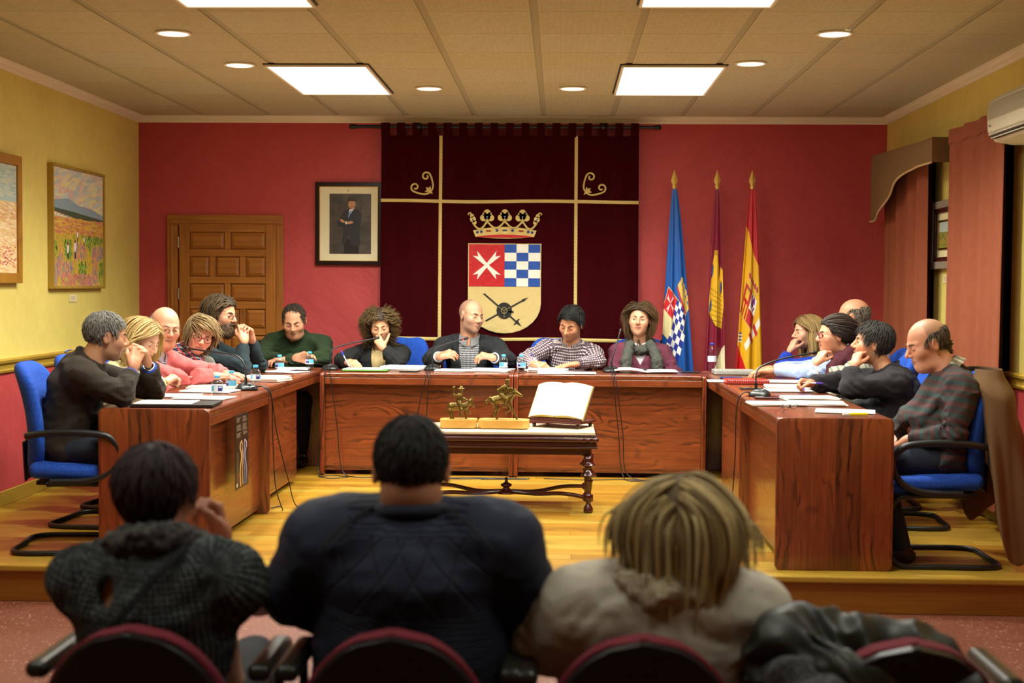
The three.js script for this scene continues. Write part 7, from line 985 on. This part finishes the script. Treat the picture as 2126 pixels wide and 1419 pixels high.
// ---------- carved table, book, bronzes ----------
{
  const T = thing('carved_table', 'antique dark red table with turned legs and pale marble top', 'table', [-0.325, 0, 2.53]), w = 1.145, d = 0.57;
  const ring = (W, D, y0, y1, r) => box(W, y1 - y0, D, 0, (y0 + y1) / 2, 0, 'x', r, 3);
  part('top_frame', [ring(w - 0.03, d - 0.03, 0.462, 0.476, 0.006), ring(w, d, 0.43, 0.463, 0.015), ring(w - 0.03, d - 0.03, 0.404, 0.432, 0.008), ring(w - 0.012, d - 0.012, 0.392, 0.406, 0.006)], M.antique, T);
  part('apron', ring(w - 0.1, d - 0.1, 0.35, 0.394, 0.003), M.antique, T);
  part('marble_slab', box(w - 0.045, 0.018, d - 0.045, 0, 0.484, 0, 'x', 0.004, 2), std({ map: dataTex(256, 256, (u, v) => { const k = 22 * pn(u, v, 6, 6, 5); return [214 + k, 200 + k, 168 + k]; }), roughness: 0.3 }), T);
  const leg = lathe([[0, 0], [0.026, 0], [0.03, 0.012], [0.028, 0.03], [0.016, 0.05], [0.014, 0.06], [0.02, 0.066], [0.02, 0.07], [0.03, 0.072], [0.03, 0.108], [0.02, 0.112], [0.016, 0.12], [0.021, 0.15], [0.025, 0.19], [0.028, 0.2], [0.02, 0.206], [0.03, 0.218], [0.048, 0.226], [0.05, 0.234], [0.034, 0.25], [0.022, 0.268], [0.026, 0.28], [0.046, 0.29], [0.047, 0.296], [0.03, 0.305], [0.028, 0.32], [0.03, 0.35], [0, 0.35]], 20);
  for (const sx of [-1, 1]) for (const sz of [-1, 1]) { const l = part('leg', leg, M.antique, T); l.position.set(sx * 0.512, 0, sz * 0.25); }
  for (const sx of [-1, 1]) for (const sz of [-1, 1]) part('stretcher', tube([[sx * 0.512, 0.09, sz * 0.25], [sx * 0.36, 0.1, sz * 0.15], [sx * 0.18, 0.082, sz * 0.05], [0, 0.09, 0]], 0.013, 30, 8), M.antique, T);
  part('finial', lathe([[0, 0.07], [0.06, 0.075], [0.062, 0.085], [0.03, 0.1], [0.018, 0.112], [0.036, 0.124], [0.034, 0.134], [0.012, 0.144], [0.008, 0.16], [0.013, 0.168], [0, 0.18]]), M.antique, T);
  const carve = part('corner_carving', [0, 1, 2, 3, 4].map((i) => ball(0.014, 0.46 + i * 0.022, 0.447, 0.287, 1, 0.8 + 0.3 * (i % 2), 0.35, 10, 8)), M.antique, T); void carve;
  const S = thing('book_stand', 'low wooden book stand with turned feet on the carved table', 'stand', [0.025, 0.493, 2.44], -0.42);
  for (const sx of [-1, 1]) for (const sz of [-1, 1]) { const f = part('foot', lathe([[0, 0], [0.008, 0], [0.013, 0.012], [0.012, 0.022], [0.007, 0.03], [0, 0.03]], 12), M.antique, S); f.position.set(sx * 0.15, 0, sz * 0.1); }
  part('board', box(0.36, 0.014, 0.26, 0, 0.036, 0, 'x', 0.004, 2), std({ map: darkWoodTex, color: 0xffc8a0, roughness: 0.45 }), S); part('prop', box(0.24, 0.012, 0.2, 0, 0.09, -0.03).rotateX(0), std({ map: darkWoodTex, roughness: 0.5 }), S).visible = true; part('ledge', box(0.36, 0.02, 0.014, 0, 0.052, 0.118, 'x', 0.003), std({ map: darkWoodTex, color: 0xffc8a0, roughness: 0.45 }), S);
  const B = thing('open_book', 'large open book with cream pages on the stand', 'book', [-0.015, 0.548, 2.535], -0.42), tilt = R(52), cy = Math.sin(tilt), sz = Math.cos(tilt);
  const page = (s, lift, th) => sheet((u, v) => { const q = s * u * 0.185, k = lift + 0.024 * Math.sin(Math.PI * Math.min(1, u * 0.92 + 0.06)) - 0.02 * u; return [q, v * 0.25 * cy + k * sz, -v * 0.25 * sz + k * cy]; }, 20, 4, th);
  const paperB = std({ map: dataTex(128, 128, (u, v) => { const t = (v * 22) % 1 < 0.4 && u > 0.1 && u < 0.9 ? 8 : 0; return [238 - t, 228 - t, 190 - t]; }), roughness: 0.85 });
  for (const s of [-1, 1]) { part('page_block', page(s, 0.012, 0.03), std({ color: 0xc9ac62, roughness: 0.8 }), B); part('open_page', page(s, 0.03, 0.002), paperB, B); } part('cover', [-1, 1].map((s) => sheet((u, v) => [s * u * 0.192, v * 0.258 * cy - 0.004 * sz - 0.002, -v * 0.258 * sz - 0.006 * cy], 2, 2, 0.005)), std({ color: 0x5a3a22, roughness: 0.6 }), B);
  // bronze riders
  const bronze = std({ color: 0x6e5a2c, metalness: 0.9, roughness: 0.4 }), onyx = std({ map: dataTex(256, 256, (u, v) => { const a = pn(u, v, 8, 5, 5, 3), k = a * 60; return [206 + k * 0.6, 160 + k, 84 + k]; }), roughness: 0.25, bumpMap: stuccoBump, bumpScale: 0.004 });
  const base = (o, w, dd, h) => { part('stone_base', uvMetres(extrude(shape([[-w / 2, -dd / 3], [-w / 2 + 0.03, -dd / 2], [w / 2 - 0.03, -dd / 2], [w / 2, -dd / 3], [w / 2, dd / 3], [w / 2 - 0.03, dd / 2], [-w / 2 + 0.03, dd / 2], [-w / 2, dd / 3]]), h, 0.004, 2).rotateX(-Math.PI / 2).translate(0, 0.008, 0), 'x'), onyx, o); for (const a of [-1, 1]) for (const b of [-1, 1]) part('foot', cyl(0.006, 0.006, 0.01, a * (w / 2 - 0.03), 0.005, b * (dd / 2 - 0.02), 10), M.brass, o); };
  const fig = (o, name, caps, extra, y0, lo, hi, k = 0.008) => { const c = caps.map(([a, b, r, s]) => cap(a, b, r, s)); part(name, uvMetres(nets((x, y, z) => { let d = 1e9; for (const f of c) d = smin(d, f(x, y, z), k); for (const e of extra) d = smin(d, e(x, y, z), 0.004); return d + 0.0008 * noise(x * 160, y * 160, z * 160); }, lo, hi, 0.003).translate(0, y0, 0)), bronze, o); };
  const s1 = thing('bronze_statuette', 'small bronze rider on a donkey, arm raised, on stone base', 'statuette', [-0.622, 0.4935, 2.6], 0.06); base(s1, 0.232, 0.13, 0.045);
  fig(s1, 'donkey', [[[-0.045, 0.08, 0], [0.04, 0.08, 0], 0.024, 0.022], [[0.04, 0.085, 0], [0.072, 0.108, 0], 0.017, 0.012], [[0.07, 0.112, 0], [0.092, 0.082, 0], 0.013, 0.009], [[0.076, 0.118, 0.006], [0.092, 0.14, 0.012], 0.005, 0.003], [[0.074, 0.118, -0.006], [0.082, 0.142, -0.012], 0.005, 0.003], [[-0.04, 0.07, 0.012], [-0.043, 0.036, 0.012], 0.011, 0.007], [[-0.043, 0.036, 0.012], [-0.036, 0.002, 0.012], 0.007, 0.006], [[-0.05, 0.07, -0.012], [-0.055, 0.03, -0.012], 0.011, 0.007], [[-0.055, 0.03, -0.012], [-0.05, 0.002, -0.012], 0.007, 0.006], [[0.04, 0.07, 0.012], [0.042, 0.03, 0.012], 0.01, 0.006], [[0.042, 0.03, 0.012], [0.046, 0.002, 0.012], 0.006, 0.006], [[0.04, 0.07, -0.012], [0.06, 0.045, -0.012], 0.01, 0.006], [[0.06, 0.045, -0.012], [0.072, 0.035, -0.012], 0.006, 0.005], [[-0.068, 0.085, 0], [-0.08, 0.04, 0], 0.005, 0.004]], [], 0.055, [-0.1, -0.01, -0.05], [0.12, 0.16, 0.05]);
  fig(s1, 'rider', [[[0.0, 0.095, 0], [0.005, 0.145, 0], 0.02, 0.019], [[0.005, 0.145, 0], [0.012, 0.17, 0], 0.012, 0.01], [[0.012, 0.176, 0], [0.014, 0.184, 0], 0.013, 0.012], [[-0.005, 0.148, 0.018], [-0.032, 0.15, 0.02], 0.008, 0.007], [[-0.032, 0.15, 0.02], [-0.035, 0.19, 0.016], 0.007, 0.006], [[-0.035, 0.19, 0.016], [-0.03, 0.198, 0.016], 0.009, 0.009], [[0.012, 0.148, -0.016], [0.03, 0.125, -0.014], 0.008, 0.006], [[0.03, 0.125, -0.014], [0.05, 0.118, -0.006], 0.006, 0.006], [[0.004, 0.1, 0.018], [0.016, 0.06, 0.03], 0.014, 0.01], [[0.016, 0.06, 0.03], [0.008, 0.024, 0.03], 0.01, 0.007], [[0.008, 0.024, 0.03], [0.022, 0.02, 0.03], 0.007, 0.006], [[0.004, 0.1, -0.018], [0.016, 0.06, -0.03], 0.014, 0.01], [[0.016, 0.06, -0.03], [0.008, 0.024, -0.03], 0.01, 0.007]], [ell([0.014, 0.192, 0], [0.024, 0.004, 0.022]), ell([0.014, 0.198, 0], [0.011, 0.01, 0.011])], 0.055, [-0.06, 0.0, -0.05], [0.07, 0.22, 0.05]);
  const s2 = thing('bronze_statuette', 'bronze rider with lance on a galloping horse, on stone base', 'statuette', [-0.34, 0.4935, 2.6], -0.06); base(s2, 0.315, 0.14, 0.045);
  fig(s2, 'horse', [[[-0.06, 0.12, 0], [0.03, 0.135, 0], 0.027, 0.027], [[0.03, 0.14, 0], [0.07, 0.17, 0], 0.022, 0.014], [[0.07, 0.172, 0], [0.108, 0.15, 0], 0.014, 0.009], [[0.07, 0.182, 0.006], [0.066, 0.196, 0.008], 0.004, 0.002], [[0.07, 0.182, -0.006], [0.066, 0.196, -0.008], 0.004, 0.002], [[-0.06, 0.11, 0.014], [-0.052, 0.065, 0.014], 0.016, 0.009], [[-0.052, 0.065, 0.014], [-0.06, 0.034, 0.014], 0.008, 0.006], [[-0.06, 0.034, 0.014], [-0.04, 0.003, 0.014], 0.006, 0.007], [[-0.065, 0.11, -0.014], [-0.035, 0.07, -0.014], 0.016, 0.009], [[-0.035, 0.07, -0.014], [-0.05, 0.035, -0.014], 0.008, 0.006], [[-0.05, 0.035, -0.014], [-0.052, 0.01, -0.014], 0.006, 0.006], [[0.03, 0.115, 0.014], [0.055, 0.06, 0.014], 0.013, 0.007], [[0.055, 0.06, 0.014], [0.084, 0.003, 0.014], 0.007, 0.006], [[0.025, 0.115, -0.014], [0.03, 0.06, -0.014], 0.013, 0.007], [[0.03, 0.06, -0.014], [0.004, 0.036, -0.014], 0.007, 0.006], [[-0.086, 0.135, 0], [-0.11, 0.11, 0], 0.008, 0.007], [[-0.11, 0.11, 0], [-0.118, 0.075, 0], 0.008, 0.004], [[0.045, 0.17, 0], [0.07, 0.19, 0], 0.006, 0.005]], [], 0.055, [-0.14, -0.01, -0.05], [0.13, 0.21, 0.05]);
  fig(s2, 'rider', [[[-0.015, 0.15, 0], [0.005, 0.2, 0], 0.02, 0.02], [[0.005, 0.2, 0], [0.018, 0.224, 0], 0.01, 0.009], [[0.02, 0.232, 0], [0.02, 0.24, 0], 0.013, 0.012], [[-0.004, 0.205, 0.02], [-0.035, 0.185, 0.03], 0.009, 0.007], [[-0.035, 0.185, 0.03], [-0.03, 0.17, 0.034], 0.007, 0.006], [[0.01, 0.205, -0.018], [0.035, 0.178, -0.018], 0.009, 0.007], [[-0.012, 0.15, 0.02], [0.02, 0.13, 0.036], 0.014, 0.01], [[0.02, 0.13, 0.036], [0.0, 0.085, 0.036], 0.01, 0.007], [[0.0, 0.085, 0.036], [0.016, 0.08, 0.036], 0.007, 0.005], [[-0.012, 0.15, -0.02], [0.02, 0.13, -0.036], 0.014, 0.01], [[0.02, 0.13, -0.036], [0.0, 0.085, -0.036], 0.01, 0.007]], [ell([0.02, 0.249, 0], [0.016, 0.006, 0.016]), ell([0.042, 0.186, 0.022], [0.02, 0.02, 0.006])], 0.055, [-0.06, 0.06, -0.06], [0.08, 0.27, 0.06]);
  part('lance', tube([[-0.062, 0.312, 0.034], [0.026, 0.15, 0.034]], 0.0022, 4, 6), bronze, s2);
}
// ---------- coats ----------
function softThing(name, label, caps, mat, o = {}) {
  const c = caps.map(([a, b, r, s]) => cap(a, b, r, s ?? r)), cen = caps[0][0], g = thing(name, label, o.cat || 'coat', [cen[0], o.y ?? 0, cen[2]]);
  const f = o.fold || 0.012, fq = o.freq || 14; const q = nets((x, y, z) => { let d = 1e9; for (const h of c) d = smin(d, h(x, y, z), o.k || 0.05); if (d > 0.1) return d; const a = noise(x * fq * 0.4, y * fq * 0.3, z * fq * 0.4); if (o.cut) d = smax(d, o.cut(x, y, z), 0.01); return d + f * (Math.abs(noise(x * fq + a * 3, y * fq * (o.sy || 0.5) + a * 2, z * fq)) * 1.6 - 0.6 + a * 0.8); }, ...bounds(caps.flatMap((k) => [k[0], k[1]]), 0.13), o.h || 0.009);
  q.translate(-g.position.x, -g.position.y, -g.position.z); part('cloth', uvMetres(q, 'y'), mat, g); if (o.more) o.more(g); return g;
}
{
  const tan = fabric(0x674826);
  const tj = thing('jacket', 'tan jacket draped over the back of the nearest right chair', 'coat', [2.165, 0, 4.1]);
  const hem = (ph) => 0.2 + 0.1 * Math.cos(ph * 2 + 0.6) + (ph > 0.6 ? -0.07 * sst(0.6, 1.4, ph) : 0.05);
  part('cloth', sheet((u, v) => { const ph = lerp(-2.5, 2.62, u), s = 0.62 + 0.38 * sst(0, 0.1, v), dp = Math.pow(v, 0.85), wob = (0.22 * Math.sin(ph * 6.5 + 0.6 + v) + 0.07 * Math.sin(ph * 13 + 2 * v)) * sst(0.08, 0.6, v), front = Math.cos(ph) < 0 ? 1 : 0, rx = (front ? 0.14 : 0.1 + 0.08 * v) * s * (1 + wob), rz = (0.275 + 0.04 * v) * s * (1 + wob * 0.35); const y = 0.995 - 0.03 * (1 - Math.cos(s * 1.5)) - dp * (0.97 - (front ? lerp(hem(ph), 0.52, sst(1.7, 2.5, Math.abs(ph))) : hem(ph))); return [0.0 + 0.055 * v + Math.cos(ph) * rx, y, Math.sin(ph) * rz]; }, 110, 44, 0.007), tan, tj);
  softThing('jacket', 'shiny dark jacket heaped on the empty audience chair', [[[0.51, 0.57, 8.0], [0.6, 0.555, 7.95], 0.07], [[0.6, 0.555, 7.95], [0.74, 0.565, 7.96], 0.075], [[0.74, 0.565, 7.96], [0.85, 0.54, 7.98], 0.075, 0.065], [[0.85, 0.53, 7.98], [0.92, 0.44, 8.05], 0.065], [[0.55, 0.48, 7.98], [0.9, 0.44, 7.95], 0.09], [[0.6, 0.385, 7.88], [0.9, 0.38, 7.88], 0.09], [[0.62, 0.53, 8.1], [0.9, 0.5, 8.12], 0.05], [[0.7, 0.44, 8.15], [0.92, 0.4, 8.15], 0.05], [[0.72, 0.34, 8.16], [0.9, 0.3, 8.16], 0.045]], std({ color: 0x24261f, roughness: 0.5 }), { fold: 0.026, freq: 10, sy: 0.9, h: 0.007, k: 0.06, y: STEP + 0.475 });
  const tw = dataTex(256, 256, (u, v) => { const n = noise(u * 128, v * 128, 2), k = 60 + 50 * Math.sign(Math.sin((u + v) * 6.283 * 40)) * (0.4 + 0.6 * Math.abs(n)) + 40 * n; return grey(k); }); tw.repeat.set(2.6, 2.6);
  softThing('coat', 'black and white tweed coat under the dark jacket', [[[0.52, 0.52, 8.08], [0.64, 0.5, 8.11], 0.045], [[0.64, 0.5, 8.11], [0.72, 0.43, 8.13], 0.045], [[0.55, 0.44, 8.11], [0.7, 0.38, 8.12], 0.05], [[0.5, 0.5, 8.06], [0.53, 0.4, 8.1], 0.04], [[0.56, 0.5, 8.16], [0.66, 0.46, 8.19], 0.04], [[0.58, 0.4, 8.18], [0.68, 0.34, 8.2], 0.04]], std({ map: tw, roughness: 1 }), { fold: 0.014, freq: 14, h: 0.007, k: 0.04, y: STEP + 0.475 });
  softThing('coat', 'dark green hooded coat hanging behind the fur scarf woman', [[[0.86, 0.93, 0.17], [0.95, 0.86, 0.19], 0.05], [[0.95, 0.86, 0.19], [0.965, 0.66, 0.2], 0.045], [[0.88, 0.9, 0.16], [0.9, 0.5, 0.15], 0.06], [[0.965, 0.7, 0.2], [0.95, 0.4, 0.19], 0.05]], fabric(0x22271c), { fold: 0.014, freq: 18, h: 0.009, y: 0, more: (g) => { const f = nets((x, y, z) => Math.min(cap([0.85, 0.955, 0.2], [0.905, 0.945, 0.23], 0.022, 0.024)(x, y, z), cap([0.905, 0.945, 0.23], [0.94, 0.9, 0.25], 0.024, 0.02)(x, y, z)) + 0.007 * noise(x * 90, y * 90, z * 90), [0.78, 0.84, 0.12], [1.0, 1.02, 0.32], 0.007); f.translate(-g.position.x, 0, -g.position.z); part('fur_trim', uvMetres(f), fabric(0x5a5138), g); } });
}
renderer.render(scene, camera);
